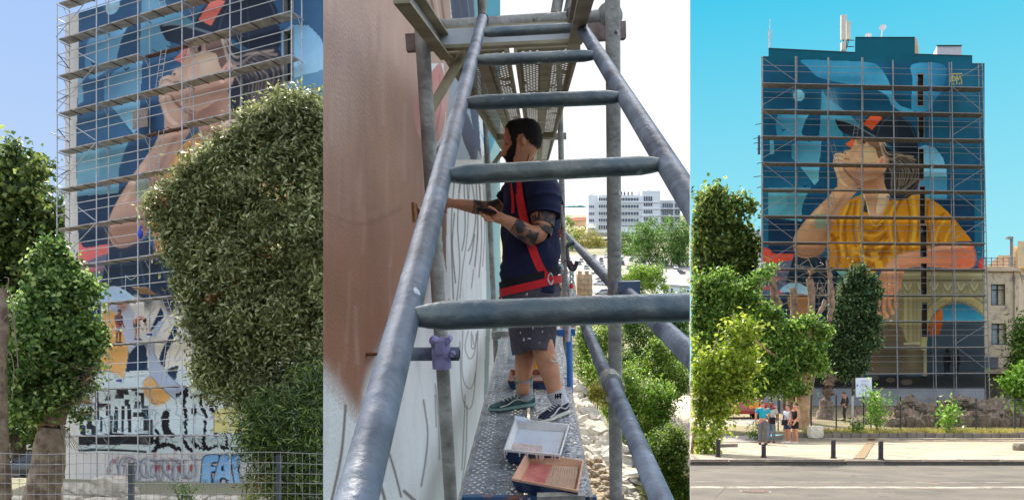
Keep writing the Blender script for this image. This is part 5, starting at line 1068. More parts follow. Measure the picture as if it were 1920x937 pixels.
for i, y in enumerate(LV):
    for k in range(7):
        xa, xb = xo(k, y) + 1.2, xo(k + 1, y) - 1.2; A, B = at(xa, ysl(y, xa), DO), at(xb, ysl(y, xb), DO)
        for o0, o1 in ((-.02, .42), (.46, .86)):
            if k == 2 and o0 > 0 and i % 2 == 0: continue
            dv = lambda o: V(.36 * o, o, 0)
            MB().hull8([A + dv(o0) - V(0, 0, .06), B + dv(o0) - V(0, 0, .06), B + dv(o1) - V(0, 0, .06), A + dv(o1) - V(0, 0, .06)], [A + dv(o0), B + dv(o0), B + dv(o1), A + dv(o1)]).build('deck_plank', M_DECK, sr)
        MB().tube(A + V(0, -.05, -.06), B + V(0, -.05, -.06), .026, 5).build('ledger', M_GALV_D, sr)
        for h in (22, 33): MB().tube(at(xa - 1, ysl(y - h * .98, xa), DO), at(xb + 1, ysl(y - h * .98, xb), DO), .0165, 4).build('guard_rail', M_GALV_D, sr)
    MB().tube(at(xo(7, y), ysl(y - 20, 1850), DO), at(SI[7], ysl(y - 20, 1850) - 2, DI), .02, 5).build('end_rail', M_GALV_D, sr)
    MB().tube(at(xo(7, y), ysl(y - 34, 1850), DO), at(SI[7], ysl(y - 34, 1850) - 2, DI), .02, 5).build('end_rail', M_GALV_D, sr)
    yt, yb = (y - 48, y - 3) if i else (108, 150)
    for k, fl_ in ((0, i % 2), (6, (i + 1) % 2)):
        xa, xb = xo(k, y) + 1, xo(k + 1, y) - 1; p0, p1 = ((xa, yt), (xb, yb)) if not fl_ else ((xa, yb - 4), (xb, yt + 4))
        MB().tube(at(p0[0], ysl(p0[1], p0[0]), DO - .06), at(p1[0], ysl(p1[1], p1[0]), DO - .06), .021, 5).build('diagonal_brace', M_GALV_D, sr)
    if i < 11:
        xa, xb = (1557, 1570) if i % 2 == 0 else (1603, 1611)
        if i % 2: xa, xb = xb, xa
        ladder(sr, at(xb, LV[i + 1] + 2 if i < 11 else y + 48, 59.5), at(xa, y + 4, 59.7), V(.15, 0, 0), M_GALV_D, 7, .016)
for y in (232, 258, 267, 278, 305, 330, 350): MB().tube(at(1413 + (y % 3) * 3, ysl(y, 1428) + 2, 59.5), at(1428, y, 59.5), .03, 5).build('bracket_tube', mat('dark_steel', (70, 74, 82)), sr)
for ya, yb in ((255, 290),): MB().box(at(1423, 272, 59.5), (.16, .1, 1.4)).build('hoist_bracket', mat('dark_steel', (70, 74, 82)), sr)

# ---- neighbours
M_PEEL = mat('peeling_plaster', (224, 202, 170), .92, .2, 1.6, .4, c2=(156, 140, 126), thr=(.50, .64), detail=9); M_PLINTH = mat('stained_base', (176, 156, 132), .92, .25, 1.2, .3)
HD_ = 66.0; kh = F_PX / HD_
t = thing('house', 'cream house with peeling plaster and two tall windows beside the scaffold', 'house', at(1880, 700, HD_))
WX = [(1866 - 5.5, 1884, 533, 572), (1862, 1887, 606, 645)]
HWX = [(1858, 1884.5, 532.5, 572), (1859, 1887, 606, 646)]
h = MB(); xs = [1838, HWX[0][0], HWX[1][1] + 0, 1911]; 
segs = [(1838, 1911, 500, 532.5), (1838, 1858, 532.5, 572), (1884.5, 1911, 532.5, 572), (1838, 1911, 572, 606), (1838, 1859, 606, 646), (1887, 1911, 606, 646), (1838, 1911, 646, 692)]
for a, b, c, d in segs: h.quad(at(a, d, HD_), at(b, d, HD_), at(b, c, HD_), at(a, c, HD_))
h.prism([at(1838, 692, HD_ + .45), at(1911, 692, HD_ + .45), at(1911, 500, HD_ + .45), at(1838, 500, HD_ + .45)], V(6.2, 9, 0)); 
for a, b, c, d in HWX:
    for (u0, v0), (u1, v1) in (((a, c), (a, d)), ((b, d), (b, c)), ((a, d), (b, d)), ((b, c), (a, c))): h.quad(at(u0, v0, HD_), at(u1, v1, HD_), at(u1, v1, HD_) + V(.28, .45, 0), at(u0, v0, HD_) + V(.28, .45, 0))
h.quad(at(1911, 692, HD_), at(1911, 692, HD_) + V(.28, .45, 0), at(1911, 500, HD_) + V(.28, .45, 0), at(1911, 500, HD_))
h.build('wall', M_PEEL, t)
for n_, (a, b, c, d) in enumerate(HWX):
    w = MB(); dd = HD_ + .2; e = 1.2
    for u0, u1 in ((a, a + e), (b - e, b), ((a + b) / 2 - .5, (a + b) / 2 + .5)): w.hull8([at(u0, d, dd), at(u1, d, dd), at(u1, d, dd + .1), at(u0, d, dd + .1)], [at(u0, c, dd), at(u1, c, dd), at(u1, c, dd + .1), at(u0, c, dd + .1)])
    for v0, v1 in ((d, d - e), (c + e, c), (c + 11, c + 10)): w.hull8([at(a, v0, dd - .01), at(b, v0, dd - .01), at(b, v0, dd + .11), at(a, v0, dd + .11)], [at(a, v1, dd - .01), at(b, v1, dd - .01), at(b, v1, dd + .11), at(a, v1, dd + .11)])
    wf = w.build('window', mat('dark_window_frame', (52, 50, 46), .6, .15, 4), t)
    for u0, u1, m_ in ((a + e, (a + b) / 2, mat('window_reflecting', (120, 134, 140), .1, .3, 1.5)), ((a + b) / 2, b - e, mat('window_curtain', (190, 176, 146), .6, .15, 2))): MB().hull8([at(u0, d, dd + .12), at(u1, d, dd + .12), at(u1, d, dd + .15), at(u0, d, dd + .15)], [at(u0, c, dd + .12), at(u1, c, dd + .12), at(u1, c, dd + .15), at(u0, c, dd + .15)]).build('pane', m_, wf)
MB().prism([at(1836, 508, HD_ - .3), at(1914, 508, HD_ - .3), at(1914, 504, HD_ - .3), at(1836, 504, HD_ - .3)], V(6.4, 9.6, 0)).build('cornice', M_PEEL, t)
MB().tube(at(1903, 692, HD_ - .12), at(1903, 509, HD_ - .12), .07, 8).build('drain_pipe', M_PEEL, t)
MB().prism([at(1840, 700, HD_ - .15), at(1912, 700, HD_ - .15), at(1912, 688, HD_ - .15), at(1840, 688, HD_ - .15)], V(.4, .8, 0)).build('ledge', M_PLINTH, t)
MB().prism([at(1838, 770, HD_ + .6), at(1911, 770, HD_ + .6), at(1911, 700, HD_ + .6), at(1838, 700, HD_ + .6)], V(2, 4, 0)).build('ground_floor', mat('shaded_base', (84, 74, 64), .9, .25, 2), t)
rl = MB()
for y in (484, 490, 496): rl.tube(at(1846, y, HD_ + .3), at(1905, y, HD_ + .3), .03, 5)
for x in range(1848, 1908, 11): rl.tube(at(x, 502, HD_ + .3), at(x, 482, HD_ + .3), .03, 5)
rl.build('roof_railing', M_GALV_D, t)
t = thing('house', 'tiled roof house peeping between scaffold and pale tower house', 'house', at(1880, 500, 84))
MB().prism([at(1840, 540, 84), at(1900, 540, 84), at(1900, 500, 84), at(1840, 500, 84)], V(5, 8, 0)).build('wall', M_CREAM, t)
M_TILE = mat('roof_tile', (196, 158, 116), .9, .25, 3, .4)
for r_ in range(8):
    y = 506 - r_ * 3.4; xr = 1846 + r_ * 3.5
    MB().hull8([at(xr, y, 84 + r_ * .5), at(1905, y, 84 + r_ * .5), at(1905, y, 84.6 + r_ * .5), at(xr, y, 84.6 + r_ * .5)], [at(xr + 1, y - 3.7, 84.15 + r_ * .5), at(1905, y - 3.7, 84.15 + r_ * .5), at(1905, y - 3.2, 84.8 + r_ * .5), at(xr + 1, y - 3.2, 84.8 + r_ * .5)]).build('tile_course', M_TILE, t)
t = thing('house', 'narrow pale tall house at the very edge beyond the peeling house', 'house', at(1920, 700, 74))
MB().prism([at(1897, 720, 74.2), at(1945, 720, 74.2), at(1945, 462, 74.2), at(1897, 462, 74.2)], V(6, 8, 0)).build('wall', mat('pale_tower_wall', (214, 198, 172), .9, .14, 1.2, .3), t)
MB().prism([at(1908, 500, 73), at(1945, 500, 73), at(1945, 452, 73), at(1908, 452, 73)], V(5, 6, 0)).build('upper_floor', M_CREAM, t)
for x, y, w_, h_ in ((1914, 540, 9, 22), (1913, 568, 8, 18), (1916, 520, 5, 10)): MB().box(at(x, y, 74.1), (w_ / F_PX * 74, .1, h_ / F_PX * 74)).build('window', M_DGLASS, t)
MB().tube(at(1896.5, 500, 73), at(1896.5, 446, 73), .14, 8).build('flue', M_GALV_D, t)
w = MB(); w.box(at(1893, 446, 73), (.5, .3, .2)); w.build('flue_cap', M_GALV_D, t)
t = thing('apartment_block', 'small white apartment block far behind, between dark tree and scaffold', 'building', at(1412, 500, 118))
MB().prism([at(1396, 520, 118), at(1445, 520, 118), at(1445, 431, 118), at(1396, 433, 118)], V(5, 12, 0)).build('wall', mat('far_white_wall', (206, 208, 208), .9, .06, 1), t)
for y in (440, 455, 470):
    MB().prism([at(1396, y + 2.5, 117.7), at(1445, y + 2.5, 117.7), at(1445, y + .5, 117.7), at(1396, y + .5, 117.7)], V(.1, .3, 0)).build('balcony', mat('far_balcony', (160, 166, 170), .8, .1, 2), t)
    for x in (1404, 1412, 1421): MB().box(at(x, y - 4.5, 117.9), (.45, .1, .6)).build('window', mat('far_window', (96, 116, 130), .2, .2, 1), t)
# dark low block linking house and painted wall
t = thing('wall_stub', 'dark grey projecting wall block at the foot of the peeling house', 'wall', at(1858, 690, 61.5))
MB().prism([at(1838, 690, 61.2), at(1872, 690, 61.2), at(1872, 669, 61.2), at(1838, 669, 61.2)], V(.6, 1.4, 0)).build('block', mat('dark_render', (84, 86, 90), .9, .15, 2), t)
L_YEL = leaf_mat('leaves_yellow_green', (92, 116, 32), (150, 172, 52), (198, 206, 92), .48, .42, .35)
L_RMID = leaf_mat('leaves_mid_bright', (50, 88, 28), (104, 142, 54), (172, 194, 92), .42, .55, .3)
L_RDK = leaf_mat('leaves_cypress_dark', (34, 58, 32), (70, 100, 58), (128, 148, 96), .36, .6, .3)
L_WEED = leaf_mat('leaves_weed', (84, 130, 36), (130, 176, 60), (180, 210, 100), .4, .45, .35)
CLR = (1295.0, 5000.0)
def rbase(x, d): return rg(x, d) + V(0, 0, .1 if d > 36 else 0)
# ---- trees
t = thing('broadleaf_tree', 'dark green tree rising behind everything else left of the tall painted wall', 'tree', rbase(1340, 64))
crown(t, pxblobs([(1322, 372, 13, 22), (1344, 365, 11, 19), (1330, 392, 22, 22), (1350, 395, 18, 24), (1368, 392, 14, 20), (1393, 378, 13, 13), (1405, 386, 8, 9), (1384, 410, 10, 16), (1312, 418, 14, 16), (1330, 425, 30, 28), (1362, 430, 28, 28), (1392, 436, 15, 20), (1310, 460, 22, 30), (1345, 465, 34, 30), (1385, 468, 30, 28), (1410, 475, 14, 26), (1320, 505, 30, 30), (1365, 505, 36, 26), (1405, 510, 18, 22), (1340, 560, 50, 50), (1300, 436, 10, 20), (1298, 470, 14, 30), (1296, 520, 16, 40), (1340, 620, 50, 60)], 64), 26000, .40, .22, leaf_mat('leaves_dark_broad', (58, 78, 34), (112, 136, 62), (184, 192, 104), .5, .6, .3), 51, clip=CLR, ragged=.28, gap=.5)
w = MB(); limb(w, [at(1345, 780, 64), at(1345, 600, 64), at(1350, 430, 64)], .5, .12, 8); w.build('trunk', M_BARK_D, t)
t = thing('broadleaf_tree', 'mid-green spreading tree with a peeled orange trunk, in the middle of the tree group', 'tree', rbase(1506, 39))
bl_ = pxblobs([(1360, 523, 16, 14), (1332, 530, 18, 14), (1312, 548, 18, 26), (1345, 550, 28, 22), (1378, 552, 22, 20), (1398, 540, 16, 12), (1415, 527, 14, 10), (1430, 515, 13, 9), (1444, 504, 10, 9), (1400, 572, 28, 20), (1432, 585, 20, 16), (1450, 588, 14, 12), (1320, 590, 24, 30), (1360, 595, 32, 30), (1405, 610, 34, 28), (1448, 615, 30, 22), (1480, 622, 22, 16), (1508, 610, 20, 14), (1532, 618, 18, 13), (1545, 628, 10, 12), (1390, 650, 36, 30), (1430, 655, 34, 28), (1470, 655, 32, 24), (1505, 650, 28, 22), (1532, 655, 16, 22), (1410, 695, 36, 30), (1450, 695, 34, 26), (1485, 692, 30, 24), (1515, 685, 24, 20), (1538, 684, 10, 12), (1470, 722, 30, 16), (1495, 724, 18, 16), (1430, 722, 24, 20), (1330, 650, 34, 50), (1340, 720, 30, 40), (1298, 580, 14, 40), (1297, 660, 14, 40)], 39)
crown(t, bl_, 46000, .20, .095, L_RMID, 52, clip=CLR, clump=13)
w = MB(); limb(w, [rbase(1506, 39) - V(0, 0, .2), at(1506, 760, 39), at(1507, 700, 39), at(1512, 650, 39), at(1520, 600, 39)], .34, .2, 10, .12, 2); w.build('trunk', M_BARK_P, t, True)
w = MB(); limb(w, [at(1507, 720, 39), at(1480, 660, 38.8), at(1450, 600, 38.6)], .12, .04, 7); limb(w, [at(1507, 700, 39), at(1430, 650, 38.4), at(1370, 590, 38)], .12, .03, 7); limb(w, [at(1510, 680, 39), at(1530, 640, 39)], .1, .04, 7); w.build('branch', M_BARK_P, t, True)
t = thing('broadleaf_tree', 'sunny yellow-green sapling leaning over the pavement, nearest of the tree group', 'tree', rbase(1308, 24))
bl_ = pxblobs([(1388, 612, 12, 12), (1412, 614, 10, 8), (1368, 628, 12, 11), (1396, 635, 20, 14), (1372, 655, 20, 14), (1405, 655, 14, 12), (1340, 672, 18, 14), (1312, 690, 16, 14), (1370, 685, 26, 16), (1402, 690, 16, 16), (1335, 705, 26, 18), (1375, 712, 24, 16), (1305, 725, 14, 18), (1340, 740, 28, 18), (1385, 735, 22, 14), (1404, 745, 10, 12), (1320, 765, 24, 14), (1358, 768, 18, 14), (1310, 795, 14, 16), (1345, 800, 16, 12), (1320, 830, 16, 12), (1312, 858, 14, 10), (1335, 846, 8, 6), (1298, 640, 6, 12), (1305, 885, 8, 6)], 24)
crown(t, bl_, 9000, .155, .08, L_YEL, 53, clip=CLR, clump=7, inner=.8, spread=1.1)
w = MB(); limb(w, [rbase(1297.5, 24.1), at(1300, 820, 24), at(1306, 780, 24), at(1318, 730, 24), at(1345, 690, 24), at(1380, 650, 24)], .055, .02, 8, .12, 2); limb(w, [at(1312, 750, 24), at(1340, 745, 24), at(1365, 738, 24)], .025, .01, 6); limb(w, [at(1335, 700, 24), at(1340, 650, 24), at(1350, 610, 24)], .025, .01, 6); w.cut(1294.5, 1); w.build('trunk', M_BARK_P, t)
t = thing('evergreen_tree', 'dense dark conical evergreen tree on a dark leaning trunk before the scaffold', 'tree', rbase(1550, 46))
bl_ = pxblobs([(1616, 512, 9, 11), (1606, 526, 16, 15), (1628, 532, 12, 16), (1590, 545, 16, 18), (1612, 552, 22, 20), (1636, 555, 10, 16), (1584, 572, 18, 20), (1608, 580, 24, 22), (1632, 585, 14, 18), (1578, 605, 18, 22), (1604, 612, 26, 22), (1628, 615, 14, 18), (1572, 640, 18, 22), (1596, 645, 26, 22), (1618, 645, 14, 16), (1562, 668, 16, 16), (1586, 675, 26, 20), (1608, 680, 18, 18), (1570, 695, 18, 12), (1594, 702, 18, 9), (1564, 620, 8, 14), (1646, 548, 9, 14), (1558, 658, 16, 24), (1570, 588, 10, 18), (1628, 642, 16, 12), (1640, 600, 8, 10), (1550, 690, 10, 10), (1598, 512, 6, 10)], 46)
crown(t, bl_, 36000, .18, .11, L_RDK, 54, clump=12, inner=.4, ragged=.34, gap=.6)
w = MB(); limb(w, [rbase(1546, 46) - V(0, 0, .2), at(1550, 750, 46), at(1558, 710, 46), at(1572, 670, 46), at(1590, 620, 46)], .50, .2, 10, .14, 6); w.build('trunk', M_BARK, t, True)
# pollarded dead trunks
def dead(label, d, base_x, limbs, twigs, seed):
    t = thing('dead_tree', label, 'tree', rbase(base_x, d), 'pollarded dead trunks before the scaffold'); w = MB()
    for pts, r0, r1 in limbs: limb(w, [at(x, y, d) if y is not None else rbase(x, d) for x, y in pts], r0, r1, 9, .22, seed + len(pts))
    w.build('trunk', mat('bare_wood', (112, 92, 75), .9, .4, 3, .9, bscale=14, c2=(156, 130, 106)), t, True)
    if twigs:
        g_ = np.random.default_rng(seed); w = MB()
        for x, y, n in twigs:
            for k in range(n):
                a = at(x, y, d); dr = g_.normal(size=3) * V(1, .5, 1) + V(0, 0, .4); w.path(smooth_pts([a, a + dr * .3, a + dr * .55 + g_.normal(size=3) * .3, a + dr * .5 + g_.normal(size=3) * .55], False, 3), .010, 4)
        w.build('dry_twigs', M_TWIG, t, kind='stuff')
    return t
dead('tall splintered dead trunk with curling twigs and a forked arm', 43, 1512, [([(1512, None), (1516, 700), (1522, 640), (1521, 590), (1522, 508)], .30, .20), ([(1520, 612), (1538, 585), (1548, 562)], .18, .10), ([(1552, 488), (1556, 520), (1559, 545), (1557, 590), (1548, 640)], .10, .16)], [(1523, 508, 7), (1548, 556, 9), (1526, 540, 4)], 61)
dead('dead trunk cut off flat at the top, thinner than its splintered neighbour', 44, 1486, [([(1484, None), (1484, 700), (1487, 630), (1486, 541)], .26, .17)], [], 62)
dead('crooked dark dead trunk leaning towards the mural sleeve', 45, 1474, [([(1476, None), (1474, 680), (1466, 610), (1456, 560), (1446, 525), (1440, 512)], .26, .16), ([(1456, 565), (1452, 540), (1458, 528)], .14, .1)], [], 63)
dead('straight grey dead trunk at the scaffold corner', 47, 1424, [([(1424, None), (1424, 650), (1424, 560), (1423, 508)], .24, .14)], [], 64)
t = thing('broadleaf_tree', 'small bright green tree at the far edge before the peeling house', 'tree', rbase(1902, 40))
crown(t, pxblobs([(1902, 728, 20, 22), (1915, 705, 20, 20), (1890, 715, 12, 14), (1918, 735, 18, 24), (1912, 755, 12, 10)], 40), 2600, .2, .12, L_WEED, 55, clump=8, inner=.6)
w = MB(); limb(w, [rbase(1901, 40), at(1902, 770, 40), at(1905, 735, 40)], .05, .03, 7); w.build('trunk', M_BARK, t)
t = thing('evergreen_shrub', 'green bush against the narrow pale house at the frame edge', 'bush', rbase(1916, 62))
crown(t, pxblobs([(1918, 660, 12, 30), (1912, 690, 16, 24), (1922, 640, 10, 22), (1918, 610, 6, 20)], 62), 2600, .5, .12, L_RMID, 56, clump=9); w = MB(); limb(w, [rbase(1917, 62), at(1917, 680, 62)], .12, .06, 6); w.build('trunk', M_BARK_D, t)
for args in (('tall leafy weed growing through the fence beside the info board', rbase(1645, 36.6), 2.1, 1.3, L_WEED, 71, 10, .17, 'plant', 'young_plant', 900), ('leafy shoot with big pale leaves alone at the fence before the rubble', rbase(1780, 36.6), 1.5, .75, L_WEED, 72, 8, .2, 'plant', 'young_plant', 380), ('low tuft under the info board post', rbase(1608, 36.5), .7, .8, L_RMID, 73, 7, .14, 'plant', 'young_plant', 260), ('low dark tuft beside the pavement behind the teal shirt', rbase(1418, 34.2), .7, 1.0, L_RMID, 74, 8, .14, 'plant', 'young_plant', 300)): plant(*args)
g_ = np.random.default_rng(8)
n = 5200; X = 1505 + 420 * g_.random(n); D = 36.35 + 1.3 * g_.random(n) ** 1.5; b0 = np.stack([(X - CX) / F_PX * D, D, .12 + 1.7 * (D - 34) / 26.6], -1); hgt = .08 + .22 * g_.random(n); off = g_.normal(size=(n, 3)) * V(.06, .06, 0)
tip = b0 + off + np.stack([0 * hgt, 0 * hgt, hgt], -1); wv = V(.014, 0, 0)
me = np_mesh('dry_grass', np.stack([b0 - wv, b0 + wv, tip], 1).reshape(-1, 3), np.arange(3 * n).reshape(-1, 3), leaf_mat('leaves_dry_grass', (112, 120, 48), (170, 160, 78), (206, 186, 112), .35))
prop(link('dry_grass', me), kind='stuff')
# ---- rubble, ruins
M_RUB = mat('rubble_brown', (92, 78, 64), .95, .35, 2.2, .8, c2=(128, 112, 94), bscale=7)
gy_ = 44; nx, ny = 90, 22; xs = np.linspace(1600, 1935, nx); ds = np.linspace(42, 57, ny); P = np.zeros((ny, nx, 3))
for j, d in enumerate(ds):
    hump = np.exp(-((xs - 1705) / 28) ** 2) * .8 + np.exp(-((xs - 1800) / 46) ** 2) * .9 + np.exp(-((xs - 1880) / 34) ** 2) * .8 + .25
    P[j, :, 0] = (xs - CX) / F_PX * d; P[j, :, 1] = d; P[j, :, 2] = gr(d) + .1 + hump * math.exp(-((d - 50) / 4.0) ** 2) + .10 * g_.normal(size=nx)
idx = np.arange(nx * ny).reshape(ny, nx); me = np_mesh('rubble', P.reshape(-1, 3), np.stack([idx[:-1, :-1], idx[:-1, 1:], idx[1:, 1:], idx[1:, :-1]], -1).reshape(-1, 4), mat('rubble_earth', (100, 84, 68), .95, .4, 2, 1.0, c2=(134, 116, 94), bscale=9)); prop(link('rubble', me), kind='stuff')
rl_ = [('broken brown stone on the rubble heap', x, d, s) for x, d, s in ((1690, 47, .5), (1702, 47.5, .6), (1720, 47, .45), (1742, 46, .5), (1765, 46, .55), (1786, 47, .6), (1808, 47, .7), (1830, 46.5, .5), (1852, 46, .6), (1872, 46, .5), (1890, 45, .6), (1730, 48, .4), (1798, 48.5, .5), (1818, 48.5, .45))]
rl_.sort(key=lambda q: q[1]); ORD = ['leftmost', 'second', 'third', 'fourth', 'fifth', 'sixth', 'seventh', 'eighth', 'ninth', 'tenth', 'eleventh', 'twelfth', 'thirteenth', 'rightmost']
for k, (lab, x, d, s) in enumerate(rl_):
    z = gr(d) + .25 + .6 * math.exp(-((x - 1705) / 28) ** 2) + .7 * math.exp(-((x - 1800) / 46) ** 2)
    rock('rubble_stone', V((x - CX) / F_PX * d, d, z), (s * 1.5, s, s * .8), M_RUB, 200 + k, 'broken brown stone on the rubble heap under the scaffold, ' + ORD[k] + (' of them' if k in (0, 13) else ' from the left'), 'stone', 'stones on the rubble heap', rz=k, jag=.3)
rw_ = thing('ruined_wall', 'low run of ancient cut blocks behind the fence below the rubble', 'wall', rbase(1780, 40.5))
for k in range(15):
    x = 1662 + k * 17.6; d = 40.5 + .3 * g_.normal(); h_ = .45 + .3 * g_.random() * (k % 3 > 0)
    rock('stone', V((x + 8 - CX) / F_PX * d, d, gr(d) + .1 + h_ / 2), (17 / F_PX * d, .6, h_), M_RUB, 300 + k, parent=rw_, jag=.08)
    if k % 4 == 1: rock('stone', V((x + 12 - CX) / F_PX * d, d + .2, gr(d) + .1 + h_ + .2), (.6, .5, .36), M_RUB, 330 + k, parent=rw_, jag=.12)
rock('boulder', rbase(1529, 35.6) + V(0, 0, .28), (.62, .5, .56), mat('white_boulder', (206, 198, 176), .9, .15, 4, .6), 401, 'single rounded whitish boulder beside the kerb by the young women', 'stone', jag=.05, sub=3)
rock('stone_block', rg(1917, 26) + V(0, 0, .12), (.5, .4, .26), M_KERB, 402, 'small kerb block at the far edge of the sunny pavement', 'stone', jag=.06)
# ---- fence
ff = thing('wire_fence', 'fine mesh fence on dark posts in front of the rubble', 'fence', rbase(1720, 37))
FDp = 37.2; M_FP = mat('thin_dark_post', (52, 56, 58), .6, .2, 5)
for x, yt in ((1521, 739), (1568, 740), (1619, 742), (1688, 743), (1758, 745), (1830, 746), (1903, 747), (1963, 748)): MB().tube(rbase(x, FDp), at(x, yt, FDp), .034, 6).build('fence_post', M_FP, ff)
w = MB(); zb = gr(FDp) + .15
for i in range(17):
    f = i / 16.0; w.path([at(x, 742 + (x - 1521) * .014 + f * (805 - 742), FDp + .02) for x in np.linspace(1521, 1963, 12)], .0045, 3, False)
x = 1521.0
while x < 1963: w.tube(at(x, 742 + (x - 1521) * .014, FDp + .02), at(x, 806, FDp + .02), .0036, 3, caps=False); x += 4.3
w.build('mesh_wires', mat('fence_mesh_wire', (98, 94, 88), .6, .2, 9, metal=.2), ff, kind='stuff')
for i in range(8): MB().path([at(x, 742 + i * 8.2 + (x - 1521) * .012, FDp - .01) for x in (1521, 1544, 1568)], .008, 4).build('fence_wire', M_GALV_D, ff)
for k, x in enumerate((1446, 1459, 1470)):
    t_ = MB(); t_.tube(rbase(x, 38), at(x, 741 + k, 38), .03, 6); t_.build('iron_post', M_FP, None, label='slim dark iron post behind the four chatting people, ' + ('leftmost', 'middle', 'rightmost')[k] + ' of three', cat='post', group='iron posts behind the four people')
# ---- information board
t = thing('info_board', 'white information board with fine print on two posts behind the fence', 'sign', rbase(1617, 38))
b = MB(); b.hull8([at(1605, 744, 38), at(1635, 743, 38), at(1635, 743, 38.06), at(1605, 744, 38.06)], [at(1604, 708, 38), at(1634.5, 707, 38), at(1634.5, 707, 38.06), at(1604, 708, 38.06)]); b.build('panel', mat('board_white', (212, 218, 230), .5, .05, 3), t)
b = MB(); b.hull8([at(1597, 742, 38.1), at(1602.5, 742, 38.1), at(1602.5, 742, 38.3), at(1597, 742, 38.3)], [at(1597, 708, 38.1), at(1602.5, 708, 38.1), at(1602.5, 708, 38.3), at(1597, 708, 38.3)]); b.build('edge_board', mat('dark_board', (70, 62, 54), .8, .2, 4), t)
MB().tube(rbase(1598.5, 38.05), at(1598.5, 742, 38.05), .05, 8).build('post', mat('pale_post', (206, 200, 190), .6, .1, 4), t); MB().tube(rbase(1633, 38.1), at(1633, 743, 38.1), .03, 6).build('post', M_FP, t)
tx = MB(); g_ = np.random.default_rng(14)
for y0, y1, st in ((713, 714, 1), (718, 724, 2), (728, 733, 2), (736, 738, 2)):
    y = y0
    while y <= y1:
        x, xm = 1612.0 + 2 * g_.random(), 1626 + 4 * g_.random()
        while x < xm: L_ = 2.5 + 4 * g_.random(); xe = min(x + L_, xm); tx.quad(at(x, y + .55, 37.994), at(xe, y + .55, 37.994), at(xe, y, 37.994), at(x, y, 37.994)); x = xe + .45
        y += st
tx.build('print', mat('board_print', (138, 150, 180), .7, .1, 3), t, kind='stuff')
MB().box(at(1607.5, 722, 37.99), (.07, .006, .09)).build('emblem', mat('board_emblem', (90, 120, 180), .6, .1, 3), t)
# ---- bollards
lab = ('bollard nearest the yellow-green sapling', 'bollard in front of the man in the teal shirt', 'bollard standing in tree shade, right of the four people', 'bollard on the sunny pavement next to the ribbed slabs')
for (x, yt, yb), l in zip(((1346.5, 823, 856), (1432, 832, 857), (1562.5, 824, 858), (1651.5, 826, 860.5)), lab):
    c = hit(x, yb, V(0, 0, .01), V(0, 0, 1)); h_ = at(x, yt, c[1])[2]; t = thing('bollard', 'dark ' + l, 'bollard', c, 'dark bollards along the kerb')
    b = MB(); b.path([c, V(c[0], c[1], h_ - .02), V(c[0], c[1], h_)], [.062, .062, .05], 12); b.build('post', mat('bollard_paint', (50, 42, 42), .55, .2, 8, .1), t, True); MB().path([c + V(0, 0, -.005), c + V(0, 0, .02)], [.09, .08], 12).build('base_ring', mat('bollard_paint', (48, 46, 50)), t)
pit = thing('tree_pit_edge', 'low curved concrete rim of a tree pit by the sapling', 'kerb', hit(1355, 837, V(0, 0, 0), V(0, 0, 1)))
for k in range(6):
    a, b = (hit(1330 + k * 9, 839 - .3 * k, V(0, 0, 0), V(0, 0, 1)), hit(1338.4 + k * 9, 839 - .3 * (k + 1), V(0, 0, 0), V(0, 0, 1))); MB().hull8([a, b, b + V(0, .3, 0), a + V(0, .3, 0)], [a + V(0, 0, .12), b + V(0, 0, .12), b + V(0, .3, .12), a + V(0, .3, .12)]).build('rim_stone', M_KERB, pit)
# ---- people
P_ = lambda x, y: hit(x, y, V(0, 0, 0.005), V(0, 0, 1))
arm_fold = dict(elr=(.02, .13, .64), wrr=(.13, .05, .66), ell=(-.03, -.14, .64), wrl=(.0, -.15, .50))
t, W = figure('man in a teal shirt and grey trousers seen from behind on the shaded paving', P_(1430, 833), (.45, 1), 1.74, arm_fold, cloth('teal', (34, 150, 172), scale=4), cloth('grey_trousers', (104, 98, 102)), 1.0, .7, M_HAIR_G)
t, W = figure('man in a pale grey shirt with a black shoulder bag, facing the teal man', P_(1446, 829.5), (-.35, -1), 1.70, dict(wrl=(.10, -.12, .52)), cloth('pale_grey_shirt', (176, 176, 166)), cloth('grey_blue_jeans', (112, 122, 132)), 1.0, .7, mat('grey_stubble_hair', (98, 82, 72), .7, .3, 50), M_SKIN_T)
F3 = unit(V(-.35, -1, 0)); k = MB(); c = W['pelvis'] + F3 * .16 + V(.05, 0, .02); k.box(c, (.24, .10, .26), [V(-F3[1], F3[0], 0), F3, V(0, 0, 1)]); bg_ = k.build('shoulder_bag', cloth('black_bag', (28, 28, 32)), None, label='black shoulder bag hanging in front of the pale grey shirt', cat='bag')
k = MB(); k.path(smooth_pts([c + V(-.1, 0, .1), W['chest'] + F3 * .15 + V(-.04, 0, .1), W['shl'] * .6 + W['neck'] * .4 + V(0, 0, .05), W['chest'] - F3 * .14 + V(0, 0, .05), W['pelvis'] - F3 * .14], False), .016, 5); k.build('strap', cloth('black_bag', (28, 28, 32)), bg_)
t, W = figure('young woman in a white top and denim shorts with a dark handbag', P_(1477, 830), (-1, -.5), 1.60, dict(jaw=(.02, 0, .88), elr=(-.05, .13, .64), wrr=(.03, .12, .52)), cloth('white_top', (214, 214, 224), var=.08), cloth('denim_shorts', (54, 72, 104)), .36, .6, M_HAIR, shoe=cloth('white_shoe', (222, 220, 216), var=.06), hair_long=.0, slim=.92)
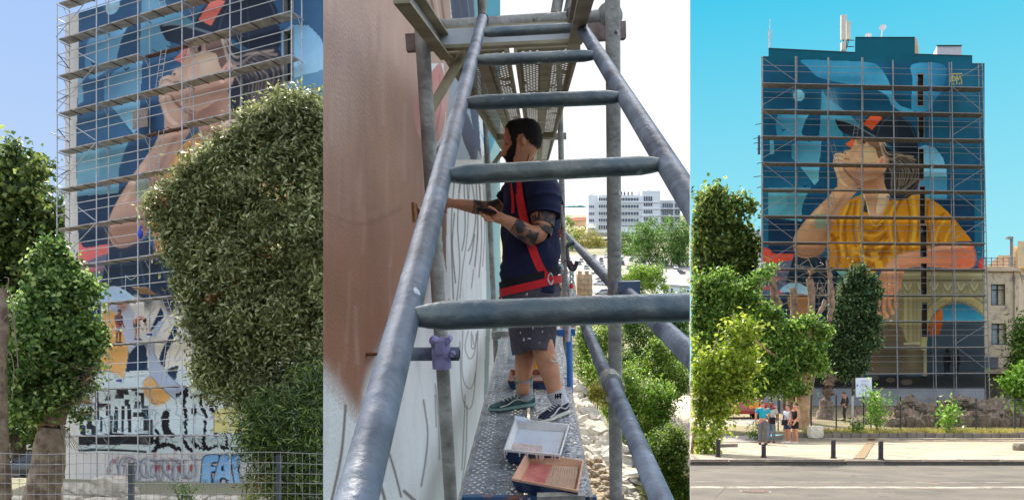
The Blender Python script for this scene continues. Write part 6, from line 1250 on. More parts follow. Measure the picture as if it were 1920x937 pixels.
hb_ = MB(); c = W['pelvis'] + V(-.16, -.1, .0); hb_.hull8([c + V(-.13, -.05, -.12), c + V(.13, -.05, -.12), c + V(.13, .05, -.12), c + V(-.13, .05, -.12)], [c + V(-.10, -.04, .10), c + V(.10, -.04, .10), c + V(.10, .04, .10), c + V(-.10, .04, .10)]); o = hb_.build('handbag', cloth('dark_handbag', (44, 40, 48)), None, label='dark handbag held before the denim shorts', cat='bag'); k = MB(); k.path(smooth_pts([c + V(-.08, 0, .1), c + V(0, 0, .28), c + V(.08, 0, .1)], False), .012, 5); k.build('handle', cloth('dark_handbag', (44, 40, 48)), o)
t, W = figure('woman in a black sleeveless top and black shorts, hair tied back', P_(1491, 831), (-1, -.35), 1.66, dict(elr=(.0, .13, .64), wrr=(.10, .10, .50), ell=(.0, -.12, .64), wrl=(.1, -.1, .50), jaw=(.02, 0, .88)), cloth('black_top', (26, 26, 30)), cloth('black_shorts', (24, 24, 28)), .36, .05, M_HAIR, shoe=cloth('cream_shoe', (206, 194, 178), var=.08), slim=.92)
k = MB(); k.ell(W['head'] + V(.10, .02, .02), (.045, .045, .045), 8, 6); k.build('hair_bun', M_HAIR, t, True)
figure('dark-clothed walker behind the fence beside the dark evergreen trunk', rbase(1585, 45), (-1, -.1), 1.66, dict(jaw=(.06, 0, .87), head=(.065, 0, .91), crown=(.06, 0, .948), nose=(.11, 0, .885), chest=(.02, 0, .73), neck=(.03, 0, .82), elr=(.05, .1, .64), wrr=(.12, .08, .55), knl=(.09, -.05, .28), anl=(.04, -.05, .06), tol=(.12, -.05, .03)), cloth('dark_jacket', (44, 42, 44)), cloth('dark_trousers', (38, 38, 42)), 1.0, 2.0, M_HAIR)
# ---- red car and folded barrier
car('red parked car half hidden by leaves behind the square', rg(1383, 47) + V(0, 0, .16), R(4), paintm('red', (176, 24, 30)), suv=.2)
t = thing('barrier_board', 'tilted orange and white board beside the red car', 'board', rbase(1416, 46))
b = MB(); b.hull8([at(1404, 766, 46), at(1423, 764, 46), at(1423, 764, 46.1), at(1404, 766, 46.1)], [at(1404, 757, 46.3), at(1423, 749, 46.3), at(1423, 749, 46.4), at(1404, 757, 46.4)]); b.build('panel', mat('orange_board', (236, 140, 60), .7, .1, 3), t)
b = MB(); b.hull8([at(1404, 757, 46.25), at(1423, 749.3, 46.25), at(1423, 749.3, 46.45), at(1404, 757, 46.45)], [at(1404, 755.4, 46.3), at(1423, 747.4, 46.3), at(1423, 747.4, 46.4), at(1404, 755.4, 46.4)]); b.build('rim', mat('board_white', (212, 218, 230)), t)
b = MB(); [b.tube(rbase(x, 46.2), at(x, 764, 46.2), .03, 6) for x in (1407, 1420)]; b.build('legs', M_FP, t)
t = thing('sheet_fence', 'grey sheet hoarding with dark frame behind the four people', 'fence', rbase(1450, 52))
for k in range(3):
    xa = 1432 + k * 15; MB().hull8([at(xa, 772, 52), at(xa + 14.4, 772, 52), at(xa + 14.4, 772, 52.06), at(xa, 772, 52.06)], [at(xa, 736, 52), at(xa + 14.4, 736, 52), at(xa + 14.4, 736, 52.06), at(xa, 736, 52.06)]).build('panel', mat('grey_sheet', (150, 152, 156), .7, .12, 3), t)
    MB().tube(at(xa - .3, 775, 51.96), at(xa - .3, 732, 51.96), .03, 5).build('frame_post', M_FP, t)
MB().tube(at(1431, 733, 51.96), at(1478, 733, 51.96), .05, 5).build('top_rail', M_FP, t)
# ================================================================== MIDDLE PLACE: on the scaffold beside the wall; a slope runs up behind it
FW = unit(V(45 / F_PX, 1, 390 / F_PX)); _r = unit(np.cross(FW, V(0, 0, 1))); _u = np.cross(_r, FW); _a = R(1.8)
RT = _r * math.cos(_a) + _u * math.sin(_a); UP = np.cross(RT, FW); AX = [RT, FW, UP]
CAM = V(0, 0, CAM_Z); SC = .88
ml = lambda a, b, c: CAM + SC * (a * RT + b * FW + c * UP)
am = lambda x, y, d: at(x, y, d * SC)
loc = lambda p: np.array([np.dot(p - CAM, k) / SC for k in AX])
def mh(x, y, c): return hit(x, y, CAM + UP * SC * c, UP)
MSEAM = 1293.6
DC = loc(am(860, 930, 4.0))[2]; DL = loc(am(860, 930, 4.0))[0]; DR = loc(am(1110, 930, 4.0))[0]; DB0 = loc(am(985, 930, 4.0))[1]
# ---- the wall being painted
WA = DL - .235
t_wall = thing('painted_wall', 'close painted wall with brown arm and pink shapes, sketched white lower down', 'wall', ml(WA, 6, DC))
WXp, WYp = np.meshgrid(np.linspace(606.0, 938.0, 300), np.linspace(-70, 1010, 540))   # even steps across the view, laid on the wall's own plane
_rr = np.stack([(WXp - CX) / F_PX, np.ones(WXp.shape), (HY - WYp) / F_PX], -1)
Pw = CAM + _rr * (SC * WA / (_rr @ RT))[..., None]
b1 = loc(Pw[270, -1])[1]
p = Paint(WXp, WYp, (224, 224, 220))
BRN = (200, 166, 148)
p.poly([(560, -60), (760, -60), (792, 60), (800, 300), (800, 560), (770, 600), (720, 640), (690, 700), (672, 775), (650, 740), (612, 690), (560, 640)], BRN, False, grad=((640, 60), (680, 620), (150, 104, 80)))
_c = p.C.reshape(540, 300, 3)
for _ in range(3):                         # sprayed, so its edges are soft
    for ax_, n_ in ((0, 13), (1, 9)):
        _k = np.pad(_c, [(n_ // 2, n_ // 2) if i == ax_ else (0, 0) for i in range(3)], 'edge').cumsum(ax_); _k = np.concatenate([np.zeros_like(np.take(_k, [0], ax_)), _k], ax_); m0 = _c.shape[ax_]
        _c = (np.take(_k, range(n_, n_ + m0), ax_) - np.take(_k, range(m0), ax_)) / n_
p.C = _c.reshape(-1, 3)
if 0: p.poly([(560, 640), (612, 690), (650, 745), (672, 775), (680, 790), (560, 790)], (222, 222, 220), False)
p.glow(650, 120, 60, 130, (214, 184, 168), .8); p.glow(720, 250, 40, 120, (186, 146, 122), .6); p.glow(640, 330, 70, 60, (178, 138, 116), .5); p.glow(740, 360, 40, 60, (176, 134, 110), .6)
p.glow(690, 470, 90, 90, (150, 106, 82), .6); p.glow(640, 560, 60, 80, (142, 98, 74), .6); p.glow(760, 520, 40, 80, (158, 114, 90), .6)
p.line([(606, 270), (640, 320), (720, 325), (770, 270)], 10, (186, 148, 126), .22, soft=22); p.line([(606, 390), (660, 412), (730, 390), (770, 350)], 3, (190, 152, 130), .25, soft=9)
p.line([(612, 400), (680, 420), (750, 392)], 3, (120, 80, 58), .4, soft=5)
p.poly([(776, 200), (800, 150), (826, 120), (836, 180), (832, 240), (815, 270), (790, 262), (778, 232)], (200, 140, 132), grad=((790, 160), (830, 250), (216, 166, 156)))
for l in ([(786, 200), (800, 250), (815, 262)], [(808, 150), (806, 210), (814, 250)], [(824, 140), (826, 200), (818, 244)]): p.line(l, 2.4, (170, 104, 100), .6)
p.poly([(790, -60), (838, -60), (848, 60), (846, 150), (838, 260), (832, 120), (800, 120), (792, 60)], (188, 158, 140), False)
p.line([(800, -40), (816, 40), (826, 110)], 5, (110, 84, 76), .8); p.line([(822, -40), (834, 50), (838, 110)], 4, (120, 92, 82), .7); p.line([(812, -40), (824, 40), (832, 90)], 3, (214, 186, 168), .8)
p.poly([(838, -60), (886, -60), (892, 60), (898, 230), (903, 300), (892, 270), (880, 200), (866, 120), (850, 60)], (66, 78, 98), False)
p.line([(872, -30), (884, 60), (892, 160)], 1.4, (134, 140, 152), .7); p.line([(858, -30), (872, 80), (886, 190)], 3, (88, 100, 118), .7)
p.poly([(848, 60), (866, 120), (880, 200), (892, 270), (902, 300), (906, 360), (830, 360), (838, 260)], (150, 160, 168), False)
p.poly([(858, 212), (872, 208), (884, 232), (896, 280), (889, 310), (880, 290), (868, 262)], (74, 78, 92)); p.poly([(846, 232), (856, 214), (868, 262), (880, 296), (872, 300), (856, 300), (844, 280)], (176, 190, 198), a=.9)
p.poly([(843, 300), (906, 300), (918, 420), (918, 800), (830, 937), (780, 937), (800, 640), (838, 560)], (226, 226, 222), False)
p.poly([(800, 300), (842, 250), (846, 300), (838, 400), (836, 480), (838, 516), (830, 470), (826, 380), (806, 350)], (140, 104, 90), False)
g_ = np.random.default_rng(21)
for k, l in enumerate(([(852, 340), (846, 430), (850, 560)], [(862, 345), (858, 420), (862, 500), (856, 570)], [(870, 345), (872, 430), (866, 470)], [(880, 345), (876, 440), (868, 500), (862, 560)], [(884, 340), (892, 400), (886, 450), (878, 470)], [(893, 345), (896, 430), (890, 500)], [(900, 350), (903, 450), (898, 520)], [(906, 345), (909, 430), (905, 500)], [(852, 400), (848, 460), (854, 530)], [(890, 440), (884, 480), (880, 495)], [(860, 360), (866, 330), (858, 312)], [(875, 330), (878, 380)], [(898, 340), (902, 400)], [(888, 505), (884, 540)])): p.line(l, 1.5 + 1.2 * g_.random(), (96, 84, 78), .85, soft=.8)
for l in ([(878, 620), (872, 650), (880, 672), (890, 660), (893, 625)], [(884, 622), (884, 650), (890, 650), (896, 622)], [(868, 620), (866, 690), (872, 720), (884, 726), (893, 690), (896, 620)], [(862, 640), (866, 735), (876, 765), (886, 755), (892, 700)], [(886, 628), (888, 646)], [(872, 740), (870, 800), (866, 880)], [(876, 760), (873, 850), (862, 937)]): p.line(l, 2.0, (110, 98, 90), .8, soft=.8)
for l, w in (([(648, 760), (640, 850), (622, 937)], 5), ([(816, 720), (822, 780), (824, 860)], 2), ([(794, 750), (802, 810), (798, 860), (790, 910)], 3), ([(730, 850), (742, 890), (752, 930)], 4), ([(708, 890), (720, 930), (726, 960)], 6), ([(758, 920), (780, 940)], 6), ([(838, 860), (841, 937)], 2), ([(816, 740), (818, 800)], 2), ([(842, 560), (836, 640)], 2)): p.line(l, w, (104, 88, 76), .85, soft=1.4)
p.poly([(720, 640), (800, 560), (808, 480), (816, 560), (800, 640), (750, 640)], (226, 224, 218), False, .0)
p.poly([(906, 290), (914, 300), (920, 420), (920, 560), (914, 800), (906, 800), (912, 560), (910, 400)], (150, 166, 160), False); p.poly([(896, 230), (918, 290), (926, 420), (926, 600), (920, 600), (914, 300)], (126, 186, 206), False)
p.poly([(884, -60), (902, -60), (905, 60), (912, 240), (906, 240), (892, 60)], (112, 158, 166), False); p.poly([(898, -60), (940, -60), (940, 240), (918, 300), (910, 200), (902, 40)], (70, 150, 168), False); p.poly([(918, 290), (940, 230), (945, 660), (926, 700), (926, 420)], (150, 186, 182), False)
p.rect(560, 790, 606, 960, (222, 222, 220), 0)
spray = np.exp(-((WYp - (640 + (WXp - 560) * 1.12 - 0)) / 26) ** 2) * ((WXp < 690) & (WXp > 560)); i_ = np.where((spray * g_.random(spray.shape)).ravel() > .12)[0]; p.C[i_] = p.C[i_] * .6 + srgb((150, 108, 84)) * .4
_g = np.random.default_rng(66)
for _ in range(170):                       # roller and brush passes
    x, y = 600 + 330 * _g.random(), -40 + 980 * _g.random(); p.line([(x, y), (x + 2 * _g.normal(), y + 40), (x + 3 * _g.normal(), y + 60 + 90 * _g.random())], 2 + 7 * _g.random(), ((240, 226, 214), (96, 72, 58))[_ % 2], .05 + .05 * _g.random(), soft=3)
M_MW = paint_mat('painted_render_close', .85, .10, 3.5, .35, 90)
wall_o = grid_wall('wall_face', Pw, p.C, M_MW, t_wall)
wb = MB(); top, bot = 6.5, -9.0
wb.prism([ml(WA - .012, .8, bot), ml(WA - .012, b1 + .3, bot), ml(WA - .5, b1 + .3, bot), ml(WA - .5, .8, bot)], UP * SC * (top - bot)); wb.cut(607.5, 1); wb.build('wall_core', mat('wall_core', (150, 150, 146), .9, .1, 2), t_wall)
sc_ = MB(); a = hit(686, 664, ml(WA, 3, 0), RT); sc_.tube(a - RT * .02, a + RT * .05, .006, 6); sc_.tube(a + RT * .05, am(700, 663, 3.3), .005, 6); sc_.build('eye_bolt', mat('rusty_iron', (120, 72, 52), .8, .3, 30), t_wall)

# ---- steel scaffold
M_TUBE = mat('tube_galvanised', (76, 88, 104), .55, .32, 9, .25, metal=.15, c2=(122, 134, 148), bscale=30, flecks=((30, .70, (196, 200, 204)), (22, .72, (60, 54, 50)), (13, .72, (120, 92, 74)))); M_TUBE_W = mat('tube_dull', (140, 138, 130), .6, .25, 8, .4, metal=.25, c2=(176, 174, 166), bscale=40, flecks=((26, .69, (206, 206, 202)), (18, .71, (84, 70, 60))))
M_RUNG = mat('rung_worn', (108, 126, 136), .5, .3, 8, .35, metal=.35, c2=(150, 152, 142), bscale=26, flecks=((24, .69, (190, 196, 196)), (16, .70, (56, 96, 110)), (12, .72, (118, 96, 74)))); M_ALU = mat('aluminium_beam', (200, 204, 208), .5, .10, 6, .1, metal=.05); M_RUSTY = mat('tube_rusty_patch', (130, 106, 98), .7, .3, 7, .4, metal=.15, c2=(168, 150, 144))
M_BEAM = mat('beam_olive', (152, 140, 112), .75, .22, 5, .3, metal=.15, c2=(184, 172, 142))
def hole_mat(name, c, c2, pitch, r, splat=None, rough=.6):
    """perforated sheet: rows of round holes cut through the steel, set along the plank"""
    m = mat(name, c, rough, .2, 7, .3, metal=.15, c2=c2, bscale=40); t = m.node_tree; bs = t.nodes['Principled BSDF']
    co = N(t, 'ShaderNodeUVMap'); se = N(t, 'ShaderNodeSeparateXYZ'); t.links.new(co.outputs[0], se.inputs[0])
    def M_(op, a, b=None, c=None):
        n = N(t, 'ShaderNodeMath', operation=op)
        for i, v in enumerate((a, b, c)):
            if v is None: continue
            if hasattr(v, 'is_linked') or hasattr(v, 'links'): t.links.new(v, n.inputs[i])
            else: n.inputs[i].default_value = v
        return n.outputs[0]
    u = M_('DIVIDE', se.outputs[0], pitch); v = M_('DIVIDE', se.outputs[1], pitch * .9)
    row = M_('FLOOR', v); odd = M_('MULTIPLY', M_('MODULO', M_('ABSOLUTE', row), 2.0), .5)
    fu = M_('SUBTRACT', M_('FRACT', M_('ADD', u, odd)), .5); fv = M_('SUBTRACT', M_('FRACT', v), .5)
    d = M_('SQRT', M_('ADD', M_('MULTIPLY', fu, fu), M_('MULTIPLY', fv, fv)))
    hole = M_('LESS_THAN', d, r)
    band = M_('ABSOLUTE', M_('SUBTRACT', M_('FRACT', M_('DIVIDE', se.outputs[0], .165)), .5)); hole = M_('MULTIPLY', hole, M_('LESS_THAN', band, .27))
    nz = N(t, 'ShaderNodeTexNoise'); nz.inputs['Scale'].default_value = 5.0; t.links.new(co.outputs[0], nz.inputs['Vector']); hole = M_('MULTIPLY', hole, M_('GREATER_THAN', nz.outputs['Fac'], .42))
    base = bs.inputs['Base Color'].links[0].from_socket
    if splat:
        for sc, th, colr in splat:
            n2 = N(t, 'ShaderNodeTexNoise'); n2.inputs['Scale'].default_value = sc; n2.inputs['Detail'].default_value = 3; t.links.new(co.outputs[0], n2.inputs['Vector'])
            side = N(t, 'ShaderNodeMapRange'); t.links.new(se.outputs[0], side.inputs[0]); side.inputs[1].default_value = .0; side.inputs[2].default_value = .6; side.inputs[3].default_value = .04; side.inputs[4].default_value = -.03
            f = M_('GREATER_THAN', n2.outputs['Fac'], M_('ADD', side.outputs[0], th))
            mx_ = N(t, 'ShaderNodeMix', data_type='RGBA'); t.links.new(f, mx_.inputs[0]); t.links.new(base, mx_.inputs[6]); mx_.inputs[7].default_value = rgba(colr); base = mx_.outputs[2]
        t.links.new(base, bs.inputs['Base Color'])
    tr = N(t, 'ShaderNodeBsdfTransparent'); ms = N(t, 'ShaderNodeMixShader'); t.links.new(hole, ms.inputs[0]); t.links.new(bs.outputs[0], ms.inputs[1]); t.links.new(tr.outputs[0], ms.inputs[2]); t.links.new(ms.outputs[0], t.nodes['Material Output'].inputs['Surface'])
    return m
M_DECK_LO = hole_mat('deck_perforated', (112, 118, 124), (146, 150, 154), .044, .19, [(34, .60, (196, 202, 208)), (26, .63, (44, 50, 58)), (60, .63, (206, 210, 214))])
M_DECK_UP = hole_mat('deck_underside', (150, 136, 104), (182, 170, 136), .036, .2)
scf = thing('scaffold', 'close-up steel scaffold bay with perforated decks around the man painting', 'scaffold', ml(0, 4, DC))
def sheet(name, a0, a1, b0_, b1_, c, m, lip, u0):
    me = bpy.data.meshes.new(name); o0 = origin_of(scf)
    vs = [ml(a0, b0_, c), ml(a1, b0_, c), ml(a1, b1_, c), ml(a0, b1_, c)]; me.from_pydata([tuple(v - o0) for v in vs], [], [(0, 1, 2, 3)])
    uv = me.uv_layers.new(name='UVMap'); 
    for i, (a, b) in enumerate(((u0, 0), (u0 + a1 - a0, 0), (u0 + a1 - a0, b1_ - b0_), (u0, b1_ - b0_))): uv.data[i].uv = (a, b)
    me.materials.append(m); return link(name, me, scf)
def plank(a0, a1, b0_, b1_, c, m, m_rib, u0):
    o = sheet('deck_plank', a0, a1, b0_, b1_, c, m, .05, u0); k = MB()
    for a in (a0 + .008, a1 - .008): k.box(ml(a, (b0_ + b1_) / 2, c - .035), (.014, (b1_ - b0_) * SC, .062), AX)
    r_ = k.build('plank_rib', m_rib, scf); return o
mid = (DL + DR) / 2
FBN, FBF = 3.86, 9.1
for a0, a1, u0 in ((DL, mid - .012, 0.0), (mid + .012, DR, .34)):
    plank(a0, a1, DB0 - .06, FBF - .05, DC, M_DECK_LO, M_TUBE_W, u0); plank(a0, a1, FBF + .08, 14.6, DC, M_DECK_LO, M_TUBE_W, u0)
CU = DC + 2.14; UL = loc(am(820, 100, 3.5))[0]; UR = loc(am(1092, 92, 3.5))[0]; umid = (UL + UR) / 2
for a0, a1, u0 in ((UL, umid - .014, 0.0), (umid + .014, UR, .34)):
    for s0, s1 in ((FBN + .08, 6.05), (6.12, FBF - .05), (FBF + .1, 14.5)): 
        plank(a0, a1, s0, s1, CU, M_DECK_UP, M_BEAM, u0)
        k = MB(); 
        for b in (s0 + .03, s1 - .03): k.box(ml((a0 + a1) / 2, b, CU - .03), ((a1 - a0) * SC, .04, .05), AX)
        k.box(ml(a0 + (a1 - a0) * .5, (s0 + s1) / 2, CU - .012), (.05, (s1 - s0) * SC, .016), AX)
        k.build('plank_stiffener', M_BEAM, scf)
for a0, a1 in ((UL + .02, umid - .02), (umid + .02, UR - .02)): plank(a0, a1, FBN + .5, 9.0, CU + 2.05, M_DECK_UP, M_BEAM, .1)
# standards
def std(x, y, d, lo=-4.5, hi=4.2, r=.0265, m=M_TUBE_W, name='standard'):
    a, b, _ = loc(am(x, y, d)); MB().tube(ml(a, b, lo), ml(a, b, hi), r, 12).build(name, m, scf, True); return a, b
aL, _ = std(822, 560, 3.42); aR, _ = std(1152, 500, 3.45, m=M_TUBE_W)
std(919, 420, 9.0); std(1055, 420, 8.6); std(930, 420, 14.5, r=.03); 
for x, y in ((876, -12), (1010, -10)): pass
MB().tube(am(903, 60, 6.2), am(908, -40, 6.2), .026, 8).build('standard', M_TUBE_W, scf, True)
for x0, x1 in ((1042, 1052), (1066, 1078)): MB().tube(am(x0, 26, 4.4), am(x1, -30, 4.4), .026, 8).build('guard_rail', M_TUBE_W, scf, True)
for a0, a1, u0 in ((UL, umid - .014, 0.0), (umid + .014, UR, .34)): plank(a0, a1, -1.2, 2.3, CU, M_DECK_UP, M_BEAM, u0)     # unseen planks added overhead to keep the sun off the ladder
# head frame over the near standards
def beam(p, q, h, w, m, name, **k):
    p, q = np.asarray(p), np.asarray(q); t = unit(q - p); n = unit(np.cross(t, UP)); u = np.cross(n, t)
    b = MB(); b.box((p + q) / 2, (np.linalg.norm(q - p), w, h), [t, n, u]); return b.build(name, m, scf, **k)
beam(am(762, 82, 3.42), am(1172, 58, 3.42), .058, .052, M_RUSTY, 'transom_beam'); beam(am(821, 75, 3.36), am(1092, 60, 3.36), .066, .02, M_ALU, 'end_profile'); beam(am(822, 91, 3.38), am(1092, 78, 3.38), .012, .06, M_BEAM, 'end_flange'); beam(am(822, 58, 3.38), am(1090, 45, 3.38), .012, .06, M_BEAM, 'end_flange')
k = MB(); k.tube(am(822, 52, 3.40), am(1148, 31, 3.40), .0265, 12); k.build('transom', M_TUBE_W, scf, True)
k = MB(); k.ell(am(1143, 30, 3.40), (.05, .05, .05), 10, 7); k.build('weld_collar', M_TUBE_W, scf, True)
for xa, ya, xb, yb in ((828, 92, 740, -24), (1081, 76, 1112, -40)):
    p, q = am(xa, ya, 3.46), am(xb, yb, 2.4); beam(p, q, .075, .012, M_ALU, 'stringer'); o = UP * .036; sgn = 1 if xa < 1000 else -1
    for s in (-1, 1): beam(p + o * s + RT * .016 * sgn, q + o * s + RT * .016 * sgn, .008, .045, M_BEAM, 'stringer_flange')
MB().tube(am(872, 96, 3.5), am(806, 208, 3.4), .019, 8).build('corner_brace', M_BEAM, scf, True); MB().tube(am(942, 285, 8.9), am(918, 318, 9.0), .022, 8).build('corner_brace', M_BEAM, scf, True)
MB().box(am(1046, 256, 8.7), (.16, .05, .06), AX).build('bracket', M_TUBE_W, scf)
for x, y in ((790, 108), (1148, 86)): MB().tube(am(x, y, 3.385) , am(x, y, 3.379), .007, 8).build('pin_hole', mat('black_hole', (16, 16, 16), .9, .1), scf)
# guard rails with their couplers
def rail(pts, m=M_TUBE, r=.0245):
    k = MB(); k.path(pts, r, 14); k.cut(MSEAM, -1); return k.build('guard_rail', m, scf, True)
def line3(a, c, b0_, b1_): return [ml(a, b0_, c), ml(a, b1_, c)]
ra = loc(am(1294, 664, 1.9)); rb_ = loc(am(1240, 937, 1.85))
rail(line3(ra[0], ra[2], 1.55, 3.2)); rail([ml(ra[0] - .02, 3.36, ra[2]), ml(ra[0] - .055, 8.6, ra[2] + .05)], M_TUBE)
rail(line3(rb_[0], rb_[2], 1.55, 3.0)); rail([ml(rb_[0] - .01, 3.1, rb_[2]), ml(rb_[0] - .03, 8.6, rb_[2] + .04)], M_TUBE)
def coupler(p, s=1.0, m=M_TUBE_W, par=None):
    k = MB(); k.tube(p - FW * .045 * s, p + FW * .045 * s, .036 * s, 10); k.box(p + RT * .03 * s - UP * .035 * s, (.03 * s, .05 * s, .05 * s), AX); k.tube(p - UP * .075 * s, p + UP * .02 * s, .009 * s, 6); k.tube(p - UP * .07 * s, p - UP * .055 * s, .018 * s, 6); k.build('coupler', m, scf, True)
coupler(ml(ra[0] - .01, 3.26, ra[2])); coupler(ml(rb_[0] - .0, 3.05, rb_[2])); 
k = MB(); k.box(ml(ra[0] + .005, 3.22, ra[2] + .0), (.075, .035, .09), AX); k.build('coupler_wedge', mat('blue_grey_steel', (84, 100, 124), .5, .2, 10, metal=.4), scf)
# wall tie with lilac coupler
k = MB(); k.path([am(690, 664, 3.36), am(861, 663, 3.36)], .0255, 14, True); k.build('wall_tie', M_TUBE, scf, True)
k = MB(); k.tube(am(861.2, 663, 3.36), am(862.4, 663, 3.36), .017, 10); k.build('tube_mouth', mat('black_hole', (16, 16, 16)), scf)
M_LIL = mat('lilac_coupler', (142, 138, 176), .55, .2, 14, .3, metal=.2)
k = MB(); c = am(827, 662, 3.34)
k.tube(c - UP * .055, c + UP * .055, .036, 10); k.tube(c - RT * .03 + UP * 0, c + RT * .03, .038, 10); k.box(c + V(0, -.035, 0) + UP * .02, (.03, .03, .05), AX); k.tube(c + RT * .045 - FW * .04, c + RT * .045 + FW * .05, .011, 6); k.tube(c + RT * .03 + UP * .05 - FW * .03, c + RT * .03 + UP * .05 + FW * .03, .014, 6); k.ell(c - RT * .02 + UP * .05 - FW * .02, (.02, .02, .02), 7, 5)
k.build('coupler', M_LIL, scf, True)
# far end of the lower deck and its blue post
M_BLUE = mat('blue_paint_steel', (48, 104, 170), .5, .2, 8, .2)
beam(am(922, 628, 8.9), am(1078, 622, 8.9), .07, .05, M_TUBE_W, 'end_bar'); beam(am(1046, 624, 8.8), am(1078, 622, 8.8), .07, .06, M_BLUE, 'end_bar')
k = MB(); k.tube(am(1067, 626, 6.5), am(1069, 745, 6.3), .022, 10); k.build('toe_post', M_BLUE, scf, True)
k = MB(); a0 = am(866, 932, 3.96); a1 = am(1118, 932, 3.96); beam(a0 - UP * .01, a1 - UP * .01, .035, .03, mat('blue_lip_rusty', (62, 104, 148), .6, .3, 5, .3, c2=(150, 98, 74), thr=(.5, .58)), 'deck_lip')
k = MB(); k.box(am(1052, 936, 3.8), (.2, .05, .05), AX); k.build('deck_clamp', M_TUBE_W, scf)

# ---- the ladder leaning in front
lad = thing('ladder', 'worn steel ladder leaning up close, its rungs crossing in front of the man', 'ladder', am(980, 500, 1.2))
def on_line(p, q, y):
    lo, hi = 0.0, 1.0
    f = lambda t: px(p + (q - p) * t)[1] - y
    for _ in range(50):
        m_ = (lo + hi) / 2
        if f(m_) > 0: hi = m_
        else: lo = m_
    return p + (q - p) * (lo + hi) / 2
TL, BL = am(905, 36, 3.36), am(655, 990, .66); TR, BR = am(1073, 24, 3.36), am(1470, 655, .92)
k = MB(); k.path([TL, BL], [.0185, .0165], 18); k.build('rail', M_TUBE, lad, True)
k = MB(); k.path([TR, on_line(TR, BR, 560)], .0195, 18); k.cut(MSEAM, -1); k.build('rail', M_TUBE, lad, True)
for yl, yr, full in ((62, 52, 1), (114, 104, 1), (194, 182, 1), (330, 308, 1), (594, 574, 0)):
    a = on_line(TL, BL, yl); b = on_line(TR, BR, yr) if full else am(1420, 571, .985)
    d = b - a; k = MB(); k.path([a, a + d * .03, a + d * .065, a + d * .11, a + d * .88, a + d * .93, a + d * .97, b], [.010, .0105, .0135, .0158, .0158, .0135, .0105, .010], 16)
    k.cut(MSEAM, -1); k.build('rung', M_RUNG, lad, True)
    for e_, s_ in ((a, 1), (b, -1)):        # weld beads where rung meets rail
        if not full and s_ < 0: continue
        wd = MB(); u1, u2 = frame(d); wd.path([e_ + d / np.linalg.norm(d) * .017 * s_ + (u1 * math.cos(q_) + u2 * math.sin(q_)) * .0098 for q_ in np.linspace(0, 6.283, 13)], .0026, 5, False); wd.cut(MSEAM, -1); wd.build('weld', M_RUNG, lad, True)
for p_ in (TL, TR): k = MB(); k.path([p_, p_ + V(0, .03, .008), p_ + V(0, .06, -.03)], .022, 10); k.build('hook', mat('dark_steel', (70, 74, 82)), lad, True)

# ---- paint trays and pots on the deck
M_TRAY = mat('tray_navy', (30, 46, 92), .55, .3, 12, .2, c2=(70, 86, 120)); M_TRAY_IN = mat('tray_skin_tone', (208, 162, 132), .55, .12, 8, .2)
def tray(label, rim, h, inner, paint_a, paint_b, split=.45, ridges=True, seed=1):
    t = thing('paint_tray', label, 'tray', (mh(*rim[0], DC) + mh(*rim[2], DC)) / 2); Rm = [mh(x, y, DC + h) for x, y in rim]; ctr = sum(Rm) / 4
    base = [ctr + (p - ctr) * .86 - UP * (h - .008) * SC for p in Rm]; out = MB(); lip = [ctr + (p - ctr) * 1.0 for p in Rm]; inn = [ctr + (p - ctr) * .955 for p in Rm]; fl = [ctr + (p - ctr) * .83 - UP * h * .55 * SC for p in Rm]
    out.loft([base, [p - UP * .012 for p in lip]], False); out.quad(*reversed(base)); out.build('shell', M_TRAY, t)
    i_ = MB(); i_.loft([[p - UP * .010 for p in lip], lip, inn, fl], False); i_.quad(*fl); i_.build('inner', inner, t)
    mix = lambda q, a, b: q[a] + (q[b] - q[a]) * split
    e = UP * .004; A = [fl[0] + e, mix(fl, 0, 1) + e, mix(fl, 3, 2) + e, fl[3] + e]; B = [mix(fl, 0, 1) + e * 1.5, fl[1] + e * 4, fl[2] + e * 4, mix(fl, 3, 2) + e * 1.5]
    MB().quad(*A).build('paint_pool', paint_a, t); MB().quad(*B).build('ramp', paint_b, t)
    if ridges:
        w = MB()
        for q in range(11):
            f = .06 + q * .085; a = B[3] + (B[2] - B[3]) * f; b = B[0] + (B[1] - B[0]) * f; m_ = (a + b) / 2 + (B[1] - B[0]) * .05
            w.path([a * .94 + b * .06 + e, m_ + e, a * .1 + b * .9 + e], .0022, 4)
        w.build('ridges', paint_b, t)
    return t, Rm, fl
W_PAINT = mat('wet_white_paint', (212, 222, 232), .25, .05, 5, .1, spec=.5); W_DRY = mat('dried_pale_paint', (206, 186, 178), .7, .14, 16, .6, bscale=50)
t, Rm, fl = tray('tray of white paint with dripping navy sides, nearest the trainers', [(966, 783), (1068, 795), (1051, 852), (944, 842)], .10, mat('tray_white_in', (214, 212, 208), .5, .1, 9, .2), W_PAINT, W_PAINT, .5, False)
q = MB(); a = [fl[0] * .12 + fl[3] * .88, fl[1] * .12 + fl[2] * .88]; q.quad(*[p + UP * .009 for p in (fl[0] * .42 + fl[3] * .58, fl[1] * .42 + fl[2] * .58, fl[2] * .98 + fl[1] * .02, fl[3])]); q.build('dried_paint', W_DRY, t)
q = MB(); q.path(smooth_pts([Rm[0] * .96 + Rm[3] * .04 + UP * .002, Rm[0] * .8 + Rm[1] * .2 - UP * .012, Rm[0] * .6 + Rm[1] * .4 - UP * .03, Rm[0] * .4 + Rm[1] * .6 - UP * .035], False, 4), .02, 7); q.build('paint_spill', W_PAINT, t, True)
g_ = np.random.default_rng(31); q = MB()
for k in range(16): f = g_.random(); a = Rm[3] + (Rm[2] - Rm[3]) * f - UP * .01 + V(0, -.006, 0); q.path([a, a - UP * (.012 + .022 * g_.random())], [.004, .003], 5)
q.build('drips', W_DRY, t, kind='stuff')
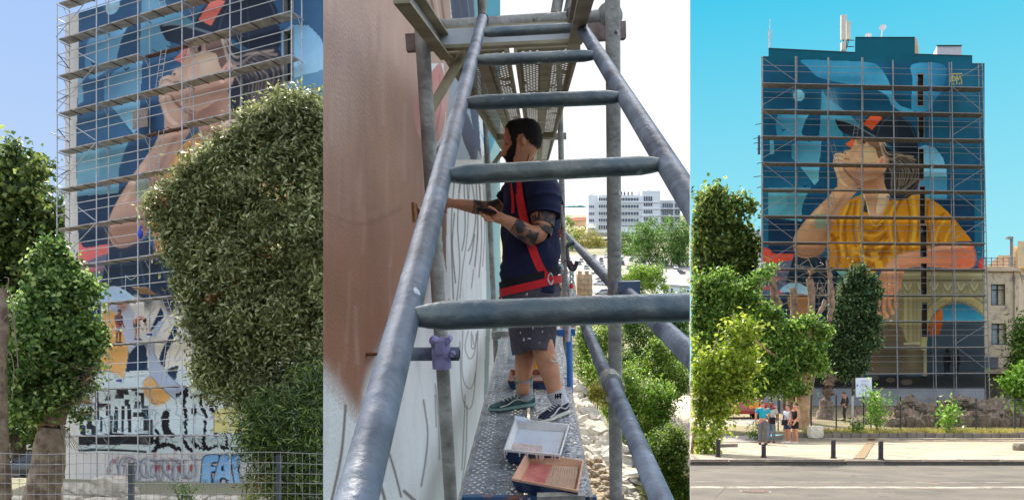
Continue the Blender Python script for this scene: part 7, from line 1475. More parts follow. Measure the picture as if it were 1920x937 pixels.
tray('skin-tone tray with red paint pool and ribbed ramp, nearest to the deck end', [(988, 846), (1095, 862), (1084, 919), (959, 896)], .085, M_TRAY_IN, mat('wet_red_paint', (206, 104, 100), .3, .2, 9, .1, c2=(224, 150, 128)), mat('ramp_beige', (196, 164, 136), .55, .14, 10, .2), .46)
tray('tray of brown paint standing behind the legs', [(956, 692), (1028, 692), (1030, 713), (952, 713)], .085, mat('tray_brown_in', (128, 72, 48), .5, .2, 9, .2), mat('brown_paint', (120, 66, 42), .4, .2, 9), mat('brown_paint', (120, 66, 42)), .5, False)
t = thing('bottle', 'milky white plastic bottle standing on the deck behind the legs', 'bottle', mh(962, 672, DC)); c = mh(962, 672, DC); k = MB(); k.path([c, c + UP * .16, c + UP * .2, c + UP * .22], [.04, .04, .02, .018], 12); k.build('body', mat('milky_plastic', (206, 212, 216), .4, .08, 6), t, True); MB().path([c + UP * .22, c + UP * .245], .02, 10).build('cap', mat('milky_plastic', (206, 212, 216)), t)
t = thing('bottle', 'green and white bottle just behind the hem of the shorts', 'bottle', mh(1031, 645, DC)); c = mh(1031, 645, DC); k = MB(); k.path([c, c + UP * .14], .03, 12); k.build('body', mat('green_label', (126, 196, 60), .4, .2, 8), t, True); MB().path([c + UP * .14, c + UP * .17, c + UP * .2], [.03, .015, .014], 12).build('neck', mat('milky_plastic', (206, 212, 216)), t)
t = thing('paint_cup', 'small orange cup between the calves', 'cup', mh(1004, 690, DC)); c = mh(1004, 690, DC); MB().path([c, c + UP * .09], [.03, .036], 12).build('cup', mat('orange_plastic', (230, 150, 40), .45, .15, 8), t, True); MB().path([c + UP * .088, c + UP * .094], [.036, .034], 12).build('rim', mat('red_rim', (170, 60, 40), .5, .1), t)
# ---- the painter
MD = 5.5
mp = lambda x, y, dz=0.0: am(x, y, MD + dz / SC)
PPM = F_PX / (MD * SC)
pm = lambda p_: p_ / PPM
feet = mh(1010, 780, DC)
man = thing('person', 'bearded man in navy shirt, shorts and red harness painting the wall', 'person', feet)
M_SK = mat('painter_skin', (196, 138, 104), .5, .14, 12, .15); M_NAVY = mat('navy_cotton', (24, 29, 60), .9, .25, 7, .9, bscale=9); M_SHORT = mat('grey_paint_shorts', (62, 58, 66), .9, .2, 8, .8, c2=(88, 82, 90), bscale=10, flecks=((30, .68, (150, 150, 156)), (9, .70, (60, 96, 96))))
M_RED = mat('red_webbing', (206, 34, 40), .7, .15, 20, .2); M_BLACKPAD = mat('black_padding', (24, 24, 30), .8, .2, 14, .2); M_INK = mat('tattooed_skin', (150, 106, 80), .55, .1, 16, .1, c2=(56, 50, 52), thr=(.42, .54), detail=2)
M_BRD = mat('beard', (44, 32, 28), .75, .4, 90, .5); M_HR = mat('cropped_hair', (38, 30, 28), .7, .4, 90, .6)
# body skeleton: limbs and neck
vs = [mp(994, 540), mp(993, 470), mp(996, 385), mp(1000, 328), mp(997, 303)]; rs = [pm(44), pm(42), pm(44), pm(24), pm(20)]; ed = [(0, 1), (1, 2), (2, 3), (3, 4)]
def chain(start, pts):
    k = start
    for (x, y, z, r) in pts: vs.append(mp(x, y, z)); rs.append(pm(r)); ed.append((k, len(vs) - 1)); k = len(vs) - 1
    return k
wn = chain(2, [(1014, 352, -.15, 22), (1017, 400, -.20, 23), (1012, 446, -.22, 20), (985, 436, -.25, 16.5), (957, 418, -.27, 12), (944, 411, -.275, 9.5)])
wf = chain(2, [(972, 352, .16, 20), (950, 378, .20, 16), (928, 392, .20, 13), (890, 388, .17, 13), (858, 382, .13, 9.5), (848, 381, .12, 8.5)])
# legs down into the socks
lf = chain(0, [(986, 580, .08, 27), (986, 640, .08, 19), (983, 682, .08, 19), (981, 712, .08, 14), (981, 742, .08, 12)])
ln_ = chain(0, [(1002, 580, -.06, 28), (1014, 640, -.07, 20), (1027, 682, -.075, 21), (1036, 714, -.08, 15), (1044, 752, -.08, 12.5)])
fr = pm(3.6)
def finger(root, x, y, z, pts, r=3.4):
    vs.append(mp(x, y, z)); rs.append(pm(r)); ed.append((root, len(vs) - 1)); k = len(vs) - 1
    for q in pts: vs.append(mp(*q)); rs.append(pm(r * .85)); ed.append((k, len(vs) - 1)); k = len(vs) - 1
palm = chain(wn, [(932, 407, -.275, 10)])
finger(palm, 922, 409, -.29, [(911, 408, -.30), (903, 402, -.31)]); finger(palm, 921, 406, -.27, [(908, 404, -.28), (898, 398, -.29)]); finger(palm, 922, 402, -.25, [(909, 400, -.25), (899, 395, -.25)]); finger(palm, 925, 413, -.30, [(915, 414, -.315), (907, 409, -.325)], 3)
finger(palm, 931, 398, -.29, [(923, 391, -.30), (914, 388, -.30)], 3.6)
fist = chain(wf, [(838, 381, .10, 9.5)])
finger(fist, 830, 376, .09, [(825, 383, .075), (831, 389, .075)]); finger(fist, 831, 381, .085, [(825, 388, .07), (832, 393, .07)]); finger(fist, 833, 386, .08, [(828, 392, .068), (835, 396, .07)]); finger(fist, 836, 389, .08, [(832, 396, .07), (839, 398, .075)], 3); finger(fist, 838, 373, .085, [(831, 371, .07), (824, 375, .065)], 3.6)
body = skin('body', vs, ed, rs, M_SK, man, 2)
# head: one surface of level rings, joined to the body mesh
rows = [(222.5, 968, 988, .35), (226, 957, 1000, .62), (232, 951, 1007, .82), (240, 947, 1012, .95), (250, 944.5, 1014.5, 1.0), (258, 944, 1015, 1.0), (266, 945, 1014.5, 1.0), (272, 945.5, 1013.5, .98), (279, 945.5, 1011, .95), (286, 946.5, 1007, .90), (292, 946.5, 1004, .84), (298, 948, 1002, .78), (304, 951, 1001, .70), (310, 957, 1002, .62), (318, 968, 1004, .55), (326, 974, 1008, .56)]
ry_ = np.concatenate([np.linspace(222.5, 240, 16), np.linspace(241.5, 312, 56), [318, 326]]); _R = np.array(rows); rows = [tuple([y] + [float(np.interp(y, _R[:, 0], _R[:, i])) for i in (1, 2, 3)]) for y in ry_]
HW = .078; NA = 96; yaw = R(3)
fdir = -RT * math.cos(yaw) + FW * math.sin(yaw); sdir = FW * math.cos(yaw) + RT * math.sin(yaw)
rings = []; info = []
for y, xf, xb, wf_ in rows:
    c = mp((xf + xb) / 2, y); hl = pm((xb - xf) / 2) / math.cos(yaw) * .985; ring = []
    for k in range(NA):
        w = 2 * math.pi * k / NA; cw, sw = math.cos(w), math.sin(w)
        e = .82; u = math.copysign(abs(cw) ** e, cw) * hl; v = math.copysign(abs(sw) ** e, sw) * HW * wf_
        if cw > 0:                          # face: nose, brow, eye hollow, mouth
            f1 = math.exp(-(sw / .20) ** 2); u += pm(8) * f1 * math.exp(-((y - 288) / 5.0) ** 2) + pm(3.4) * f1 * math.exp(-((y - 277) / 8) ** 2)
            u -= pm(3.2) * math.exp(-((abs(sw) - .42) / .2) ** 2) * math.exp(-((y - 271.5) / 3.6) ** 2); u += pm(1.8) * math.exp(-(sw / .6) ** 2) * math.exp(-((y - 265) / 3) ** 2)
            u -= pm(1.8) * f1 * math.exp(-((y - 299.5) / 1.8) ** 2)
        ring.append(c + fdir * u + sdir * v); info.append((y, w))
    rings.append(ring)
hm = MB(); hm.loft(rings)
ear = MB()
for s in (-1,): 
    c = mp(982, 269) + sdir * s * (HW * .99); ear.ell(c, (pm(6.5), .010, pm(11)), 10, 7, [unit(-fdir), sdir, UP]); ear.ell(c + sdir * s * .006 + UP * pm(1), (pm(3.6), .009, pm(6.5)), 8, 6, [unit(-fdir), sdir, UP]); ear.ell(c - UP * pm(8) + fdir * pm(2), (pm(3.4), .008, pm(4)), 8, 5, [unit(-fdir), sdir, UP])
def join_into(o, mb):
    bm = bmesh.new(); bm.from_mesh(o.data); me = mb.mesh('tmp', None, origin_of(man)); bm.from_mesh(me); bm.to_mesh(o.data); bm.free(); bpy.data.meshes.remove(me)
    o.data.polygons.foreach_set('use_smooth', [True] * len(o.data.polygons))
join_into(body, hm); join_into(body, ear)
def patch(name, test, off, m):
    """the faces of the head that pass the test, lifted off the skin"""
    P = np.array([p for r in rings for p in r]); cen = np.repeat(np.array([np.mean(r, 0) for r in rings]), NA, 0); n = unit_rows(P - cen); keep = set(); fs = []
    for i in range(len(rings) - 1):
        for k in range(NA):
            y = (rows[i][0] + rows[i + 1][0]) / 2; w = 2 * math.pi * (k + .5) / NA
            if test(y, w if w <= math.pi else w - 2 * math.pi): fs.append((i * NA + k, i * NA + (k + 1) % NA, (i + 1) * NA + (k + 1) % NA, (i + 1) * NA + k))
    if name == 'hair': fs.append(tuple(reversed(range(NA))))
    b = MB(); b.add(P + n * off, fs); o = b.build(name, m, man, True); sd = o.modifiers.new('thick', 'SOLIDIFY'); sd.thickness = off * 1.3; sd.offset = -1; return o
gh = np.random.default_rng(2)
patch('hair', lambda y, w: y + 1.6 * gh.normal() < np.interp(abs(w), (0, .45, .7, .9, 1.02, 1.12, 1.3, 1.42, 1.6, 1.8, 2.1, 2.6, 3.15), (237, 236, 240, 248, 254, 272, 272, 257, 252, 264, 274, 278, 279)), .003, M_HR)
patch('beard', lambda y, w: abs(w) < 1.38 and np.interp(abs(w), (0, .2, .45, .7, .95, 1.1, 1.38), (293.5, 294, 292, 286, 279, 273, 265)) + 1.2 * gh.normal() < y < np.interp(abs(w), (0, .8, 1.1, 1.38), (318, 316, 306, 290)), .005, M_BRD)
gs = np.random.default_rng(6); st = MB(); hp = [o for o in man.children if o.name.startswith(('hair', 'beard'))]
for o in hp:                                # short strands standing out of hair and beard
    co = np.array([list(p_.center) for p_ in o.data.polygons if len(p_.vertices) == 4]) + origin_of(man); no = np.array([list(p_.normal) for p_ in o.data.polygons if len(p_.vertices) == 4]); cen_ = mp(980, 262)
    for c_, n_ in zip(co, no):
        if np.dot(n_, c_ - cen_) < 0: n_ = -n_
        for _ in range(2): a_ = c_ + gs.normal(size=3) * .002; t_ = unit(n_ * .5 + gs.normal(size=3) * .35 - UP * .35 + RT * .3) * (.004 + .004 * gs.random()); w_ = unit(np.cross(t_, n_ + gs.normal(size=3) * .2)) * .0011; st.add([a_ - w_, a_ + w_, a_ + t_], [(0, 1, 2)])
st.build('hair_strands', M_HR, man, kind='stuff')
b = MB()
for s in (-1, 1): b.path([mp(950, 262.5) + sdir * s * .018 + fdir * pm(1), mp(956, 261) + sdir * s * .036 + fdir * pm(.4), mp(962, 264) + sdir * s * .05], pm(1.7), 6)
b.build('eyebrows', M_HR, man, True)
b = MB(); [b.ell(mp(951.5, 271) + sdir * s * .030, (pm(2.2), .010, pm(1.8)), 8, 6) for s in (-1, 1)]; b.build('eyes', mat('eye_dark', (40, 30, 28), .2, .1), man, True)
b = MB(); b.path(smooth_pts([mp(987, 304, -.072), mp(990, 297, -.076), mp(992, 289, -.078)], False, 4), pm(.9), 5); b.path(smooth_pts([mp(984, 307, -.07), mp(995, 303, -.072), mp(1001, 296, -.07)], False, 4), pm(.8), 5); b.build('neck_tattoo', mat('tattoo_ink', (48, 42, 46), .6, .2), man)
# shirt: rings from collar to hem, sleeves
TR = [(316, 991, 22, .075), (322, 994, 33, .11), (332, 997, 46, .155), (348, 998, 53, .185), (375, 998, 55, .195), (410, 997, 56, .19), (450, 995, 55, .18), (490, 994, 54, .172), (525, 994, 55, .175), (543, 995, 56, .176), (546, 995, 54, .17)]
g_ = np.random.default_rng(5)
def trow(y):
    ys = [r[0] for r in TR]; return [np.interp(y, ys, [r[i] for r in TR]) for i in (1, 2, 3)]
def surf(x, y, off=.006):
    cx, rx, ry = trow(y); q = np.clip((x - cx) / rx, -.995, .995); return mp(x, y, -(ry * math.sqrt(1 - q * q)) - off)
rr = []
for y in np.concatenate([np.linspace(316, 545, 34), [547]]):
    cx, rx, ry = trow(min(y, 546)); ring = []
    for k in range(40):
        w = 2 * math.pi * k / 40; f = 1 + .026 * math.sin(5 * w + y * .07) + .022 * math.sin(7 * w - y * .09) * min(1, max(0, (y - 400) / 40)) + (.028 * math.sin(y * .33 + 2.5 * math.sin(w)) * min(1, (y - 470) / 25) if y > 470 else 0)
        ring.append(mp(cx + rx * f * math.cos(w), y + 4 * math.cos(w) * (y > 500), ry * f * math.sin(w)))
    rr.append(ring)
sh = MB(); sh.loft(rr, False)
def sleeve(pts):
    P_ = [mp(x, y, z) for x, y, z, r in pts]; q = smooth_pts(P_, False, 4); ra_ = np.interp(np.linspace(0, len(pts) - 1, len(q)), range(len(pts)), [pm(p_[3]) for p_ in pts]); sh.path(q, [r * (1 + .04 * math.sin(i * 2.1)) for i, r in enumerate(ra_)], 16, True)
sleeve([(1003, 338, -.09, 26), (1013, 352, -.15, 32), (1018, 372, -.18, 32), (1020, 392, -.195, 31), (1020, 404, -.20, 31)]); sleeve([(985, 340, .09, 24), (970, 354, .16, 27), (955, 372, .19, 24), (944, 383, .20, 22)])
sh.build('shirt', M_NAVY, man, True)
b = MB(); b.path(smooth_pts([surf(985, 470, .004), surf(1000, 476, .004), surf(1020, 470, .004)], False), .003, 5); b.build('shirt_crease', M_NAVY, man)
# arm ink: sleeves of dark tattoo lying on the skin of both forearms and the near upper arm
def inked(pts, r0, r1, n=9):
    b = MB(); q = smooth_pts([mp(*p_) for p_ in pts], False, 4); b.path(q, [pm(r0 + (r1 - r0) * i / (len(q) - 1)) for i in range(len(q))], 16, False); b.build('tattoo', M_INK, man, True)
inked([(1019, 400, -.203), (1017, 422, -.212), (1013, 438, -.22)], 22, 20); inked([(1003, 444, -.232), (985, 436, -.25), (962, 421, -.268)], 19.2, 13.6); inked([(938, 386, .20), (915, 391, .19), (885, 387, .165)], 15, 13.4)
# shorts
SH = [(520, 995, 50, .165), (545, 996, 55, .178), (580, 996, 53, .185), (615, 998, 46, .19), (640, 999, 42, .19), (660, 1000, 39, .19)]
rr = []
for y in np.linspace(520, 660, 20):
    cx, rx, ry = [np.interp(y, [s[0] for s in SH], [s[i] for s in SH]) for i in (1, 2, 3)]; ring = []
    for k in range(36):
        w = 2 * math.pi * k / 36; f = 1 + .02 * math.sin(4 * w + y * .05) + .015 * math.sin(11 * w); ring.append(mp(cx + rx * f * math.cos(w), y + (6 * math.sin(w * 2 + 1) if y > 645 else 0), ry * f * math.sin(w)))
    rr.append(ring)
k = MB(); k.loft(rr, False); k.loft([rr[-1], [np.mean(rr[-1], 0) + (p_ - np.mean(rr[-1], 0)) * .9 for p_ in rr[-1]]], False); k.build('shorts', M_SHORT, man, True)
b = MB(); g2 = np.random.default_rng(17)
for _ in range(26):
    y = 550 + 100 * g2.random(); x = 975 + 45 * g2.random(); cx, rx, ry = [np.interp(y, [s[0] for s in SH], [s[i] for s in SH]) for i in (1, 2, 3)]; q = np.clip((x - cx) / rx, -.9, .9); b.ell(mp(x, y, -(ry * math.sqrt(1 - q * q)) - .004), (pm(.6 + 1.6 * g2.random()), .003, pm(.6 + 2 * g2.random())), 6, 4)
b.build('paint_spots', mat('pale_paint_spot', (206, 206, 206), .6, .1), man, kind='stuff')
# harness
def web(pts, w, m, name, th=.004):
    q = smooth_pts(pts, False, 5); b = MB(); cen = mp(995, 440); rings_ = []
    for i, p_ in enumerate(q):
        t = unit(q[min(i + 1, len(q) - 1)] - q[max(i - 1, 0)]); o = unit(p_ - (cen + UP * np.dot(p_ - cen, UP))); s = unit(np.cross(t, o)); rings_.append([p_ + s * w / 2 + o * th, p_ - s * w / 2 + o * th, p_ - s * w / 2, p_ + s * w / 2])
    b.loft(rings_); return b.build(name, m, man)
web([surf(972, 338), surf(974, 365, .01), surf(983, 412, .01), surf(998, 465, .01), surf(1012, 500, .01), surf(1030, 528, .01)], pm(15), M_RED, 'shoulder_strap')
web([surf(958, 345), surf(962, 375, .01), surf(962, 400, .01)], pm(6), M_RED, 'chest_strap'); web([surf(966, 348, .012), surf(971, 390, .012), surf(968, 420, .012)], pm(3), M_BLACKPAD, 'cord')
def around(yl, yr, off): 
    o = []
    for w in np.linspace(0, 2 * math.pi, 25):
        x_ = math.cos(w); y = (yl + yr) / 2 + (yr - yl) / 2 * x_; cx, rx, ry = trow(min(y, 545)); o.append(mp(cx + (rx + off) * x_, y, -(ry + pm(off)) * math.sin(w)))
    return o
web(around(549, 522, 3), pm(14), M_RED, 'waist_belt'); web(around(536, 506, 2), pm(14), M_BLACKPAD, 'belt_pad')
b = MB(); b.path(smooth_pts([surf(1031, 512, .016), surf(1037, 522, .016), surf(1033, 533, .016), surf(1027, 524, .016)], True, 4), pm(1.8), 6); b.build('steel_ring', M_ALU, man, True)
web([surf(1045, 350, .012), mp(1052, 375), mp(1054, 410), mp(1050, 440)], pm(16), M_BLACKPAD, 'back_pad'); web([mp(1047, 430, -.03), mp(1050, 440, -.02), mp(1046, 448, -.02)], pm(9), M_RED, 'back_strap'); web([mp(1042, 540, -.05), mp(1035, 560, -.12), mp(1030, 590, -.14)], pm(8), M_RED, 'leg_strap'); web([mp(944, 548, .0), mp(938, 560, .0), mp(942, 575, .0)], pm(8), M_RED, 'leg_strap')
# socks and trainers
M_SOCK = mat('ribbed_sock', (206, 204, 206), .9, .1, 20, .5, bscale=60)
M_SOCK_G = mat('green_stained_sock', (188, 190, 196), .9, .12, 14, .4, c2=(84, 128, 108), thr=(.48, .6)); M_SHOE = mat('trainer_dark', (34, 36, 54), .75, .25, 12, .2); M_SHOE_G = mat('trainer_green_paint', (48, 62, 74), .7, .3, 10, .3, c2=(84, 128, 122)); M_SOLE = mat('trainer_sole', (196, 192, 178), .7, .14, 14); M_SOLE_G = mat('trainer_sole_green', (120, 150, 142), .7, .2, 10)
def shoe(ax, ay, az, heel, toe, sock_top, ms, msole, msock, print_=False):
    H_, T_ = mh(*heel, DC), mh(*toe, DC); d = unit(T_ - H_); sd = unit(np.cross(d, UP)); L_ = np.linalg.norm(T_ - H_); A = mp(ax, ay, az)
    so = MB(); so.loft([[H_ + d * L_ * f + sd * L_ * w * math.cos(q) + UP * (z + (.012 if math.sin(q) > 0 else 0) * 0) for q in (0,)] * 0 for f, w, z in ()]) if False else None
    def oval(f, w, z0, z1, n=12): return [H_ + d * L_ * f + sd * L_ * w * math.cos(2 * math.pi * k / n) + UP * (z0 + (z1 - z0) * (.5 + .5 * math.sin(2 * math.pi * k / n))) for k in range(n)]
    sp = [(-.03, .10, .004, .03), (.02, .135, 0, .034), (.2, .14, 0, .034), (.45, .13, 0, .032), (.7, .165, 0, .032), (.9, .14, .002, .034), (1.0, .07, .008, .034)]
    so = MB(); so.loft([oval(f, w, z0, z1) for f, w, z0, z1 in sp]); so.build('sole', msole, man, True)
    u = MB(); u.loft([oval(f, w, z0, z1) for f, w, z0, z1 in ((-.02, .08, .022, .09), (.03, .115, .02, .105), (.2, .12, .02, .098), (.4, .115, .02, .088), (.6, .125, .02, .072), (.8, .135, .02, .056), (.95, .09, .02, .046), (.99, .04, .022, .036))]); u.build('shoe', ms, man, True)
    st = MB(); side = -1 if np.dot(sd, FW) > 0 else 1
    st.path(smooth_pts([H_ + d * L_ * f + sd * side * L_ * w + UP * z for f, w, z in ((.02, .118, .075), (.2, .126, .05), (.42, .122, .07), (.62, .134, .045), (.8, .138, .036))], False, 4), .0065, 6, True, .6); st.build('side_stripe', mat('stripe_white', (214, 210, 200), .6, .1), man, True)
    la = MB()
    for f in (.36, .44, .52, .6, .68):
        z = np.interp(f, (.3, .7), (.098, .066)); la.path([H_ + d * L_ * f + sd * L_ * .07 + UP * (z - .006), H_ + d * L_ * (f + .02) + UP * (z + .006), H_ + d * L_ * (f - .01) - sd * L_ * .07 + UP * (z - .006)], .004, 5)
    c0 = H_ + d * L_ * .36 + UP * .1; [la.path(smooth_pts([c0, c0 + sd * s * .04 + UP * .012, c0 + sd * s * .05 - UP * .02 + d * .02], False, 3), .0035, 5) for s in (-1, 1)]
    la.build('laces', mat('lace_white', (206, 202, 200), .8, .1), man)
    so_ = MB(); b0_ = H_ + d * L_ * .18 + UP * .07; tp = mp(*sock_top); so_.path([b0_, b0_ * .45 + tp * .55, tp, tp], [pm(16), pm(16.5), pm(19), pm(17)], 18); so_.build('sock', msock, man, True)
    if print_:
        q = MB(); c = b0_ * .4 + tp * .6
        for dx, h_ in ((-5, 9), (-1, 9), (4, 9)): q.box(c + V(0, -pm(17.5), 0) + RT * pm(dx), (pm(2.6), .004, pm(h_)), AX)
        q.box(c + V(0, -pm(17.5), 0) + RT * pm(0), (pm(11), .004, pm(2.2)), AX); q.box(c + V(0, -pm(17.5), 0) + RT * pm(4) + UP * pm(4), (pm(6), .004, pm(2)), AX); q.build('sock_mark', M_BLACKPAD, man)
shoe(981, 742, .08, (1000, 762), (917, 773), (981, 706, .08), M_SHOE_G, M_SOLE_G, M_SOCK_G)
shoe(1044, 752, -.08, (1062, 776), (1012, 795), (1041, 732, -.08), M_SHOE, M_SOLE, M_SOCK, True)
b = MB(); b.path(smooth_pts([mp(1036, 664, -.17), mp(1042, 672, -.165), mp(1046, 676, -.16)], False), pm(1.4), 5); b.path(smooth_pts([mp(1032, 674, -.175), mp(1040, 678, -.17), mp(1046, 677, -.165)], False), pm(1.6), 5); b.build('paint_smear', mat('stripe_white', (214, 210, 200)), man)
# what he holds
ph = thing('smartphone', 'dark smartphone held flat in the man\'s near hand', 'phone', mp(912, 396, -.28)); c = mp(913, 394.5, -.28); t_ = unit(-RT + UP * .22); MB().box(c, (pm(36), .072, .009), [t_, unit(FW + V(0, -.2, 0)), unit(np.cross(t_, FW))]).build('case', mat('phone_case', (26, 32, 38), .4, .1), ph); MB().box(c + np.cross(t_, FW) * -.006, (pm(34), .066, .002), [t_, FW, unit(np.cross(t_, FW))]).build('screen', mat('phone_screen', (36, 52, 64), .1, .1), ph)
br = thing('paintbrush', 'wide brown paintbrush pressed against the wall', 'brush', mp(800, 388, .09)); a = hit(772, 398, ml(WA, 3, 0), RT); e = mp(838, 382, .1); dd = unit(e - a); n_ = unit(np.cross(dd, UP)); u_ = np.cross(n_, dd)
MB().hull8([a + dd * .005 + UP * s + n_ * w for s, w in ((-.045, -.012), (-.045, .012), (.045, .012), (.045, -.012))], [a + dd * .075 + UP * s + n_ * w for s, w in ((-.036, -.012), (-.036, .012), (.036, .012), (.036, -.012))]).build('bristles', mat('brush_bristle', (150, 104, 58), .8, .3, 60, .5), br)
MB().hull8([a + dd * .075 + UP * s + n_ * w for s, w in ((-.036, -.013), (-.036, .013), (.036, .013), (.036, -.013))], [a + dd * .105 + UP * s + n_ * w for s, w in ((-.034, -.011), (-.034, .011), (.034, .011), (.034, -.011))]).build('ferrule', mat('brush_ferrule', (96, 66, 40), .6, .2, 10), br); MB().path([a + dd * .105, a + dd * .16, e], [.022, .014, .012], 8).build('handle', mat('brush_handle', (140, 92, 54), .5, .2, 8), br, True)
# hanging rope, lanyard and hooks at his back
rp = thing('safety_rope', 'paint-flecked safety rope with steel hooks hanging beside the man', 'rope', am(1058, 480, 5.3)); rd_ = 5.25
b = MB(); b.path(smooth_pts([am(1052, 385, rd_), am(1054, 410, rd_), am(1058, 440, rd_), am(1060, 500, rd_), am(1060, 560, rd_), am(1062, 640, rd_)], False), [.010] * 31, 8); b.build('rope', mat('flecked_rope', (196, 186, 180), .9, .3, 40, .6, c2=(150, 70, 66), thr=(.55, .62)), rp, True)
b = MB(); b.path(smooth_pts([am(1076, 455, rd_), am(1064, 462, rd_), am(1064, 480, rd_), am(1068, 500, rd_), am(1076, 505, rd_), am(1082, 490, rd_)], False), .012, 8); b.build('hook', mat('dark_steel', (70, 74, 82)), rp, True)
b = MB(); b.hull8([am(1065, 502, rd_), am(1079, 500, rd_), am(1079, 500, rd_ + .04), am(1065, 502, rd_ + .04)], [am(1066, 486, rd_), am(1072, 490, rd_), am(1072, 490, rd_ + .04), am(1066, 486, rd_ + .04)]); b.build('hook_body', mat('dark_red_anodised', (96, 36, 44), .4, .2, 10, metal=.3), rp)
b = MB()
for y in (508, 518, 528): b.path(smooth_pts([am(1072, y - 6, rd_), am(1075, y, rd_), am(1072, y + 6, rd_), am(1069, y, rd_)], True, 3), .007, 6)
b.build('chain_links', M_ALU, rp, True); b = MB(); b.ell(am(1071, 537, rd_), (.012, .012, .018), 8, 6); b.build('red_swivel', M_RED, rp, True); b = MB(); b.path([am(1071, 541, rd_), am(1068, 570, rd_), am(1066, 640, rd_)], .010, 8); b.build('white_sling', mat('sling_white', (204, 204, 200), .9, .15, 20), rp, True)
# ---- what lies below and behind the scaffold: terrain, rampart, trees, car park, white building, sea
GC = -24.0
def mg(x, y, c=GC, lift=0.0): return hit(x, y, CAM + _u * (c + lift), _u)
tm = MB(); tm.quad(mg(878, 990), mg(MSEAM, 990), mg(MSEAM, 403), mg(878, 403)); tm.build('terrain', mat('park_ground', (84, 92, 52), .95, .35, .12, .6, c2=(134, 124, 84), bscale=2), kind='structure')
w_ = MB(); w_.quad(mg(870, 401.5, GC - 2), mg(MSEAM, 401.5, GC - 2), mg(MSEAM, 387.0, GC - 2), mg(870, 387.0, GC - 2)); w_.build('sea', mat('far_sea', (122, 190, 206), .5, .05, .002, spec=.2, c2=(150, 206, 216)), kind='structure')
fs_ = MB(); a, b = mg(1050, 390.0, GC - 2), mg(1101, 389.4, GC - 2); n0 = 12
pts = [a + (b - a) * i / n0 for i in range(n0 + 1)]; hh = [6, 10, 14, 12, 20, 16, 22, 15, 20, 24, 18, 12, 8]; fs_.loft([[p_, p_ + UP * h_, p_ + UP * h_ + FW * 120, p_ + FW * 120] for p_, h_ in zip(pts, hh)]); fs_.build('far_shore', mat('far_shore', (96, 132, 128), .9, .15, .01), kind='structure')
lot = MB(); lot.quad(mg(1040, 585, GC, .06), mg(1180, 600, GC, .06), mg(MSEAM, 520, GC, .06), mg(MSEAM, 484, GC, .06), mg(1040, 476, GC, .06)); lot.build('car_park', mat('pale_asphalt', (124, 120, 114), .9, .1, .3, .2), kind='structure')
pt = MB(); pt.quad(mg(1238, 812, GC, .05), mg(MSEAM, 850, GC, .05), mg(MSEAM, 742, GC, .05), mg(1262, 735, GC, .05)); pt.build('path', mat('pale_path', (190, 176, 158), .92, .12, .5, .2), kind='structure')
# rampart of pale rubble stone running away under the deck
ram = thing('ruined_rampart', 'broken top of a pale stone rampart below the deck on its open side', 'wall', mg(1130, 900, -10))
RC = -9.5; nb, na = 60, 26; P = np.zeros((nb, na, 3)); g_ = np.random.default_rng(44)
for i in range(nb):
    y = 960 - (960 - 712) * i / (nb - 1); xr = np.interp(y, (712, 760, 830, 937, 960), (1072, 1100, 1150, 1192, 1204)) + 3 * g_.normal(); xl = np.interp(y, (712, 960), (930, 800)); l = mg(xl, y, RC); r = mg(xr, y, RC)
    for j in range(na):
        f = j / (na - 1); P[i, j] = l + (r - l) * f + UP * (.5 * math.sin(i * .9 + j * .7) * .35 + .2 * g_.normal() - 2.2 * max(0, f - .86) / .14 - .8 * max(0, f - .72) / .28) + RT * .15 * g_.normal()
idx = np.arange(nb * na).reshape(nb, na); me = np_mesh('rubble_core', P.reshape(-1, 3) - origin_of(ram), np.stack([idx[:-1, :-1], idx[:-1, 1:], idx[1:, 1:], idx[1:, :-1]], -1).reshape(-1, 4), mat('rampart_lime', (140, 128, 108), .95, .4, .9, 1.0, bscale=4, c2=(186, 176, 158))); link('rubble_core', me, ram)['kind'] = 'stuff'
M_RST = mat('rampart_stone', (172, 163, 146), .95, .25, 1.6, .8, bscale=5)
srock = []
for s in range(6):
    o = rock('stone', (0, 0, 0), (1, 1, 1), M_RST, 500 + s, parent=None, jag=.17, sub=2); srock.append(o.data); bpy.data.objects.remove(o)
sroc2 = []
for me_ in srock: m2 = me_.copy(); m2.materials.clear(); m2.materials.append(mat('masonry_stone', (128, 112, 88), .95, .35, 1.6, .9, bscale=5, c2=(164, 146, 118))); sroc2.append(m2)
for k in range(210):
    y = 945 - 225 * g_.random() ** 1.2; xr = np.interp(y, (712, 760, 830, 937, 960), (1072, 1100, 1150, 1192, 1204)); xl = np.interp(y, (712, 960), (1060, 1080)); p_ = mg(xl + (xr - xl) * g_.random(), y, RC, .1)
    o = link('stone', srock[k % 6], ram, p_ - origin_of(ram)); s = .3 + .6 * g_.random() ** 2; o.scale = (s * 1.3, s, s * .7); o.rotation_euler = (g_.normal() * .3 + .25, g_.normal() * .3, 6.28 * g_.random())
# its masonry face: courses of stones
for r_ in range(9):
    for c_ in range(9):
        x0, y0 = 1098 + c_ * 8.6 + (r_ % 2) * 4 - r_ * 1.0, 862 + r_ * 10.0
        if x0 > 1100 + (y0 - 830) * .62: continue
        p_ = mg(x0 + 4, y0 + 5, RC, .9); o = link('stone', sroc2[(r_ * 7 + c_) % 6], ram, p_ - origin_of(ram) + g_.normal(size=3) * .05); o.scale = (.24 + .1 * g_.random(), .3, .17 + .05 * g_.random()); o.rotation_euler = (.25, .08 * g_.normal(), .15 * g_.normal())
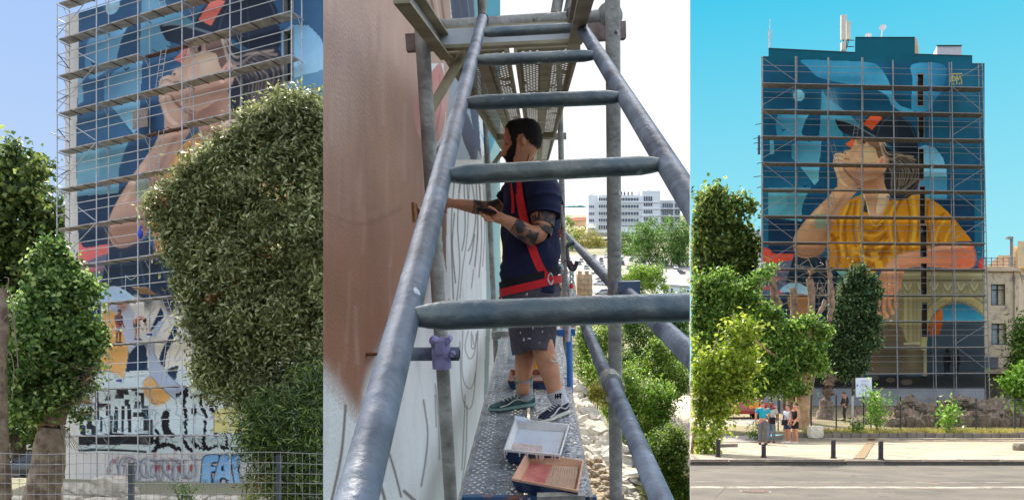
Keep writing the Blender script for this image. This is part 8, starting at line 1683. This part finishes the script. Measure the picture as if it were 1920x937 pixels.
# old stone walls in the middle distance
def tower(label, xa, xb, yt, yb, d, crown_=True):
    t = thing('stone_wall', label, 'wall', at((xa + xb) / 2, yb, d)); m = mat('fort_stone', (150, 124, 98), .95, .35, .35, 1.0, bscale=1.5, c2=(184, 160, 130)); k = d / F_PX; nr = max(3, int((yb - yt) / 9))
    ncol = max(2, int((xb - xa) / 13)); g2 = np.random.default_rng(int(xa)); core = MB(); core.prism([at(xa + 1, yb, d + .4), at(xb - 1, yb, d + .4), at(xb - 1, yt + 1, d + .4), at(xa + 1, yt + 1, d + .4)], FW * 6); core.build('core', m, t)
    for r in range(nr):
        for c in range(ncol + (r % 2)):
            w = (xb - xa) / ncol; x0 = xa + (c - .5 * (r % 2)) * w; x1 = min(x0 + w - .6, xb); x0 = max(x0, xa); h = (yb - yt) / nr
            if x1 - x0 < 1.5: continue
            MB().prism([at(x0, yb - r * h, d - .1 * g2.random()), at(x1, yb - r * h, d - .1 * g2.random()), at(x1, yb - (r + 1) * h + .5, d), at(x0, yb - (r + 1) * h + .5, d)], FW * .8).build('stone', m, t)
    if crown_:
        for x in np.arange(xa + 2, xb - 6, 13): MB().prism([at(x, yt, d), at(x + 7, yt, d), at(x + 7, yt - 6, d), at(x, yt - 6, d)], FW * 2).build('merlon', m, t)
tower('square brown stone tower in front of the car park', 1082, 1111, 514, 620, 150); tower('lower brown stone wall beside the tower, behind the rope', 1030, 1080, 535, 620, 140); tower('far brown stone wall with an arch under the yellowing trees', 1052, 1142, 452, 482, 478, False)
# white office building
D_B = 560.0
MWH = mat('white_facade', (226, 229, 233), .85, .06, .05); MWIN = mat('office_glass', (72, 84, 92), .2, .25, .2); MWF = mat('office_frame', (150, 156, 160), .7, .1, .5)
def block(parent, xa, xb, yt, yb, d, depth, m, name='wall'): return MB().prism([at(xa, yb, d), at(xb, yb, d), at(xb, yt, d), at(xa, yt, d)], FW * depth).build(name, m, parent)
ob = thing('office_building', 'long white office building with bands of windows overlooking the sea', 'building', at(1170, 440, D_B))
block(ob, 1103, 1122, 366, 440, D_B + 6, 20, MWH); block(ob, 1122, 1204, 366, 442, D_B, 26, MWH); block(ob, 1204, 1238, 358, 440, D_B - 2, 26, MWH); block(ob, 1101, 1238, 436, 444, D_B - 3, 4, mat('office_base', (150, 152, 152), .9, .1, .1), 'base')
def winband(par, xa, xb, ya, yb, d, n):
    for k in range(n):
        x0 = xa + (xb - xa) * k / n + .5; x1 = xa + (xb - xa) * (k + 1) / n - .5; w = MB(); w.prism([at(x0, yb, d - .3), at(x1, yb, d - .3), at(x1, ya, d - .3), at(x0, ya, d - .3)], FW * .25); f = w.build('window', MWF, par); q = MB(); q.prism([at(x0 + .35, yb - .4, d - .34), at(x1 - .35, yb - .4, d - .34), at(x1 - .35, ya + .4, d - .34), at(x0 + .35, ya + .4, d - .34)], FW * .03); q.build('pane', MWIN, f)
for ya, yb in ((371, 376), (384, 389.5), (397, 403), (409.5, 415.5), (422, 430)):
    winband(ob, 1122, 1139.5, ya, yb, D_B, 4); winband(ob, 1161, 1198, ya, yb if yb < 420 else 424, D_B, 7)
    if ya > 380: winband(ob, 1104.5, 1114.5, ya + 1, yb, D_B + 6, 3)
for ya, yb in ((368, 377), (380.5, 386.5), (394, 400), (407, 413.5)): winband(ob, 1206.5, 1223.5, ya, yb, D_B - 2, 4)
for y in (379.5, 391.5, 404.5, 417): MB().prism([at(1204, y + .6, D_B - 2.6), at(1238, y + .6, D_B - 2.6), at(1238, y - .3, D_B - 2.6), at(1204, y - .3, D_B - 2.6)], FW * .6).build('sill_band', MWH, ob); MB().prism([at(1122, y + .6, D_B - .7), at(1204, y + .6, D_B - .7), at(1204, y - .3, D_B - .7), at(1122, y - .3, D_B - .7)], FW * .7).build('sill_band', MWH, ob)
for x in (1165, 1171, 1178, 1185): MB().tube(at(x, 367, D_B + 8), at(x, 360, D_B + 8), .55, 8).build('chimney', MWIN, ob)
for xa, xb, yt in ((1193, 1206, 357), (1213, 1222, 355), (1128, 1136, 363), (1106, 1112, 363)): block(ob, xa, xb, yt, 367, D_B + 8, 8, MWH, 'roof_hut')
MB().tube(at(1201, 358, D_B + 8), at(1201, 350, D_B + 8), .1, 5).build('mast', MWF, ob)
MB().prism([at(1102, 429, D_B - 4), at(1120, 427, D_B - 4), at(1116, 421, D_B + 2), at(1106, 420, D_B + 2)], UP * .4).build('awning', MWH, ob)
o2 = thing('office_building', 'grey lower block with open galleries attached to the white building\'s end', 'building', at(1256, 440, D_B)); block(o2, 1236, 1276, 376, 440, D_B + 6, 20, mat('grey_facade', (196, 198, 198), .85, .08, .08))
for ya, yb in ((381, 389), (395, 403), (409, 417)): winband(o2, 1242, 1262, ya, yb, D_B + 6, 5); winband(o2, 1265, 1275, ya, yb, D_B + 6, 2); MB().prism([at(1235, yb + 3, D_B + 4), at(1276, yb + 3, D_B + 4), at(1276, yb + 1.6, D_B + 4), at(1235, yb + 1.6, D_B + 4)], FW * 2).build('gallery_slab', MWH, o2)
for x in (1238, 1263.5): MB().tube(at(x, 440, D_B + 4), at(x, 378, D_B + 4), .25, 6).build('column', MWH, o2)
t = thing('house', 'low terracotta-roofed house by the sea, left of the white building', 'house', at(1085, 425, 600)); MB().prism([at(1070, 424, 600), at(1101, 424, 600), at(1101, 412, 600), at(1070, 412, 600)], FW * 12).build('wall', mat('ochre_wall', (196, 160, 130), .9, .15, .1), t); MB().prism([at(1069, 413, 599), at(1102, 413, 599), at(1101, 407, 602), at(1072, 408, 602)], FW * 13).build('roof', mat('terracotta', (178, 116, 88), .9, .2, .2), t)
D_L = mg(1265, 556)[1]
t = thing('flat_roof_building', 'low white flat-roofed building at the edge of the car park', 'building', at(1265, 556, D_L)); MB().prism([at(1243, 556, D_L), at(MSEAM, 560, D_L), at(MSEAM, 536, D_L), at(1243, 532, D_L)], FW * 16).build('wall', MWH, t); MB().prism([at(1241, 534, D_L - .5), at(MSEAM, 538, D_L - .5), at(MSEAM, 535, D_L - .5), at(1241, 531, D_L - .5)], V(-.013, 1.0, .42) * 17).build('roof', mat('white_roof', (206, 206, 204), .8, .06, .2), t)
for xa, xb in ((1244, 1253), (1258, 1262)): MB().prism([at(xa, 552, D_L - .1), at(xb, 552, D_L - .1), at(xb, 541, D_L - .1), at(xa, 540, D_L - .1)], FW * .05).build('window', MWIN, t)
MB().ell(at(1284, 544, D_L - .1), (.25, .1, .25), 8, 6).build('wall_lamp', MWF, t)
# trees of the park, each with its own crown and trunk
L_FAR = leaf_mat('leaves_far', (46, 80, 30), (86, 130, 52), (150, 176, 90), .4, .5, .3); L_FARY = leaf_mat('leaves_far_yellow', (104, 108, 40), (160, 154, 66), (200, 192, 104), .35, .5, .3); L_BR = leaf_mat('leaves_park_bright', (74, 112, 30), (128, 166, 52), (184, 204, 92), .4, .45, .35); L_OL = leaf_mat('leaves_park_olive', (56, 88, 28), (108, 142, 50), (176, 190, 90), .42, .45, .35)
TREES = [
 ('round yellowing tree under the white building', 1108, 488, 470, L_FARY, [(1092, 446, 20, 18), (1115, 448, 22, 20), (1104, 462, 26, 18), (1078, 452, 12, 14), (1124, 462, 14, 16)], 2600, .8),
 ('green bush left of the yellowing tree', 1066, 500, 440, L_OL, [(1060, 470, 16, 24), (1072, 440, 10, 16), (1062, 420, 10, 10)], 1600, .8),
 ('tall poplar-like tree right of the post before the white building', 1218, 500, 330, L_FAR, [(1210, 440, 22, 22), (1220, 460, 28, 30), (1200, 470, 22, 26), (1228, 480, 24, 20), (1212, 425, 10, 10)], 4200, .62),
 ('tallest round tree before the grey block', 1268, 505, 320, L_FAR, [(1264, 430, 26, 24), (1272, 455, 26, 34), (1252, 460, 20, 30), (1282, 480, 20, 26), (1262, 486, 26, 20), (1282, 440, 14, 26)], 5200, .62),
 ('small rounded tree right of the steel post', 1174, 486, 400, L_FAR, [(1170, 452, 16, 18), (1182, 462, 16, 18), (1172, 470, 18, 12)], 2000, .7),
 ('dark conifer against the white building front', 1226, 450, 470, L_FAR, [(1225, 416, 8, 8), (1220, 428, 14, 12), (1235, 424, 8, 14), (1200, 432, 16, 8), (1235, 438, 10, 12)], 1800, .7),
 ('fresh light green tree standing at the car park corner', 1205, 570, 190, L_BR, [(1190, 518, 24, 18), (1215, 522, 28, 22), (1200, 535, 34, 20), (1228, 535, 18, 16), (1182, 535, 14, 18), (1200, 508, 12, 8)], 5200, .42),
 ('broad dark tree with visible grey branches behind the guard rails', 1205, 730, 96, leaf_mat('leaves_park_dark', (44, 74, 28), (84, 120, 46), (144, 168, 80), .4, .45, .35), [(1190, 640, 30, 24), (1220, 620, 40, 26), (1255, 650, 34, 34), (1235, 690, 40, 30), (1180, 610, 24, 20), (1270, 620, 24, 30), (1200, 680, 20, 18), (1250, 600, 30, 20)], 8000, .30),
 ('flowering yellow-green tree next to the blue post', 1120, 790, 84, L_OL, [(1118, 640, 28, 26), (1105, 680, 24, 30), (1135, 670, 26, 34), (1120, 715, 34, 26), (1098, 650, 14, 30), (1145, 640, 16, 22), (1125, 745, 26, 16)], 7000, .27),
 ('bright full tree in the middle below the lower guard rail', 1200, 880, 76, L_BR, [(1185, 720, 30, 30), (1215, 745, 38, 34), (1170, 760, 34, 30), (1235, 765, 26, 30), (1200, 790, 44, 26), (1165, 720, 20, 20), (1240, 730, 18, 26), (1212, 815, 30, 18), (1150, 770, 14, 20)], 9000, .24),
 ('olive-green tree filling the bottom corner beside the lowest rail', 1265, 960, 68, L_OL, [(1255, 830, 34, 26), (1275, 860, 30, 40), (1235, 860, 28, 30), (1250, 900, 44, 34), (1280, 920, 24, 30), (1225, 905, 20, 24), (1262, 810, 18, 12)], 9000, .22),
 ('shaded dark tree at the seam above the pale path', 1282, 720, 110, L_FAR, [(1276, 600, 20, 30), (1284, 640, 14, 30), (1270, 660, 18, 24), (1282, 690, 12, 18)], 2600, .34),
 ('green crown filling the gap between steel post and pale path', 1250, 800, 82, L_OL, [(1240, 690, 26, 26), (1262, 715, 30, 24), (1285, 700, 16, 30), (1225, 660, 20, 20), (1180, 690, 24, 22)], 4200, .27),
 ('low leafy tree between the rampart and the bright full tree', 1150, 840, 72, L_OL, [(1120, 690, 20, 24), (1140, 720, 22, 24), (1160, 700, 20, 22), (1175, 830, 22, 18), (1200, 850, 24, 20), (1215, 880, 20, 24)], 3600, .24),
 ('dark leafy mass behind the middle guard rail end', 1270, 640, 130, L_FAR, [(1250, 575, 26, 22), (1280, 580, 20, 26), (1225, 590, 24, 18), (1190, 590, 24, 16), (1160, 600, 20, 18), (1140, 610, 16, 18)], 4200, .4),
 ('shrub with dry flowers at the edge of the rampart', 1105, 800, 70, L_FARY, [(1112, 735, 14, 12), (1128, 728, 12, 12), (1135, 750, 10, 12)], 1000, .2),
 ('green bush beside the old stone tower', 1078, 590, 170, L_OL, [(1070, 560, 16, 14), (1084, 585, 18, 18), (1062, 585, 14, 20)], 1300, .4),
 ('loose tree at the far end of the car park row', 1150, 480, 420, L_FAR, [(1148, 470, 10, 10), (1190, 470, 12, 12)], 700, .7),
]
for k, (lab, bx_, by, d, m, bl_, n, L_) in enumerate(TREES):
    b0_ = at(bx_, by, d); t = thing('park_tree', lab, 'tree', b0_, 'trees of the park below the scaffold'); crown(t, pxblobs([(q[0], q[1], q[2] * 1.25, q[3] * 1.25) for q in bl_], d, .9), int(n * 2.6), L_ * .95, L_ * .55, m, 700 + k, clip=(870.0, MSEAM - .5), clump=10, inner=.6, gap=1.0)
    cx_ = np.mean([q[0] for q in bl_]); cy_ = np.mean([q[1] for q in bl_]); r = .012 * np.mean([q[2] for q in bl_]) * d / F_PX * 4; w = MB(); limb(w, [b0_, at(bx_ * .6 + cx_ * .4, by * .5 + cy_ * .5, d), at(cx_, cy_, d)], r, r * .4, 7, .1, k)
    for q in bl_[:5]: limb(w, [at(bx_ * .5 + cx_ * .5, by * .45 + cy_ * .55, d), at(q[0] * .6 + cx_ * .4, q[1] * .5 + cy_ * .5 + 4, d), at(q[0], q[1], d - .3)], r * .5, r * .15, 5, .15, k + 3)
    w.cut(MSEAM, -1); w.build('trunk', M_BARK, t)
# the car park: every car a thing
PC = {'white': (212, 212, 212), 'silver': (164, 168, 172), 'grey': (96, 100, 106), 'black': (28, 28, 32), 'blue': (50, 70, 110), 'red': (150, 36, 34)}
proto = {n: car('%s parked car' % n, (0, 0, 0), 0, paintm(n, c), group='cars in the car park') for n, c in PC.items()}
Mrot = Matrix((RT, FW, UP)).transposed(); used = set(); g_ = np.random.default_rng(91); seq = ['white', 'silver', 'white', 'grey', 'black', 'white', 'silver', 'blue', 'white', 'red', 'silver', 'grey']; cars_ = []
spots = []
for y, xs, ph in ((483, range(1100, 1200, 17), 80), (489, range(1050, 1290, 19), 84), (496, range(1062, 1290, 21), 86), (504, list(range(1050, 1110, 24)) + list(range(1130, 1290, 23)), 80), (513, (1056, 1120, 1145, 1215, 1250, 1276), 10), (523, (1125, 1150, 1262), 12), (534, (1122, 1146), 172), (552, (1128,), 6), (566, (1130,), 8)):
    for x in xs: spots.append((x + g_.normal() * 2, y + g_.normal() * .8, ph))
for k, (x, y, ph) in enumerate(spots):
    n = seq[(k * 5 + k // 7) % 12]; 
    if (round(x), round(y)) == (1130, 566): n = 'red'
    o = proto[n] if n not in used else copy_tree(proto[n]); used.add(n)
    p_ = mg(x, y, GC, .07); o.matrix_world = Matrix.Translation(Vector(p_)) @ Mrot.to_4x4() @ Matrix.Rotation(R(ph + g_.normal() * 4 + 180 * (g_.random() > .5)), 4, 'Z')
    cars_.append((o, n, y, x))
ROWS = ['back row', 'second row from back', 'third row from back', 'fourth row from back', 'fifth row from back', 'sixth row from back', 'seventh row from back', 'front row by the old tower', 'spot nearest the scaffold']
NTH = ['first', 'second', 'third', 'fourth', 'fifth', 'sixth', 'seventh', 'eighth']; YR = [483, 489, 496, 504, 513, 523, 534, 552, 566]
for r_, yr_ in enumerate(YR):
    for n in PC:
        for i_, (o, _, _, _) in enumerate(sorted([c_ for c_ in cars_ if c_[1] == n and int(np.argmin([abs(c_[2] - q_) for q_ in YR])) == r_], key=lambda c_: c_[3])): o['label'] = '%s %s car from the left, %s of the car park' % (NTH[i_], n, ROWS[r_])
for n in PC:
    if n not in used:
        for ch in list(proto[n].children_recursive): bpy.data.objects.remove(ch)
        bpy.data.objects.remove(proto[n])
